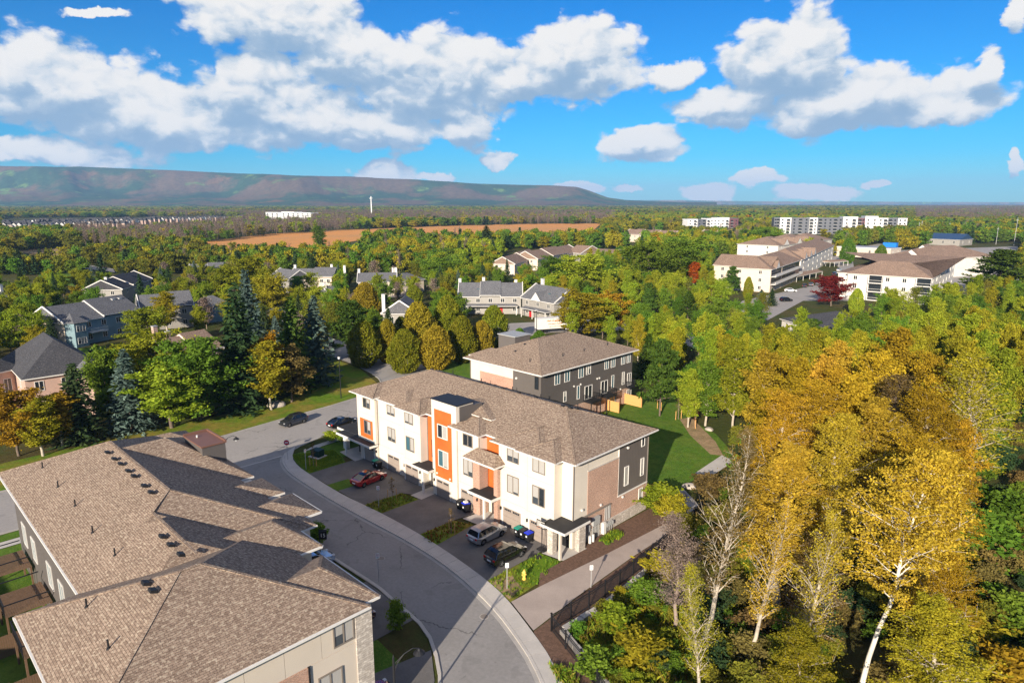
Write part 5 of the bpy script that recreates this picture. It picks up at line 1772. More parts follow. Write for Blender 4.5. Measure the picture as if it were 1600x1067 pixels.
# --- the named trees of the photograph
for a in (
    ('poplar0', 68, 712, 622, 'goldgreen', 'birch_tree', 'small yellow-green birch with white trunk, before the golden birches at lower left', 52),
    ('broad0', 30, 712, 600, 'gold', 'birch_tree', 'golden birch nearest the left edge, over leaf-strewn grass', 78),
    ('poplar1', 98, 700, 612, 'gold', 'birch_tree', 'slim gold birch just left of the dark young spruce', 46),
    ('spruce0', 128, 690, 567, 'spruce', 'spruce_tree', 'dark young spruce before the pinkish house with the turret', 66),
    ('spruce1', 207, 674, 545, 'blue', 'spruce_tree', 'blue-grey spruce on the verge left of the big green birch', 62),
    ('broad1', 172, 668, 535, 'green', 'maple_tree', 'dark green maple between the dark spruce and the blue-grey spruce', 56),
    ('broad4', 268, 668, 560, 'lime', 'birch_tree', 'bright green birch low on the verge, right of the blue-grey spruce', 100),
    ('broad0', 312, 656, 520, 'green', 'birch_tree', 'tall spreading green birch with pale limbs behind the verge', 118),
    ('broad0', 232, 545, 476, 'lime', 'maple_tree', 'yellow-green maple in front of the second grey row house', 62),
    ('poplar1', 262, 520, 455, 'goldgreen', 'maple_tree', 'slim gold-tinged maple right of the long cream-gabled row house', 40),
    ('broad2', 240, 640, 512, 'lime', 'birch_tree', 'yellow-green birch crown above the blue-grey spruce', 110),
    ('broad3', 345, 645, 560, 'green', 'maple_tree', 'deep green maple at the foot of the tallest spruce', 70),
    ('spruce2', 382, 640, 438, 'spruce', 'spruce_tree', 'tallest dark spruce with drooping boughs, above the road bend', 84),
    ('spruce0', 396, 600, 420, 'blue', 'spruce_tree', 'pale spruce top behind the tallest dark spruce', 60),
    ('poplar2', 424, 640, 530, 'goldgreen', 'maple_tree', 'slim yellow and green maple at the verge edge by the boulder', 62),
    ('broad4', 420, 632, 515, 'orange', 'maple_tree', 'orange-tinted maple crown above the slim yellow and green maple', 60),
    ('broad1', 456, 628, 535, 'dull', 'maple_tree', 'brownish thin-leaved maple right of the boulder', 64),
    ('spruce1', 462, 612, 462, 'pine', 'spruce_tree', 'olive-tinged spruce left of the blue one at the street corner', 66),
    ('spruce2', 497, 600, 460, 'blue', 'spruce_tree', 'steel-blue spruce at the corner where the road turns away', 62),
    ('pine0', 552, 560, 468, 'pine', 'pine_tree', 'bushy green pine behind the first clipped cedar', 72),
    ('cedar0', 570, 573, 500, 'cedar', 'cedar_tree', 'dense dark egg-shaped cedar first from the road in the cedar row', 52),
    ('cedar1', 606, 566, 498, 'bronze', 'cedar_tree', 'bronze-tinted cedar second from the road in the cedar row', 36),
    ('cedar2', 633, 582, 513, 'cedar', 'cedar_tree', 'yellow-green rounded cedar in front of the bronze-tinted one', 52),
    ('cedar3', 682, 577, 508, 'bronze', 'cedar_tree', 'broad bronze-gold cedar in the middle of the cedar row', 56),
    ('cedar0', 722, 566, 492, 'cedar', 'cedar_tree', 'tall green cedar right of the broad bronze-gold one', 46),
    ('cedar1', 753, 560, 500, 'bronze', 'cedar_tree', 'narrow bronze cedar close to the rear block tower', 40),
    ('cedar2', 772, 542, 476, 'cedar', 'cedar_tree', 'pointed yellow-green cedar behind the rear block tower', 44),
    ('cedar3', 655, 545, 470, 'bronze', 'cedar_tree', 'bronze cedar behind the row, right of the gabled cottage', 52),
    ('cedar0', 700, 535, 460, 'cedar', 'cedar_tree', 'green pointed cedar left of the first red-doored row', 46),
    ('cedar2', 572, 505, 440, 'bronze', 'cedar_tree', 'golden-tipped cedar left of the gabled cottage', 46),
    ('cedar1', 812, 540, 512, 'green', 'shrub', 'small round green shrub left of the white truck', 22),
    ('cedar3', 842, 545, 516, 'green', 'shrub', 'small round green shrub in front of the white truck', 26),
    ('broad0', 395, 482, 395, 'lime', 'maple_tree', 'bright yellow-green maple left of the long pale-walled row', 66),
    ('broad3', 430, 490, 425, 'goldgreen', 'maple_tree', 'round olive-gold maple in front of the long pale-walled row', 58),
    ('broad1', 360, 480, 412, 'lime', 'maple_tree', 'round yellow-green maple right of the gabled cottage roof', 60),
    ('broad2', 690, 450, 398, 'green', 'willow_tree', 'large pale green leafy tree beyond the cedar row', 70),
    ('broad0', 910, 470, 392, 'lime', 'lime_tree', 'large bright yellow-green lime tree beyond the rear block', 86),
    ('broad3', 862, 450, 398, 'green', 'lime_tree', 'bright green lime tree left of the large yellow-green one', 66),
    ('broad4', 905, 530, 448, 'goldgreen', 'oak_tree', 'olive-gold oak just behind the rear block roof', 84),
    ('broad1', 952, 520, 452, 'gold', 'oak_tree', 'orange-gold oak right of the olive-gold oak', 60),
    ('broad2', 1010, 455, 372, 'green', 'maple_tree', 'large deep green maple left of the bare white trunk', 90),
    ('broad0', 1060, 445, 365, 'green', 'maple_tree', 'deep green maple beside the fiery orange one', 90),
    ('poplar3', 1084, 450, 408, 'fire', 'maple_tree', 'small fiery orange maple left of the cream apartments', 18),
    ('broad2', 1190, 395, 352, 'green', 'maple_tree', 'big round green maple in front of the long white apartment block', 78),
    ('broad0', 1298, 478, 428, 'red', 'plum_tree', 'dark red plum tree before the apartment car park', 52),
    ('cedar1', 1336, 492, 450, 'lime', 'conifer', 'pointed light green conifer against the nearest cream apartments', 20),
    ('pine1', 1142, 460, 415, 'pine', 'pine_tree', 'young pine against the gable-ended cream apartments', 28),
    ('cedar3', 1168, 468, 432, 'cedar', 'conifer', 'upright light green conifer right of the young pine', 14),
    ('spruce1', 1188, 482, 452, 'blue', 'spruce_tree', 'left of two small blue-green spruces by the car park entrance', 22),
    ('spruce0', 1205, 478, 450, 'spruce', 'spruce_tree', 'right of two small blue-green spruces by the car park entrance', 16),
    ('cedar0', 1323, 412, 372, 'green', 'conifer', 'upright green tree left in the apartment courtyard', 20),
    ('cedar2', 1375, 412, 382, 'green', 'conifer', 'upright green tree right in the apartment courtyard', 16),
    ('spruce2', 760, 400, 352, 'spruce', 'spruce_tree', 'dark conical spruce rising above the orange field edge', 34),
    ('poplar1', 500, 395, 352, 'green', 'poplar_tree', 'slim green poplar standing before the orange field', 22),
    ('pine0', 1560, 470, 388, 'pine', 'pine_tree', 'tall green pine at the right edge beyond the yellow wood', 70),
    ('pine1', 1030, 650, 528, 'pine', 'pine_tree', 'soft green pine at the wood edge behind the rear block fences', 66),
    ('spruce2', 1012, 590, 520, 'pine', 'spruce_tree', 'dark green spruce at the wood edge right of the rear block', 40),
    ('poplar3', 1075, 668, 575, 'lime', 'poplar_tree', 'bright lime-green poplar on the back lawn edge', 40),
    ('poplar1', 1102, 665, 560, 'green', 'poplar_tree', 'fresh green poplar on the back lawn edge, right of the lime one', 46),
):
    tree_px(a[0], a[1], a[2], a[3], a[4], a[5], a[6], a[7])

# --- the golden aspens filling the lower right
for a in (
    ('hero', 1330, 1110, 700, 'bronzegold', 'golden aspen with the long leaning white trunk, lower right', 230, M_BARKW, YAW),
    ('hero2', 1085, 1040, 660, 'dull', 'pale aspen with a long bare cream trunk nearest the walking path', 150, M_BARKP, YAW),
    ('hero2', 1158, 1050, 770, 'bronzegold', 'thin-leaved slanting aspen right of the one by the path', 120, M_BARKP, YAW - .2),
    ('thinaspen0', 1052, 985, 800, 'bare', 'leafless short aspen by the black iron fence', 90, M_TWIG, None),
    ('hero2', 1228, 1100, 800, 'bronzegold', 'slender aspen with a pale stem left of the white trunk', 130, M_BARKP, YAW + .3),
    ('thinaspen1', 1255, 1060, 830, 'dull', 'low thin aspen at the bottom just left of the white trunk', 100, M_BARKP, None),
    ('hero2', 1105, 1130, 880, 'goldgreen', 'short thin aspen at the bottom among the reeds', 110, M_BARKP, None),
    ('aspen1', 1215, 960, 690, 'bronzegold', 'brown-gold aspen behind the slender pale-stemmed one', 150, M_BARKP, None),
    ('aspen0', 1290, 950, 650, 'bronzegold', 'brown-gold aspen just behind the white trunk, left side', 150, M_BARKP, None),
    ('aspen2', 1420, 960, 690, 'gold', 'bright golden aspen right of the white trunk', 160, M_BARKP, None),
    ('aspen3', 1455, 920, 700, 'gold', 'orange-gold aspen at the rim of the dark hollow', 130, M_BARKP, None),
    ('aspen2', 1185, 850, 600, 'gold', 'full golden aspen above the concrete pads', 150, M_BARKP, None),
    ('aspen0', 1260, 830, 590, 'gold', 'golden aspen high in the wood right of the concrete pads', 150, M_BARKP, None),
    ('aspen1', 1345, 870, 620, 'bronzegold', 'brown-gold aspen in the very middle of the golden wood', 150, M_BARKP, None),
    ('aspen3', 1430, 850, 610, 'gold', 'deep gold aspen right of the bare-topped one', 150, M_BARKP, None),
    ('thinaspen0', 1385, 800, 585, 'dull', 'bare-topped aspen with pale forked branches in the golden wood', 120, M_TWIG, None),
    ('thinaspen1', 1500, 780, 545, 'goldgreen', 'open-crowned pale-branched aspen at upper right of the golden wood', 170, M_BARKP, None),
    ('aspen1', 1430, 1180, 930, 'goldgreen', 'green-gold aspen low at the bottom right of the white trunk', 150, M_BARKP, None),
    ('aspen2', 1230, 1200, 960, 'goldgreen', 'low green-gold aspen crown at the bottom, left of the white trunk', 170, M_BARKP, None),
    ('aspen0', 1450, 1060, 860, 'gold', 'small golden aspen in front of the dark hollow', 100, M_BARKP, None),
):
    tree_px(a[0], a[1], a[2], a[3], a[4], 'aspen_tree', a[5], a[6], bark=a[7], rot=a[8])

# --- scattered trees of the wood and the neighbourhoods
def inside(p, poly):
    x, y = p[0], p[1]
    c = False
    n = len(poly)
    for i in range(n):
        x0, y0 = poly[i][0], poly[i][1]
        x1, y1 = poly[i - 1][0], poly[i - 1][1]
        if (y0 > y) != (y1 > y) and x < (x1 - x0) * (y - y0) / (y1 - y0) + x0:
            c = not c
    return c


FOOT = []
for o in list(COL.objects):
    if o.get('category') in ('house', 'apartment building', 'townhouse', 'clubhouse', 'warehouse', 'store', 'carport') and o.parent is None:
        for ch in o.children:
            if ch.name.split('.')[0] == 'wall' and ch.type == 'MESH':
                xs = [v.co.x for v in ch.data.vertices]
                ys = [v.co.y for v in ch.data.vertices]
                FOOT.append((o.location.copy(), o.rotation_euler.z, min(xs) - 2.5, max(xs) + 2.5, min(ys) - 2.5, max(ys) + 2.5))
ROADS = [near_edge + far_edge[::-1]] + [[(v.co.x, v.co.y) for v in o.data.vertices] for o in COL.objects if o.name.split('.')[0] in ('estate_road', 'car_park', 'distant_road')]


def free(p, gap=.75, r=3.0):
    for (l, a, x0, x1, y0, y1) in FOOT:
        dx, dy = p[0] - l.x, p[1] - l.y
        x = dx * math.cos(a) + dy * math.sin(a)
        y = -dx * math.sin(a) + dy * math.cos(a)
        if x0 < x < x1 and y0 < y < y1:
            return False
    for poly in ROADS:
        if inside(p, poly):
            return False
    for (x, y, q) in TREES:
        if (x - p[0]) ** 2 + (y - p[1]) ** 2 < (gap * (q + r) * .5) ** 2 * 1.3:
            return False
    return True


# photo boxes that must stay open in front of a building: (x0, y0, x1, y1) of tree feet
OPEN = [(716, 480, 880, 545), (440, 440, 522, 462), (556, 446, 660, 462), (600, 490, 650, 530), (90, 500, 170, 575), (160, 478, 215, 515), (-100, 575, 178, 690), (250, 540, 350, 575),
        (1110, 440, 1235, 462), (1205, 430, 1330, 478), (1325, 440, 1470, 500), (1215, 495, 1330, 560), (1330, 392, 1500, 440), (975, 366, 1052, 384), (790, 400, 950, 420), (180, 440, 240, 470),
        (1215, 376, 1310, 400), (1072, 352, 1160, 372), (520, 585, 610, 640), (1445, 372, 1505, 392), (1490, 396, 1600, 412), (0, 462, 30, 480)]


BUILD = [(o.location.copy(), o['label']) for o in COL.objects if o.get('category') in ('house', 'apartment building', 'clubhouse', 'store', 'warehouse')
         and 'subdivision' not in o['label'] and o.parent is None]


def place_of(c, q, where):
    best = min(BUILD, key=lambda b: (b[0].x - c[0]) ** 2 + (b[0].y - c[1]) ** 2)
    bx_, by_ = project(best[0])
    dist = math.hypot(best[0].x - c[0], best[0].y - c[1])
    if dist < 26 and 'among' in where:
        words = best[1].replace(',', '').split()
        rel = 'left of' if q[0] < bx_ - 14 else ('right of' if q[0] > bx_ + 34 else ('in front of' if q[1] > by_ else 'behind'))
        return rel + ' the ' + ' '.join(words[:8])
    lo = 'on the near side of' if q[1] > 640 else ('amid' if q[1] > 560 else 'on the far side of')
    col_ = next(n_ for lim, n_ in ((960, 'behind the rear block'), (1050, 'right of the rear block'), (1130, 'beyond the back lawn'), (1230, 'below the cream apartments'),
                                   (1340, 'by the charcoal bungalow'), (1480, 'below the nearest apartments'), (9999, 'toward the right edge')) if q[0] < lim)
    if 'among' in where:
        col_ = 'left part' if q[0] < 250 else ('right part' if q[0] > 640 else 'centre')
        lo = 'near' if q[1] > 470 else 'far in'
        return lo + ' the ' + col_ + ' of the estate ' + ('left of the road' if q[0] < 520 else 'beyond the cedar row')
    return lo + ' the ' + where.replace('in the ', '').replace(' at right', '').replace(' beyond the back lawn', '').replace(' right of the apartments', ' by the apartments').replace(' beyond the rear block', '') + ', ' + col_


def scatter(poly_px, step, kinds, hr, seed, where, gap=.75, limit=999, big=None):
    r_ = random.Random(seed)
    P_ = [at(*q) for q in poly_px]
    x0, x1 = min(p.x for p in P_), max(p.x for p in P_)
    y0, y1 = min(p.y for p in P_), max(p.y for p in P_)
    n = 0
    y = y0
    cells = []
    while y < y1:
        x = x0
        while x < x1:
            cells.append((x + r_.uniform(-.45, .45) * step, y + r_.uniform(-.45, .45) * step))
            x += step
        y += step
    cells.sort(key=lambda c: (c[0] - CAM.x) ** 2 + (c[1] - CAM.y) ** 2)
    for c in cells:
        if n >= limit or not inside(c, P_):
            continue
        q = project((c[0], c[1], 0))
        if not (-120 < q[0] < 1750) or any(b[0] < q[0] < b[2] and b[1] < q[1] < b[3] for b in OPEN):
            continue
        if not free(c, gap):
            continue
        kd = kinds(q, r_)
        src, leaf, name, lab, hs = kd
        H = r_.uniform(*hr) * hs
        size = 'tall ' if H > hr[0] + .68 * (hr[1] - hr[0]) else ('' if H > hr[0] + .3 * (hr[1] - hr[0]) else 'low ')
        tree(src, c, H, r_.uniform(0, 6.28), leaf, name, size + lab + ' ' + place_of(c, q, where), wide=r_.uniform(.85, 1.15), group=lab + ' ' + where)
        n += 1
    return n


def kinds_wood(q, r):
    x, y = q
    u_ = r.random()
    if 1100 < x < 1480 and y > 690:
        if u_ < .62:
            return ('poplar%d' % r.randrange(4), 'gold', 'aspen_tree', 'golden aspen', 1.2)
        if u_ < .85:
            return ('poplar%d' % r.randrange(4), 'bronzegold', 'aspen_tree', 'brown-gold aspen', 1.2)
        return ('sparse%d' % r.randrange(2), 'dull', 'aspen_tree', 'thin-leaved brownish aspen', 1.1)
    if y > 600:
        if u_ < .45:
            return ('poplar%d' % r.randrange(4), 'goldgreen', 'poplar_tree', 'green-gold poplar', 1.1)
        if u_ < .85:
            return ('poplar%d' % r.randrange(4), 'lime', 'poplar_tree', 'yellow-green poplar', 1.1)
        return ('broad%d' % r.randrange(5), 'green', 'maple_tree', 'green maple', .9)
    if u_ < .34:
        return ('poplar%d' % r.randrange(4), 'lime', 'poplar_tree', 'yellow-green poplar', 1.0)
    if u_ < .52:
        return ('broad%d' % r.randrange(5), 'green', 'maple_tree', 'green maple', .95)
    if u_ < .72:
        return ('broad%d' % r.randrange(5), 'lime', 'maple_tree', 'yellow-green maple', .95)
    if u_ < .84:
        return ('poplar%d' % r.randrange(4), 'goldgreen', 'poplar_tree', 'green-gold poplar', 1.0)
    if u_ < .93:
        return ('sparse%d' % r.randrange(2), 'olive', 'willow_tree', 'thin-leaved olive willow', .95)
    return ('pine%d' % r.randrange(2), 'pine', 'pine_tree', 'green pine', .95)


def kinds_town(q, r):
    u_ = r.random()
    if u_ < .26:
        return ('broad%d' % r.randrange(5), 'lime', 'maple_tree', 'yellow-green maple', 1.0)
    if u_ < .48:
        return ('broad%d' % r.randrange(5), 'green', 'maple_tree', 'green maple', 1.0)
    if u_ < .62:
        return ('broad%d' % r.randrange(5), 'goldgreen', 'oak_tree', 'green-gold oak', .9)
    if u_ < .70:
        return ('cedar%d' % r.randrange(4), 'cedar', 'cedar_tree', 'rounded green cedar', .8)
    if u_ < .80:
        return ('spruce%d' % r.randrange(3), 'spruce', 'spruce_tree', 'dark green spruce', 1.1)
    if u_ < .85:
        return ('spruce%d' % r.randrange(3), 'blue', 'spruce_tree', 'blue-grey spruce', 1.0)
    if u_ < .93:
        return ('broad%d' % r.randrange(5), 'olive', 'oak_tree', 'olive-leaved oak', 1.0)
    return ('sparse%d' % r.randrange(2), 'bare', 'ash_tree', 'almost bare grey ash', 1.0)


cnt = []
cnt.append(scatter([(1150, 745), (1142, 700), (1125, 672), (1150, 640), (1250, 620), (1500, 600), (1640, 620), (1620, 680), (1510, 740), (1490, 850), (1440, 890), (1200, 860), (1160, 800)], 6.0, kinds_wood, (11, 15), 3, 'in the golden wood at right'))
cnt.append(scatter([(1000, 618), (995, 560), (1060, 545), (1230, 560), (1400, 555), (1700, 540), (1800, 640), (1500, 600), (1250, 620), (1150, 640), (1100, 660), (1050, 645)], 6.2, kinds_wood, (9, 12.5), 4, 'in the yellow-green wood beyond the back lawn'))
cnt.append(scatter([(985, 560), (885, 535), (878, 500), (880, 440), (960, 405), (1110, 400), (1112, 440), (1180, 500), (1225, 560), (1060, 548)], 8.2, kinds_wood, (8.5, 12), 5, 'in the green wood beyond the rear block'))
cnt.append(scatter([(1470, 545), (1400, 555), (1330, 555), (1330, 510), (1480, 495), (1500, 450), (1640, 420), (1800, 470), (1800, 540)], 8.5, kinds_wood, (10, 13), 6, 'in the wood right of the apartments'))
cnt.append(scatter([(-100, 590), (-100, 520), (0, 500), (100, 575), (250, 585), (380, 570), (500, 590), (520, 560), (480, 500), (400, 505), (350, 560), (180, 600), (130, 650), (200, 640), (330, 620), (440, 600), (420, 625), (150, 665), (-50, 680)], 8.0, kinds_town, (8, 11), 7, 'among the houses left of the road', limit=50))
cnt.append(scatter([(-100, 520), (-100, 425), (160, 425), (420, 405), (560, 405), (560, 500), (500, 560), (350, 545), (200, 500), (60, 560)], 9.0, kinds_town, (8, 11), 8, 'among the grey-roofed houses at left', limit=150))
cnt.append(scatter([(560, 500), (560, 405), (700, 392), (960, 388), (1110, 395), (960, 410), (880, 440), (870, 500), (745, 500), (745, 540), (560, 560)], 9.0, kinds_town, (8, 11), 9, 'among the houses beyond the cedar row', limit=80))
print('scattered', cnt, len(TREES))

# --- saplings, shrubs and reeds
for (x, y, h_, lab) in ((-2.67, -6.1, 3.4, 'thin staked sapling on the front lawn by the transformer box'), (13.6, -4.8, 3.0, 'leafless staked sapling in the first planting bed'),
                        (25.1, -5.3, 3.0, 'leafless staked sapling by the grey hatchback')):
    t = tree('sapling', (x, y), h_, x, 'dull', 'sapling', lab)
    for dx in (-.5, .5):
        MB().tube((dx / t.scale[0], .1, 0), (dx / t.scale[0], .1, 1.35 / t.scale[2]), .05, .05, M_WOOD, 6).build('stake', t)
p = at(1072, 668)
for bx, by in ((1030, 640), (1086, 668), (1060, 655)):
    q = at(bx, by)
    t = tree('sapling', (q.x, q.y), 4.2, bx, 'dull' if bx < 1080 else 'red', 'sapling', {1030: 'staked sapling inside a small wooden frame by the rear fences', 1086: 'staked sapling on bare earth at the wood edge', 1060: 'thin sapling on the lawn between the two staked ones'}[bx])
    for dx in (-.6, .6):
        MB().tube((dx / t.scale[0], 0, 0), (dx / t.scale[0], 0, 1.5 / t.scale[2]), .05, .05, M_WOOD, 6).build('stake', t)
for a in (('bush0', 1030, 800, 752, 'lime', 'leafy yellow-green bush by the corner of the cream block', 60), ('bush1', 1050, 812, 770, 'goldgreen', 'yellow-green bush at the end of the walking path', 50),
          ('bush1', 1110, 780, 742, 'dull', 'brownish bush beside the concrete pads', 60), ('bush0', 1078, 840, 800, 'olive', 'olive bush behind the black iron fence', 50), ('bush0', 1130, 830, 785, 'olive', 'thin olive bush at the edge of the golden wood', 60),
          ('bush1', 960, 985, 945, 'lime', 'low yellow-green bush in the pond bank by the street fence', 70), ('bush0', 1000, 1040, 985, 'goldgreen', 'gold-green bush in the middle of the pond bank', 90), ('bush1', 930, 1060, 1015, 'green', 'green bush at the bottom beside the street fence', 70), ('bush0', 1010, 950, 905, 'green', 'green bush below the middle of the stone wall', 60), ('bush0', 1040, 905, 862, 'goldgreen', 'yellow-green bush below the stone wall', 70), ('bush1', 1100, 930, 880, 'olive', 'olive bush right of the stone wall', 70),
          ('bush0', 1535, 880, 800, 'green', 'dark green bush at the rim of the dark hollow', 90), ('bush1', 1590, 830, 770, 'green', 'bright green bush at the right edge above the hollow', 80),
          ('bush0', 1590, 990, 930, 'green', 'green bush low in the dark hollow', 70), ('bush1', 1500, 1010, 950, 'goldgreen', 'green-gold bush in the dark hollow', 90),
          ('bush0', 1570, 1090, 1010, 'gold', 'golden bush in the bottom right corner', 90), ('bush1', 518, 690, 672, 'lime', 'low leafy shrub left of the porch pillar', 26), ('bush0', 541, 692, 668, 'green', 'low green shrub behind the porch pillar', 24),
          ('bush1', 495, 850, 815, 'green', 'dark green shrub below the small roof of the near block', 34), ('bush0', 620, 985, 935, 'green', 'young green tree before the near block corner', 34)):
    tree_px(a[0], a[1], a[2], a[3], a[4], 'shrub', a[5], a[6])


def tufts(name, poly, n, hgt, wid, mats, seed, zbase=0.0, blades=5, size_j=.5):
    rs = np.random.RandomState(seed)
    P_ = [(p[0], p[1]) for p in poly]
    x0, x1 = min(p[0] for p in P_), max(p[0] for p in P_)
    y0, y1 = min(p[1] for p in P_), max(p[1] for p in P_)
    pts = []
    while len(pts) < n:
        c = (rs.uniform(x0, x1), rs.uniform(y0, y1))
        if inside(c, P_):
            pts.append(c)
    pts = np.array(pts)
    V_, F_ = [], []
    b = np.repeat(pts, blades, 0)
    m = len(b)
    b = b + rs.normal(size=(m, 2)) * wid * 1.5
    a = rs.uniform(0, 6.28, m)
    h_ = hgt * (1 + size_j * (rs.rand(m) - .5) * 2)
    dx, dy = np.cos(a) * wid, np.sin(a) * wid
    lx, ly = rs.normal(size=m) * h_ * .35, rs.normal(size=m) * h_ * .35
    v = np.stack([np.stack([b[:, 0] - dx, b[:, 1] - dy, np.full(m, zbase)], 1), np.stack([b[:, 0] + dx, b[:, 1] + dy, np.full(m, zbase)], 1),
                  np.stack([b[:, 0] + lx * .4 + dx * .8, b[:, 1] + ly * .4 + dy * .8, zbase + h_ * .6], 1), np.stack([b[:, 0] + lx, b[:, 1] + ly, zbase + h_], 1)], 1).reshape(-1, 3)
    f = np.arange(4 * m).reshape(-1, 4)
    me = np_mesh(name, v, f, mats, rs.randint(0, len(mats), m))
    o = bpy.data.objects.new(name, me)
    COL.objects.link(o)
    o['kind'] = 'stuff'
    return o


pond = [(45.6, -9.3), (51.2, -12.4), (60, -17), (72, -24), (70, -8), (60, 4), (52, 14), (45, 16), (44.4, 8), (45.2, 0)]
sheet('pond_bank', pond, .05, M_FLOOR)
tufts('reeds', pond, 7000, .7, .035, [LM['goldgreen'], LM['green'], LM['reed'], LM['lime'], LM['green']], 11)
UNDER = px((1150, 745), (1142, 700), (1250, 620), (1700, 640), (1800, 1067), (1560, 1300), (1200, 1300), (1000, 1067), (1100, 850))
tufts('verge_grass', [(34.7, -8.9), (38.4, -9.8), (38.3, -6), (37.2, -1.6), (34.8, -1.8)], 160, .22, .04, [LM['lime'], LM['green']], 13, .05)
tufts('verge_grass', [(46.4, -13.6), (51.5, -16.5), (57, -22.4), (58, -20), (52.5, -15.4), (48, -12.9)], 900, .35, .05, [LM['lime'], LM['green'], LM['reed']], 14, .05)
tufts('bed_plants', [(12.7, -8.0), (15.6, -8.0), (15.7, -2.8), (13.2, -3.1)], 150, .28, .05, [LM['green'], LM['olive'], LM['dull']], 15, .06)
tufts('bed_plants', [(23.1, -8.0), (25.8, -8.1), (25.2, -2.6), (23.2, -3.3)], 150, .26, .05, [LM['green'], LM['olive'], LM['red']], 16, .06)
tufts('bed_plants', [(37.4, 4.5), (38.6, 4.5), (38.7, 7.4), (37.6, 7.4)], 140, .35, .07, [LM['lime'], LM['green']], 17, .06)
tufts('lawn_grass', [(-8.4, -6.2), (-5.5, -7.0), (-.8, -7.7), (-.8, -2.6), (-2.6, -1.8), (-6.0, -1)], 5000, .07, .03, [LM['green'], LM['lime']], 18, .05)

# --- the far woods: instanced trees on a point cloud per kind
HID = bpy.data.collections.new('woodland_sources')
for k, (mk, leaf) in enumerate(()):
    pass


def far_src(key, verts_faces, mat_):
    v, f = verts_faces
    me = np_mesh('far_' + key, v, f, [mat_])
    o = bpy.data.objects.new('far_' + key, me)
    HID.objects.link(o)
    return o


def low_tree(seed, H, R, n, size, col=False):
    (tv, tf), (lv, lf) = broadleaf(seed, H, R, n, size, 16, 3, .10, .5, .26, trunk_r=.2)
    return lv, lf


def low_bare(seed, H, R):
    rs = np.random.RandomState(seed)
    segs, tips = skeleton(rs, H, R, .25, 22, 3, (0, 0), .95, .16, lambda s: .8)
    segs = [(a, b, max(r0, .07), max(r1, .04), 2) for (a, b, r0, r1, l) in segs]
    tv, tf = tubes(segs, 3)
    T_ = np.array([t_[0] for t_ in tips])
    cen = T_[rs.randint(0, len(T_), 330)] + rs.normal(size=(330, 3)) * .5
    lv, lf = quads(rs, cen, .30, .18, 0)
    return np.concatenate([tv, lv]), np.concatenate([tf, lf + len(tv)])


FS = {}
for i in range(2):
    for leaf in ('green', 'lime', 'goldgreen', 'olive', 'orange'):
        FS[(leaf, i)] = far_src('%s%d' % (leaf, i), low_tree(200 + i, 10, 4.6, 1300, .48), LM[leaf])
    FS[('bare', i)] = far_src('bare%d' % i, low_bare(210 + i, 12, 3.2), LM['bare'])
    FS[('spruce', i)] = far_src('spruce%d' % i, spruce(220 + i, 13, 3.4, 16, 7, 5, .95)[1], LM['spruce'])


def instancer(name, pts, rot, scl, src):
    me = bpy.data.meshes.new(name)
    me.vertices.add(len(pts))
    me.vertices.foreach_set('co', np.array(pts, dtype=np.float32).ravel())
    a = me.attributes.new('rz', 'FLOAT_VECTOR', 'POINT')
    r3 = np.zeros((len(pts), 3), dtype=np.float32)
    r3[:, 2] = rot
    a.data.foreach_set('vector', r3.ravel())
    b = me.attributes.new('sc', 'FLOAT_VECTOR', 'POINT')
    b.data.foreach_set('vector', np.array(scl, dtype=np.float32).ravel())
    o = bpy.data.objects.new(name, me)
    COL.objects.link(o)
    o['kind'] = 'stuff'
    ng = bpy.data.node_groups.new(name, 'GeometryNodeTree')
    ng.interface.new_socket('Geometry', in_out='INPUT', socket_type='NodeSocketGeometry')
    ng.interface.new_socket('Geometry', in_out='OUTPUT', socket_type='NodeSocketGeometry')
    t = NT(ng)
    gi, go_ = t.new('NodeGroupInput'), t.new('NodeGroupOutput')
    ip = t.new('GeometryNodeInstanceOnPoints')
    oi = t.new('GeometryNodeObjectInfo')
    oi.inputs['Object'].default_value = src
    oi.inputs['As Instance'].default_value = True
    ra = t.new('GeometryNodeInputNamedAttribute', data_type='FLOAT_VECTOR')
    ra.inputs[0].default_value = 'rz'
    sa_ = t.new('GeometryNodeInputNamedAttribute', data_type='FLOAT_VECTOR')
    sa_.inputs[0].default_value = 'sc'
    t.l.new(gi.outputs[0], ip.inputs['Points'])
    t.l.new(oi.outputs['Geometry'], ip.inputs['Instance'])
    t.l.new(ra.outputs[0], ip.inputs['Rotation'])
    t.l.new(sa_.outputs[0], ip.inputs['Scale'])
    t.l.new(ip.outputs[0], go_.inputs[0])
    md = o.modifiers.new('scatter', 'NODES')
    md.node_group = ng
    return o


def bush_patch(name, poly, n, leafs, scl, seed):
    rs_ = np.random.RandomState(seed)
    x0, x1 = min(q[0] for q in poly), max(q[0] for q in poly)
    y0, y1 = min(q[1] for q in poly), max(q[1] for q in poly)
    L = []
    while len(L) < n:
        c = (rs_.uniform(x0, x1), rs_.uniform(y0, y1))
        if inside(c, poly):
            L.append((c[0], c[1], 0))
    L = np.array(L)
    k = len(leafs) * 2
    for i in range(k):
        me = SRC['bush%d' % (i % 2)][1].copy()
        me.materials[0] = LM[leafs[i // 2]]
        o = bpy.data.objects.new('bush_source', me)
        HID.objects.link(o)
        sub = L[i::k]
        sc_ = scl * rs_.uniform(.55, 1.25, (len(sub), 1)) * np.array([[1, 1, .8]])
        instancer(name, sub, rs_.uniform(0, 6.28, len(sub)), sc_, o)


bush_patch('undergrowth', UNDER, 620, ['olive', 'spruce', 'green', 'dull'], .75, 31)
bush_patch('bank_shrubs', pond, 520, ['goldgreen', 'green', 'lime', 'olive'], .34, 32)

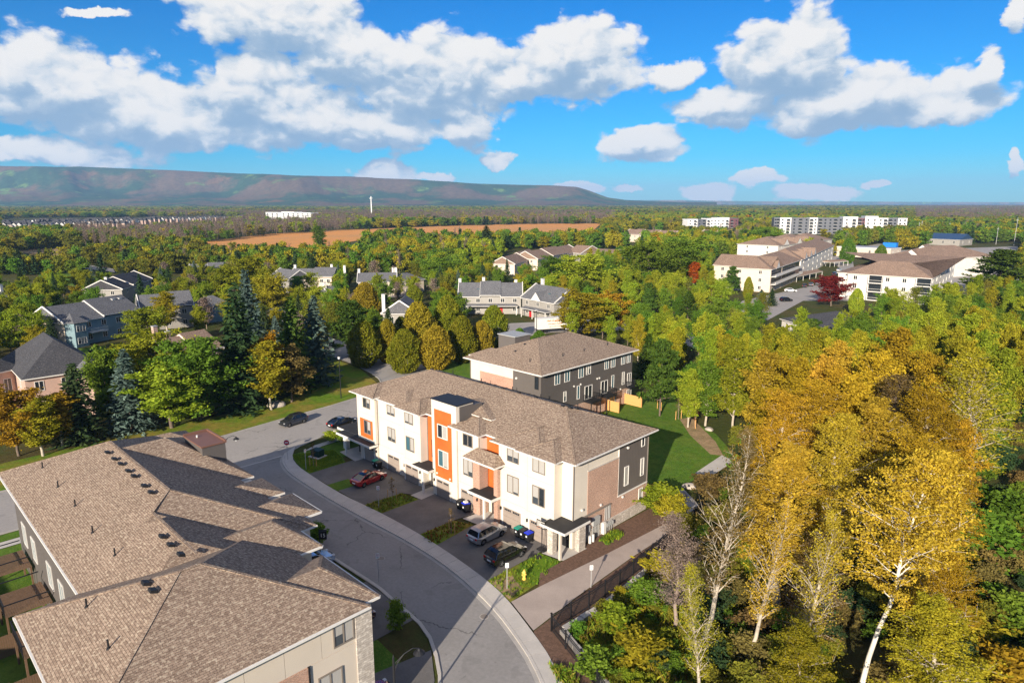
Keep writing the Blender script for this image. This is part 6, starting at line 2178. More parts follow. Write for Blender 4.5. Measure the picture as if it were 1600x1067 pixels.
FIELDS = [[(295, 382), (420, 368), (560, 359), (720, 353), (830, 351), (945, 350), (940, 380), (680, 386), (640, 376), (575, 384), (560, 405), (335, 411)],
          [(0, 394), (80, 390), (190, 394), (160, 410), (60, 405)], [(0, 398), (190, 420), (180, 430), (110, 424), (0, 412)],
          [(1440, 385), (1600, 378), (1600, 400), (1490, 412)], [(415, 341), (490, 341), (490, 352), (415, 352)], [(0, 341), (384, 338), (395, 347), (250, 366), (0, 372)],
          [(1200, 366), (1430, 362), (1440, 374), (1200, 376)], [(1060, 350), (1165, 350), (1165, 372), (1060, 372)], [(960, 366), (1060, 366), (1060, 388), (960, 388)]]
rs = np.random.RandomState(77)
buckets = {}
d_ = 300.0
while d_ < 6500:
    s_ = 7.2 * (d_ / 400) ** .62
    xx = -140.0
    while xx < 1740:
        x = xx + rs.uniform(-.5, .5) * s_ / d_ * FPX
        dd = d_ + rs.uniform(-.5, .5) * s_
        xx += s_ / d_ * FPX * .92
        r_ = (x - 800) / FPX / 1.0212
        wx_, wy_ = CAM.x + dd * (r_ * ca - sa), CAM.y + dd * (r_ * sa + ca)
        q = project((wx_, wy_, 0))
        if q[1] > 404 and not (q[0] > 1500 and q[1] < 430) and not (q[0] < 780 and q[1] < 430):
            continue
        if any(inside(q, f) for f in FIELDS) or any(b[0] < q[0] < b[2] and b[1] < q[1] < b[3] for b in OPEN):
            continue
        if q[0] > 1180 and q[1] < 322.0:
            continue
        if 780 < q[0] < 1000 and q[1] > 390 or not (d_ > 900 or free((wx_, wy_), .1)):
            continue
        u_ = rs.rand()
        patch = math.sin(wx_ * .0061 + 1.3 * math.sin(wy_ * .004)) + math.sin(wy_ * .0083 + wx_ * .002)
        bare_zone = (230 < q[0] < 960 and q[1] < 352 and q[1] > 334) or (120 < q[0] < 560 and 352 < q[1] < 394) or (q[0] > 1430 and q[1] < 350)
        if bare_zone and u_ < .80:
            kd = 'bare'
        elif u_ < .10:
            kd = 'spruce'
        elif u_ < .16:
            kd = 'orange' if patch > .6 else 'goldgreen'
        elif u_ < .20:
            kd = 'bare'
        else:
            kd = 'lime' if patch > .5 and rs.rand() < .7 else ('olive' if patch < -.6 and rs.rand() < .6 else ('green' if rs.rand() < .6 else 'goldgreen'))
        k_ = s_ / 7.2
        hs = rs.uniform(.65, 1.05) * (1.0 if kd != 'bare' else 1.0)
        buckets.setdefault((kd, rs.randint(2)), []).append((wx_, wy_, rs.uniform(0, 6.28), k_ * rs.uniform(.8, 1.1), hs * min(k_, 1.15)))
    d_ += s_ * .92
for (kd, i), L in buckets.items():
    nm = {'bare': 'bare_woodland', 'spruce': 'conifer_woodland'}.get(kd, 'far_woodland')
    A_ = np.array(L)
    instancer(nm, np.stack([A_[:, 0], A_[:, 1], np.zeros(len(A_))], 1), A_[:, 2], np.stack([A_[:, 3], A_[:, 3], A_[:, 4]], 1), FS[(kd, i)])
print('far trees', sum(len(v) for v in buckets.values()))
# ------------------------------------------------------------------ vehicles
def paint(name, col, rough=.25, metal=.3):
    if name in MATS:
        return MATS[name]
    m, t, b = base_mat(name)
    b.inputs['Base Color'].default_value = C4(col)
    b.inputs['Roughness'].default_value = rough
    b.inputs['Metallic'].default_value = metal
    b.inputs['Coat Weight'].default_value = 1.0
    b.inputs['Coat Roughness'].default_value = .05
    MATS[name] = m
    return m


M_TAIL = mat('red_tail_light', (.45, .01, .01), .3, .05)
M_HEAD = mat('clear_headlight', (.6, .6, .6), .15, .05)
M_CARGL = glass('car_glass', (.008, .010, .013), .04)
M_PLATE = mat('white_plate', (.7, .7, .72), .5, .02)


def wheel_mesh():
    r = MB()
    n = 20
    ring = lambda rad, y: [(rad * math.cos(6.2832 * k / n), y, rad * math.sin(6.2832 * k / n)) for k in range(n)]
    prof = [(.19, -.10), (.22, -.115), (.315, -.115), (.34, -.085), (.34, .085), (.315, .115), (.22, .115)]
    V_ = []
    for (rad, y) in prof:
        V_ += ring(rad, y)
    F_ = [(i * n + k, i * n + (k + 1) % n, (i + 1) * n + (k + 1) % n, (i + 1) * n + k) for i in range(len(prof) - 1) for k in range(n)]
    r.mesh(V_, F_, M_RUB)
    tyre = r.data('tyre', True)
    q = MB()
    q.mesh(ring(.215, -.07) + [(0, -.07, 0)], [(k, (k + 1) % n, n) for k in range(n)], M_BLACK)
    for k in range(5):
        a = 6.2832 * k / 5
        q.beam((.03 * math.cos(a), -.09, .03 * math.sin(a)), (.205 * math.cos(a), -.10, .205 * math.sin(a)), .075, M_RIM, .03)
    q.mesh(ring(.23, -.105) + ring(.20, -.10), [(k, (k + 1) % n, n + (k + 1) % n, n + k) for k in range(n)], M_RIM)
    q.tube((0, -.115, 0), (0, -.07, 0), .05, .05, M_RIM, 10)
    return tyre, q.data('rim')


TYRE, RIM = wheel_mesh()

# side outlines (x forward, z up): lower body, greenhouse glass, roof
CARS = {
    'suv': dict(L=4.5, W=1.86, body=[(-2.22, .42), (-2.25, .62), (-2.20, .92), (-2.10, 1.02), (-1.0, 1.06), (.75, 1.03), (1.30, .98), (1.95, .84), (2.20, .72), (2.25, .50), (2.20, .30)],
                glass=[(-2.05, 1.02), (-1.78, 1.48), (-1.35, 1.60), (.02, 1.62), (.30, 1.56), (1.10, 1.02)], wheels=(-1.32, 1.36), r=.36),
    'sedan': dict(L=4.75, W=1.82, body=[(-2.35, .40), (-2.38, .62), (-2.30, .90), (-2.15, .98), (-1.2, .98), (.85, .92), (1.4, .86), (2.05, .72), (2.34, .58), (2.38, .42), (2.30, .24)],
                  glass=[(-1.95, .97), (-1.15, 1.34), (-.6, 1.42), (.15, 1.42), (.45, 1.36), (1.18, .90)], wheels=(-1.42, 1.42), r=.33),
}


def car(kind, pos, heading, paint_m, label, cat='car', name='parked_car', roof_glass=False, plate=True):
    c = CARS[kind]
    t = thing(name, label, cat, (pos[0], pos[1], pos[2] if len(pos) > 2 else .06), heading)
    W_, r = c['W'] / 2, c['r']
    # outline with wheel arches cut into its lower edge
    top = c['body']
    low = []
    for wx_ in sorted(c['wheels'], reverse=True):
        ra = r + .06
        low.append((wx_ + ra, .24))
        for k in range(1, 8):
            a = math.pi * k / 8
            low.append((wx_ + ra * math.cos(a), max(.24, r + ra * math.sin(a) - .02)))
        low.append((wx_ - ra, .24))
    out = top + low
    n = len(out)
    Lh = c['L'] / 2

    def taper(x):
        u_ = abs(x) / Lh
        return 1 - .13 * max(0, (u_ - .55) / .45) ** 2.2

    layers = [(-1.0, .965), (-.96, 1.0), (-.5, 1.02), (0, 1.03), (.5, 1.02), (.96, 1.0), (1.0, .965)]
    V_ = []
    for (s, g) in layers:
        for (x, z) in out:
            zz = .62 + (z - .62) * (g if z > .62 else 1)
            inset = 1 - .05 * max(0, (z - .75) / .35)
            V_.append((x * (1 if abs(s) < .99 else .985), s * W_ * taper(x) * inset, zz))
    F_ = []
    for i in range(len(layers) - 1):
        for k in range(n):
            a, b = i * n + k, i * n + (k + 1) % n
            F_.append((a, b, b + n, a + n))
    F_.append(tuple(range(n))[::-1])
    F_.append(tuple(range((len(layers) - 1) * n, len(layers) * n)))
    bd = MB()
    bd.mesh(V_, F_, paint_m)
    ob = bd.build('body', t)
    # dark sill and inner arches
    MB().box(-Lh * .9, Lh * .9, -W_ * .84, W_ * .84, .2, .5, M_BLACK).build('underbody', t)
    # greenhouse
    gl = c['glass']
    m_ = len(gl)
    wid = lambda z, z0: W_ * (.92 - .26 * (z - z0) / .62)
    z0 = gl[0][1]
    gv = []
    for s in (-1, 1):
        for (x, z) in gl:
            gv.append((x, s * wid(z, z0), z))
    gm = MB()
    gm.mesh(gv, [(k, (k + 1), m_ + k + 1, m_ + k) for k in range(m_ - 1)] + [tuple(range(m_))[::-1], tuple(range(m_, 2 * m_))], M_CARGL)
    gm.build('glass', t)
    # roof panel, pillars
    rp = MB()
    top_i = [k for k in range(m_) if gl[k][1] > gl[0][1] + .30]
    xs = [gl[k] for k in top_i]
    grid = []
    for (x, z) in xs:
        grid.append([(x, s * wid(z, z0) * 1.01, z + .012 + .03 * (1 - s * s)) for s in (-1, -.6, 0, .6, 1)])
    rv = [p for row in grid for p in row]
    rp.mesh(rv, [(i * 5 + k, i * 5 + k + 1, i * 5 + k + 6, i * 5 + k + 5) for i in range(len(grid) - 1) for k in range(4)], M_CARGL if roof_glass else paint_m)
    for s in (-1, 1):
        def P(x, z, o=.012):
            return (x, s * (wid(z, z0) + o), z)
        rp.beam(P(*gl[-1]), P(*gl[-2]), .07, paint_m)
        rp.beam(P(*gl[0]), P(*gl[1]), .10, paint_m)
        for a, b in zip(gl[1:-2], gl[2:-1]):
            rp.beam(P(*a), P(*b), .06, paint_m)
        for xb in (-.95, .05):
            zt = 1.55 if kind == 'suv' else 1.38
            rp.beam(P(xb, z0 + .0), P(xb + .05, zt), .07, M_BLACK)
    rp.build('roof', t)
    for wx_ in c['wheels']:
        for s in (-1, 1):
            w = bpy.data.objects.new('wheel', None)
            COL.objects.link(w)
            w.parent = t
            w.location = (wx_, s * (W_ - .13), r - .0)
            w.rotation_euler = (0, 0, 0 if s < 0 else math.pi)
            w.scale = (r / .34,) * 3
            for nm, me in (('tyre', TYRE), ('rim', RIM)):
                o = bpy.data.objects.new(nm, me)
                COL.objects.link(o)
                o.parent = w
    zb = .78 if kind == 'suv' else .74
    for s in (-1, 1):
        y0, y1 = sorted((s * W_ * .58, s * W_ * .86))
        MB().box(-Lh - .0, -Lh + .14, y0, y1, zb, zb + .17, M_TAIL).build('tail_light', t)
        MB().box(Lh - .28, Lh - .05, y0, y1, zb - .14, zb + .0, M_HEAD).build('headlight', t)
        ym0, ym1 = sorted((s * (W_ * .93), s * (W_ * .93 + .16)))
        MB().box(.68, .84, ym0, ym1, z0 - .02, z0 + .13, paint_m).build('wing_mirror', t)
    if plate:
        MB().box(-Lh - .01, -Lh + .04, -.26, .26, zb - .16, zb - .02, M_PLATE).build('number_plate', t)
    MB().box(Lh - .06, Lh + .005, -.45, .45, .40, .62, M_BLACK).build('grille', t)
    return t


P_BLACK = paint('gloss_black_paint', (.006, .006, .007), .15, 0)
P_GREY = paint('silver_grey_paint', (.36, .37, .40), .3, .6)
P_RED = paint('deep_red_paint', (.30, .008, .016), .2, .2)
P_DARKG = paint('dark_grey_paint', (.03, .035, .045), .2, .3)
P_BLUE = paint('pale_blue_paint', (.35, .45, .58), .25, .4)
P_MAROON = paint('maroon_paint', (.06, .008, .012), .2, .2)
P_WHITE = paint('white_paint', (.6, .6, .6), .3, 0)
UP = math.pi / 2
car('suv', (28.6, -3.3), UP, P_GREY, 'silver-grey hatchback nosed in at the driveway, left of the black one')
car('suv', (33.0, -4.9), UP - .03, P_BLACK, 'black estate car parked beside the silver-grey one before the last garages')
car('sedan', (7.3, -3.9), UP + .10, P_RED, 'dark red saloon with a glass roof on the first driveways', roof_glass=True)
car('suv', (-20.9, .6, .01), -UP + .12 - 0.0, P_DARKG, 'dark grey hatchback stopped on the main road by the verge')
car('sedan', (-14.7, 5.6, .01), UP + .1, P_BLACK, 'black saloon on the main road just left of the cream block')
car('sedan', (20.4, -19.4, .04), UP, P_BLUE, 'pale blue saloon half hidden by the near block roof')
car('suv', (31.3, -21.9, .04), UP, P_MAROON, 'dark maroon car in shade beside the near block corner')
car('sedan', (40.2, -26.2, .04), UP, P_RED, 'red car glimpsed at the bottom beside the near block')
for (x, y, k, pm, lab, h_) in ((1235, 456, 'sedan', P_WHITE, 'white saloon alone in front of the apartment carport', -.3), (1257, 449, 'suv', P_BLACK, 'black car under the nearer end of the open carport', 1.1), (1267, 447, 'sedan', P_DARKG, 'dark grey car in the middle of the open carport', 1.1),
                               (1277, 445, 'suv', P_DARKG, 'dark grey car at the farther end of the open carport', 1.1), (1228, 471, 'suv', P_BLACK, 'black car partly behind the charcoal bungalow roof', .2), (1311, 424, 'sedan', P_WHITE, 'white car between the brown carports', .9),
                               (1304, 430, 'suv', P_DARKG, 'dark car just nearer than the white car between the carports', .9), (1352, 404, 'suv', P_BLACK, 'black car at the back of the apartment courtyard', .3), (1364, 402, 'sedan', P_DARKG, 'dark car right of the black one in the courtyard', .3),
                               (1545, 418, 'suv', P_WHITE, 'white car right of the clubhouse gable', .3), (1548, 410, 'sedan', P_DARKG, 'dark blue car behind the white one right of the clubhouse', .3), (418, 488, 'suv', P_WHITE, 'white van-like car in shade below the round olive-gold maple', .5),
                               (1588, 440, 'sedan', P_WHITE, 'white car under the trees at the far right edge', .8)):
    q = at(x, y)
    car(k, (q.x, q.y, .03), h_ + YAW, pm, lab, plate=False)
# white removal truck
q = at(838, 520)
tk = thing('removal_truck', 'white box truck with orange lettering near the red-doored houses', 'truck', (q.x, q.y, 0), YAW + .35)
MB().box(0, 8.2, -1.25, 1.25, 1.1, 4.0, M_WHITE).build('cargo_box', tk)
MB().prism([(8.3, -1.1), (10.2, -1.1), (10.4, -.8), (10.4, .8), (10.2, 1.1), (8.3, 1.1)], .6, 2.7, P_WHITE).box(9.6, 10.42, -.95, .95, 1.7, 2.4, M_CARGL).build('cab', tk)
MB().box(.2, 9.8, -.9, .9, .6, 1.08, M_BLACK).build('chassis', tk)
for x in (1.6, 2.6, 9.0):
    for s in (-1, 1):
        o = bpy.data.objects.new('wheel', TYRE)
        COL.objects.link(o)
        o.parent = tk
        o.location = (x, s * 1.0, .48)
        o.scale = (1.4, 1.4, 1.4)
M_OR = mat('orange_lettering', (.65, .17, .03), .6, .1)
lt = MB()
r_ = random.Random(3)
for row, (z, h_, x0, x1) in enumerate(((3.1, .55, 2.6, 6.2), (2.3, .35, 3.0, 6.8), (1.6, .25, 3.4, 6.6))):
    x = x0
    while x < x1:   # squiggles of a word too small to read in the photo
        w_ = r_.uniform(.16, .34) * (h_ / .5 + .4)
        lt.box(x, x + w_ * .35, -1.275, -1.255, z, z + h_ * r_.uniform(.7, 1), M_OR)
        lt.box(x + w_ * .35, x + w_, -1.275, -1.255, z + h_ * r_.choice((0, .4)), z + h_ * .55, M_OR)
        x += w_ * 1.25
lt.build('lettering', tk)

# ------------------------------------------------------------------ street furniture
def lamp_arm(pos, h_, label, ang, reach=1.7):
    t = thing('street_lamp', label, 'street lamp', (pos[0], pos[1], 0), ang)
    MB().tube((0, 0, 0), (0, 0, h_), .09, .07, M_BLACK, 10).tube((0, 0, 0), (0, 0, .5), .15, .13, M_BLACK, 10).tube((0, 0, h_), (0, 0, h_ + .18), .06, .01, M_BLACK, 8).build('pole', t)
    a = MB()
    pts = [(0, 0, h_ - 1.2), (.25, 0, h_ - .5), (.7, 0, h_ + .02), (reach * .75, 0, h_ + .25), (reach, 0, h_ + .12)]
    for p, q_ in zip(pts[:-1], pts[1:]):
        a.tube(p, q_, .035, .035, M_BLACK, 6)
    a.tube((0, 0, h_ - .55), (.7, 0, h_ + .02), .025, .025, M_BLACK, 6)
    a.build('arm', t)
    MB().tube((reach, 0, h_ + .12), (reach, 0, h_ - .02), .07, .14, M_BLACK, 10).tube((reach, 0, h_ - .02), (reach, 0, h_ - .22), .18, .40, M_BLACK, 12).build('lamp_shade', t)
    MB().tube((reach, 0, h_ - .22), (reach, 0, h_ - .42), .17, .12, M_HEAD, 10).build('lamp_glass', t)
    return t


lamp_arm((-8.0, -15.7), 5.2, 'black lamp post with a curved arm at the street mouth', YAW)
for (x, y, h_, lab, lab2) in ((533, 622, 7.2, 'tall black lamp post at the left corner of the cream block', 0),):
    q = at(x, y)
    t = thing('street_lamp', lab, 'street lamp', (q.x, q.y, 0))
    MB().tube((0, 0, 0), (0, 0, h_), .09, .06, M_BLACK, 10).build('pole', t)
    MB().tube((0, 0, h_), (0, 0, h_ + .15), .08, .2, M_BLACK, 10).tube((0, 0, h_ + .15), (0, 0, h_ + .6), .2, .26, M_HEAD, 10).tube((0, 0, h_ + .6), (0, 0, h_ + .8), .3, .04, M_BLACK, 10).build('lantern', t)
for (x, y, h_, lab) in ((838, 545, 9.5, 'slim grey lamp post standing behind the rear block ridge'),):
    q = at(x, y)
    t = thing('street_lamp', lab, 'street lamp', (q.x, q.y, 0))
    MB().tube((0, 0, 0), (0, 0, h_), .10, .07, M_BLACK, 8).build('pole', t)
    MB().box(-.3, .3, -.12, .12, h_, h_ + .2, M_GREYM).build('lantern', t)
# the lamp whose shadow lies on the near street stands beside the near block
lamp_arm((44.5, -26.5), 6.6, 'black lamp post at the bottom edge beside the street kerb', 1.2)


def font_text(parent, body, size, loc, rot, m, name='lettering', ext=.004):
    cu = bpy.data.curves.new(name, 'FONT')
    cu.body = body
    cu.size = size
    cu.align_x = 'CENTER'
    cu.align_y = 'CENTER'
    cu.extrude = ext
    cu.materials.append(m)
    tmp = bpy.data.objects.new(name, cu)
    me = bpy.data.meshes.new_from_object(tmp)
    bpy.data.objects.remove(tmp)
    o = bpy.data.objects.new(name, me)
    COL.objects.link(o)
    o.parent = parent
    o.location = loc
    o.rotation_euler = rot
    return o


M_RED = mat('sign_red', (.55, .015, .03), .5, .03)
M_SIGNW = mat('sign_white', (.75, .75, .73), .5, .03)
# no-entry sign
q = at(460, 712)
t = thing('road_sign', 'round red no-entry sign with a white bar at the street mouth', 'road sign', (-7.0, -7.6, 0), YAW)
MB().tube((0, .04, 0), (0, .04, 3.0), .03, .03, M_GREYM, 8).build('post', t)
MB().tube((0, 0, 2.65), (0, -.03, 2.65), .40, .40, M_SIGNW, 24).build('sign_plate', t)
MB().tube((0, -.031, 2.65), (0, -.045, 2.65), .36, .36, M_RED, 24).box(-.24, .24, -.055, -.046, 2.58, 2.72, M_SIGNW).build('sign_face', t)
# small white parking signs on posts
M_SIGNB = mat('sign_black', (.02, .02, .02), .5, .03)


def small_sign(pos, h_, label, ang):
    t = thing('parking_sign', label, 'parking sign', (pos[0], pos[1], .05), ang)
    MB().box(-.03, .03, .0, .05, 0, h_, M_GREYM).build('post', t)
    MB().box(-.16, .16, -.02, -.002, h_ - .48, h_, M_SIGNW).build('sign_plate', t)
    MB().tube((0, -.022, h_ - .17), (0, -.027, h_ - .17), .11, .11, M_RED, 16).tube((0, -.028, h_ - .17), (0, -.031, h_ - .17), .08, .08, M_SIGNW, 16).build('red_ring', t)
    font_text(t, 'P', .13, (0, -.034, h_ - .17), (math.pi / 2, 0, 0), M_SIGNB, ext=.001)
    MB().beam((-.08, -.034, h_ - .25), (.08, -.034, h_ - .09), .018, M_RED, .004).box(-.1, .1, -.028, -.024, h_ - .40, h_ - .36, M_SIGNB).build('bar', t)
    return t


small_sign((-2.1, -7.5), 2.9, 'thin pole sign on the front lawn beside the staked sapling', YAW + .9)
small_sign((14.3, -7.2), 2.7, 'white parking sign in the first planting bed', YAW + .1)
small_sign((36.9, -8.6), 2.65, 'white parking sign on the bare earth by the yellow hydrant', YAW + .1)
small_sign((42.3, -3.0), 2.3, 'white parking sign at the edge of the walking path', YAW + .1)
small_sign((27.4, -16.2), 2.9, 'parking sign on the near block side of the street', YAW + .1)
# house number marker of the near block: black post with a hanging number board
t = thing('number_sign', 'small black hanging number board on a post before the near block', 'sign', (19.8, -17.9, 0), YAW)
MB().box(-.04, .04, -.04, .04, 0, 3.2, M_BLACK).box(-.04, .75, -.03, .03, 3.1, 3.2, M_BLACK).build('post', t)
MB().box(-.02, .72, -.05, .05, 2.2, 3.06, M_BLACK).build('board', t)
font_text(t, '15', .55, (.35, -.06, 2.62), (math.pi / 2, 0, 0), M_SIGNW)
# blue sign far on the left
q = at(27, 403)
t = thing('billboard', 'blue roadside sign on two posts at far left by the distant road', 'sign', (q.x, q.y, 0), YAW)
MB().box(-1.6, 1.6, -.1, .1, 1.0, 5.2, mat('billboard_blue', (.02, .05, .28), .5, .05)).build('board', t)
MB().box(-.8, .8, -.13, -.101, 3.6, 4.5, M_SIGNW).box(-1.0, 1.0, -.13, -.101, 2.0, 2.5, mat('billboard_red', (.4, .03, .03))).build('print', t)
MB().box(-1.3, -1.1, -.08, .08, 0, 1.0, M_GREYM).box(1.1, 1.3, -.08, .08, 0, 1.0, M_GREYM).build('post', t)
# transformer box
t = thing('transformer_box', 'dark green transformer box on a concrete pad on the front lawn', 'utility box', (-5.3, -4.0, .05), .25)
MB().box(-1.0, 1.0, -.85, .85, 0, .12, M_CONC).build('pad', t)
MB().box(-.75, .75, -.5, .55, .121, 1.0, mat('dark_green_paint', (.01, .035, .03), .4, .05)).box(-.8, .8, -.55, .6, 1.0, 1.08, mat('dark_green_paint', (.01, .035, .03))).build('cabinet', t)
MB().box(-.7, -.02, -.53, -.501, .16, .95, mat('dark_green_paint', (.01, .035, .03))).box(.02, .7, -.53, -.501, .16, .95, mat('dark_green_paint', (.01, .035, .03))).build('door', t)
# yellow hydrant
t = thing('fire_hydrant', 'yellow fire hydrant in the grass beside the walking path', 'fire hydrant', (36.9, -6.3, .05), 0)
M_YEL = mat('hydrant_yellow', (.72, .50, .10), .5, .08)
MB().tube((0, 0, 0), (0, 0, .12), .2, .2, M_YEL, 12).tube((0, 0, .12), (0, 0, .75), .14, .14, M_YEL, 12).tube((0, 0, .75), (0, 0, .95), .18, .08, M_YEL, 12).tube((0, 0, .95), (0, 0, 1.05), .04, .04, M_YEL, 6).build('barrel', t)
MB().tube((-.26, 0, .6), (.26, 0, .6), .07, .07, M_YEL, 10).tube((0, -.26, .55), (0, 0, .55), .09, .09, M_YEL, 10).build('nozzle', t)


# wheeled bins
def bin_(pos, lid, label, rot, full=False):
    t = thing('wheeled_bin', label, 'wheeled bin', (pos[0], pos[1], .06), rot)
    b = MB()
    lo, hi = [(-.24, -.26, .08), (.24, -.26, .08), (.24, .22, .08), (-.24, .22, .08)], [(-.32, -.38, 1.0), (.32, -.38, 1.0), (.32, .36, 1.0), (-.32, .36, 1.0)]
    b.mesh(lo + hi, [(0, 1, 5, 4), (1, 2, 6, 5), (2, 3, 7, 6), (3, 0, 4, 7), (3, 2, 1, 0), (4, 5, 6, 7)], M_BLACK)
    b.build('bin_body', t)
    l_ = MB()
    a = .12 if full else .0
    l_.mesh([(-.34, -.42, 1.02 + a), (.34, -.42, 1.02 + a), (.34, .40, 1.02), (-.34, .40, 1.02), (-.30, -.36, 1.10 + a), (.30, -.36, 1.10 + a), (.30, .34, 1.13), (-.30, .34, 1.13)],
            [(3, 2, 1, 0), (0, 1, 5, 4), (1, 2, 6, 5), (2, 3, 7, 6), (3, 0, 4, 7), (4, 5, 6, 7)], lid)
    l_.tube((-.3, .44, 1.02), (.3, .44, 1.02), .03, .03, lid, 6)
    l_.build('lid', t)
    for s in (-1, 1):
        MB().tube((s * .27, .28, .12), (s * .33, .28, .12), .12, .12, M_RUB, 12).build('wheel', t)
    if full:
        MB().box(-.22, .22, -.2, .2, 1.13, 1.36, M_WHITE).build('cardboard', t)
    MB().box(-.09, .09, -.375, -.35, .6, .78, M_SIGNW).build('sticker', t)
    return t


L_BLUE, L_GREEN, L_BLACK = mat('bright_blue_lid', (.01, .03, .50), .45, .05), mat('green_lid', (.01, .22, .16), .45, .05), mat('black_lid', (.012, .012, .014), .45, .05)
bin_((21.35, -.75), L_BLACK, 'black-lidded bin left of the overfull blue-lidded one', .1)
bin_((22.45, -.85), L_BLUE, 'overfull blue-lidded bin by the brick entrance', -.1, True)
bin_((30.75, -.75), L_GREEN, 'green-lidded bin at the left of the row of three', 0)
bin_((31.5, -.75), L_BLACK, 'black-lidded bin in the middle of the row of three', .05)
bin_((32.3, -.75), L_BLUE, 'blue-lidded bin at the right of the row of three', -.05)
bin_((3.9, -.6), L_GREEN, 'green-lidded bin behind the dark red saloon', 0)
bin_((4.7, -.6), L_BLACK, 'black-lidded bin behind the dark red saloon', 0)
# basketball hoop
t = thing('basketball_hoop', 'portable basketball hoop before the last garage door', 'basketball hoop', (34.5, -1.1, .06), 0)
MB().box(-.5, .5, -.3, .3, 0, .15, M_BLACK).build('base', t)
MB().tube((-.12, .05, .1), (-.05, -.05, 3.0), .035, .035, M_BLACK, 6).tube((.12, .05, .1), (.05, -.05, 3.0), .035, .035, M_BLACK, 6).build('pole', t)
MB().box(-.55, .55, -.22, -.18, 2.6, 3.3, M_GLASSC).box(-.58, .58, -.24, -.16, 3.3, 3.36, M_BLACK).box(-.58, .58, -.24, -.16, 2.54, 2.6, M_BLACK).box(-.58, -.52, -.24, -.16, 2.6, 3.3, M_BLACK).box(.52, .58, -.24, -.16, 2.6, 3.3, M_BLACK).build('backboard', t)
rg = MB()
for k in range(12):
    a, b = 6.2832 * k / 12, 6.2832 * (k + 1) / 12
    rg.tube((.23 * math.cos(a), -.47 + .23 * math.sin(a), 2.75), (.23 * math.cos(b), -.47 + .23 * math.sin(b), 2.75), .012, .012, M_OR, 5)
rg.build('rim', t)
# manhole covers
for (x, y, lab) in ((38.4, -12.9, 'round metal manhole cover on the sunlit street'), (24.0, -13.6, 'round manhole cover in the shaded street')):
    o = MB().tube((0, 0, 0), (0, 0, .012), .42, .42, M_BLACK if False else M_CONC2, 24).tube((0, 0, .012), (0, 0, .018), .34, .34, M_TAUPE, 24).build('manhole_cover')
    o.location = (x, y, .012)
    tag(o, lab, 'manhole cover')
# doormat-like dark mat at the last garage
o = MB().tube((0, 0, 0), (0, 0, .02), .55, .55, M_BLACK, 20).build('round_mat')
o.location = (34.9, -2.4, .066)
o.scale = (1.2, .8, 1)
tag(o, 'dark round mat on the ground before the basketball hoop', 'mat')
# boulders
def boulder(pos, r, label, seed, name='boulder'):
    bm_v = []
    rs = np.random.RandomState(seed)
    import bmesh
    bm = bmesh.new()
    bmesh.ops.create_icosphere(bm, subdivisions=3, radius=1)
    k = rs.normal(size=(6, 3))
    for v in bm.verts:
        f = 1 + .12 * sum(math.sin(v.co.dot(Vector(q_)) * 1.6 + i) for i, q_ in enumerate(k)) / 2
        v.co = Vector((v.co.x * r * 1.3 * f, v.co.y * r * f, max(-.2, v.co.z) * r * .7 * f))
    me = bpy.data.meshes.new(name)
    bm.to_mesh(me)
    bm.free()
    me.materials.append(M_ROCK)
    o = bpy.data.objects.new(name, me)
    COL.objects.link(o)
    o.location = (pos[0], pos[1], .1)
    o.rotation_euler.z = seed
    tag(o, label, 'boulder')


q = at(432, 634)
boulder((q.x, q.y), 1.3, 'large pale boulder on the verge under the maples', 1)
for i, (x, y, r, lab) in enumerate(((1043, 780, .8, 'pale boulder by the concrete pads nearest the path'), (1062, 776, .7, 'pale boulder between the concrete pads'), (1108, 672, .6, 'small white boulder at the wood edge behind the lawn'), (1078, 762, .7, 'pale boulder at the left of the larger concrete pad'))):
    q = at(x, y)
    boulder((q.x, q.y), r, lab, i + 4)

# ------------------------------------------------------------------ fences and walls
fl = catmull([(43.9, -10.4), (44.15, -5), (43.8, 2.9), (43.1, 9.2), (42.1, 18)], 6)
fl2 = [(43.9, -10.4), (50.2, -12.9), (56, -15.8), (64, -20)]


def iron_fence(line, label, gap=2.3):
    L = sum(math.hypot(b[0] - a[0], b[1] - a[1]) for a, b in zip(line[:-1], line[1:]))
    n = max(2, int(L / gap))
    pts = resample(line, n + 1)
    t = thing('iron_fence', label, 'fence', (pts[0][0], pts[0][1], 0))
    ox, oy = pts[0]
    pm = None
    for p in pts:
        if pm is None:
            pm = MB().box(-.05, .05, -.05, .05, 0, 1.65, M_BLACK).box(-.07, .07, -.07, .07, 1.65, 1.7, M_BLACK).data('post')
        o = bpy.data.objects.new('post', pm)
        COL.objects.link(o)
        o.parent = t
        o.location = (p[0] - ox, p[1] - oy, .05)
    for a, b in zip(pts[:-1], pts[1:]):
        for z in (.25, 1.35, 1.55):
            MB().beam((a[0] - ox, a[1] - oy, z), (b[0] - ox, b[1] - oy, z), .045, M_BLACK).build('rail', t)
    pk = MB()
    for p in resample(line, int(L / .13)):
        x, y = p[0] - ox, p[1] - oy
        pk.box(x - .011, x + .011, y - .011, y + .011, .12, 1.62, M_BLACK)
    o = pk.build('pickets', t)
    o['kind'] = 'stuff'
    return t


iron_fence(fl, 'black iron fence running beside the walking path')
iron_fence(fl2, 'black iron fence running down beside the street pavement')
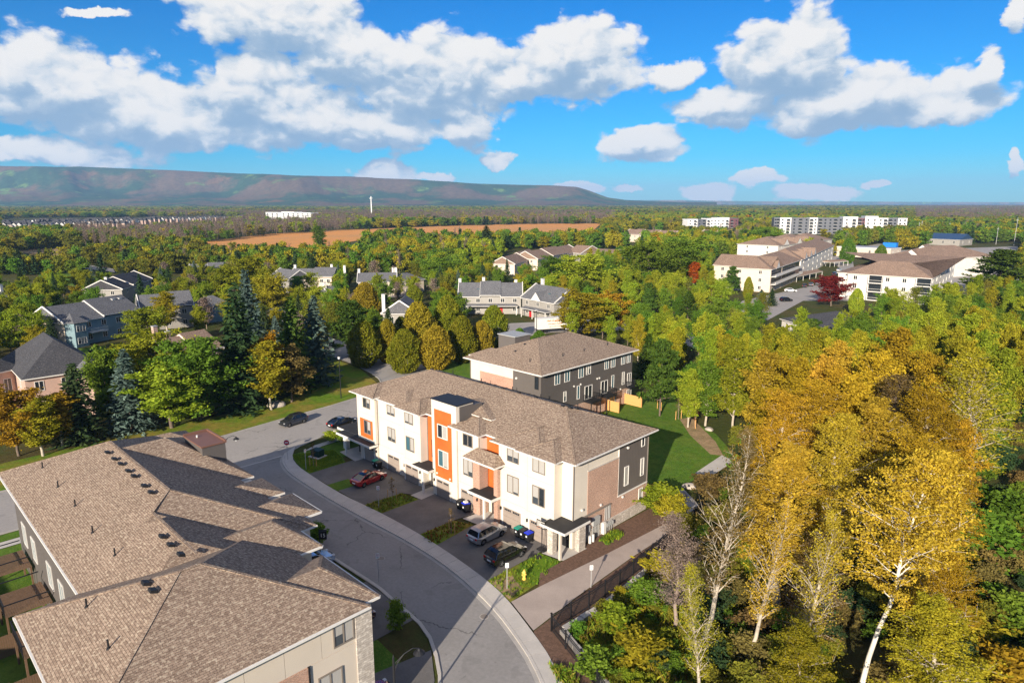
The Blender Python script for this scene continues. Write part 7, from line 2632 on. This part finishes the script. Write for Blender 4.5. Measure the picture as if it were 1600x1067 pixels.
# retaining wall of pale blocks
for line, lab in ((catmull([(44.7, -9.7), (44.95, -4), (44.6, 2), (44.2, 6.7), (43.4, 12)], 6), 'low wall of pale stone blocks behind the path fence'), ([(44.7, -9.9), (50.8, -12.4), (58, -15.8)], 'low wall of pale stone blocks behind the street fence')):
    L = sum(math.hypot(b[0] - a[0], b[1] - a[1]) for a, b in zip(line[:-1], line[1:]))
    n = int(L / 1.05)
    pts = resample(line, n + 1)
    t = thing('retaining_wall', lab, 'retaining wall', (pts[0][0], pts[0][1], 0))
    me = MB().box(-.51, .51, -.28, .28, 0, .42, M_CONC).data('stone_block')
    for i, (a, b) in enumerate(zip(pts[:-1], pts[1:])):
        o = bpy.data.objects.new('stone_block', me)
        COL.objects.link(o)
        o.parent = t
        o.location = ((a[0] + b[0]) / 2 - pts[0][0], (a[1] + b[1]) / 2 - pts[0][1], random.Random(i).uniform(-.03, .03))
        o.rotation_euler.z = math.atan2(b[1] - a[1], b[0] - a[0])


def board_fence(a, b, h_, label, m, bw=.15):
    t = thing('board_fence', label, 'fence', (a[0], a[1], 0), math.atan2(b[1] - a[1], b[0] - a[0]))
    L = math.hypot(b[0] - a[0], b[1] - a[1])
    n = max(1, round(L / bw))
    me = MB().box(.006, L / n - .006, -.012, .012, .05, h_, m).data('board')
    for k in range(n):
        o = bpy.data.objects.new('board', me)
        COL.objects.link(o)
        o.parent = t
        o.location = (k * L / n, 0, 0)
    for z in (.4, h_ - .3):
        MB().box(0, L, .013, .06, z, z + .09, m).build('rail', t)
    for x in (.05, L - .05):
        MB().box(x - .05, x + .05, .061, .16, 0, h_ + .06, m).build('post', t)
    return t


board_fence((10.6, 42.0), (13.2, 42.0), 1.9, 'short bright cedar fence between the rear gardens', M_WOOD)
board_fence((10.6, 47.3), (14.2, 47.3), 1.9, 'bright cedar fence at the far end of the rear block', M_WOOD)
board_fence((36.1, 14.7), (36.1, 17.4), 1.9, 'cedar fence at the back corner of the cream block', M_WOOD)
board_fence((33.2, 17.6), (36.1, 17.6), 1.7, 'second cedar fence behind the cream block corner', M_WOOD)
for k, v in enumerate((8.6, 15.5, 22.4)):
    board_fence((v, -43.6), (v, -39.1), 1.9, ('brown board fence behind the near block, farthest from the camera', 'brown board fence between two decks behind the near block', 'brown board fence nearest the lower roof of the near block')[k], M_WOODD)
for k, v in enumerate((2.2, 10.0, 17.0)):
    t = thing('deck', ('timber deck behind the near block, nearest the main road', 'timber deck in the middle behind the near block', 'timber deck nearest the lower roof behind the near block')[k], 'deck', (v, -42.4, 0))
    for j in range(20):
        MB().box(.0, 4.2, j * .16, j * .16 + .145, 2.6, 2.64, M_WOODD).build('deck_board', t)
    for (x, y) in ((.1, .1), (4.1, .1), (.1, 3.1), (4.1, 3.1)):
        MB().box(x - .07, x + .07, y - .07, y + .07, 0, 2.59, M_WOODD).build('post', t)
    r2 = MB().beam((0, 0, 3.65), (4.2, 0, 3.65), .08, M_BLACK).beam((0, 0, 3.65), (0, 3.1, 3.65), .08, M_BLACK).beam((4.2, 0, 3.65), (4.2, 3.1, 3.65), .08, M_BLACK)
    for j in range(30):
        r2.box(j * .145 - .012, j * .145 + .012, -.012, .012, 2.64, 3.65, M_BLACK)
    r2.build('railing', t)
# utility poles and mast far away
def mast(x, y, ty, label, m=M_SIGNW, r=.35, cat='mast'):
    p = at(x, y)
    h_ = 10.0
    for _ in range(40):
        h_ += (project((p.x, p.y, h_))[1] - ty) * .5 * math.hypot(p.x - CAM.x, p.y - CAM.y) / FPX
    o = MB().tube((0, 0, 0), (0, 0, h_), r, r * .6, m, 8).box(-r * 3, r * 3, -r, r, h_ * .90, h_ * .92, m).build('utility_pole' if cat != 'mast' else 'mast')
    o.location = (p.x, p.y, 0)
    tag(o, label, cat)


mast(581, 341, 307, 'tall white mast rising from the far woods left of centre', r=1.6)
for (x, y, ty, lab) in ((1434, 372, 347, 'left of two slim poles by the long apartment block end'), (1438, 372, 345, 'right of two slim poles by the long apartment block end'), (1482, 366, 348, 'pale pole left over the solar-roofed building'),
                        (1492, 366, 350, 'pale pole right over the solar-roofed building'), (1556, 382, 355, 'pale roadside pole right of the solar-roofed building'), (1584, 384, 340, 'tall pole near the right edge before the orange trees')):
    mast(x, y, ty, lab, M_GREYM, .22, 'utility pole')

# ------------------------------------------------------------------ air
hz = MB()
hz.mesh([(-15600, -15600, -1.2), (15600, -15600, -1.2), (15600, 15600, -1.2), (-15600, 15600, -1.2), (-15600, -15600, 480), (15600, -15600, 480), (15600, 15600, 480), (-15600, 15600, 480)],
        [(0, 3, 2, 1), (0, 1, 5, 4), (1, 2, 6, 5), (2, 3, 7, 6), (3, 0, 4, 7), (4, 5, 6, 7)], M_WHITE)
R_H = 15600
hzo = hz.build('haze')
hzo['kind'] = 'stuff'
hm = bpy.data.materials.new('air')
hm.use_nodes = True
ht = NT(hm.node_tree)
ht.n.clear()
ho_ = ht.new('ShaderNodeOutputMaterial')
pv_ = ht.new('ShaderNodeVolumePrincipled')
pv_.inputs['Color'].default_value = (.36, .62, 1.0, 1)
pv_.inputs['Density'].default_value = HAZE
pv_.inputs['Anisotropy'].default_value = .0
ht.l.new(pv_.outputs[0], ho_.inputs['Volume'])
hzo.data.materials.clear()
hzo.data.materials.append(hm)

# ------------------------------------------------------------------ tell look-alike trees apart where a few share a description
from collections import defaultdict
same = defaultdict(list)
for o in COL.objects:
    if o.parent is None and o.get('category') == 'tree' and o.get('group'):
        same[o['label']].append(o)
WORDS = {2: ('left of two', 'right of two'), 3: ('left of three', 'middle of three', 'right of three'),
         4: ('leftmost of four', 'second of four from left', 'third of four from left', 'rightmost of four')}
for lab, L in same.items():
    L.sort(key=lambda o: project((o.location.x, o.location.y, 4))[0])
    if 2 <= len(L) <= 4 and len(lab.split()) <= (13 if len(L) < 4 else 11):
        for o, w in zip(L, WORDS[len(L)]):
            o['label'] = lab + ', ' + w
    elif len(L) > 1:
        for o in L:
            o['group'] = lab
    for o in L:
        ws = o['label'].split()
        if len(ws) > 16:
            o['label'] = ' '.join(ws[:16])
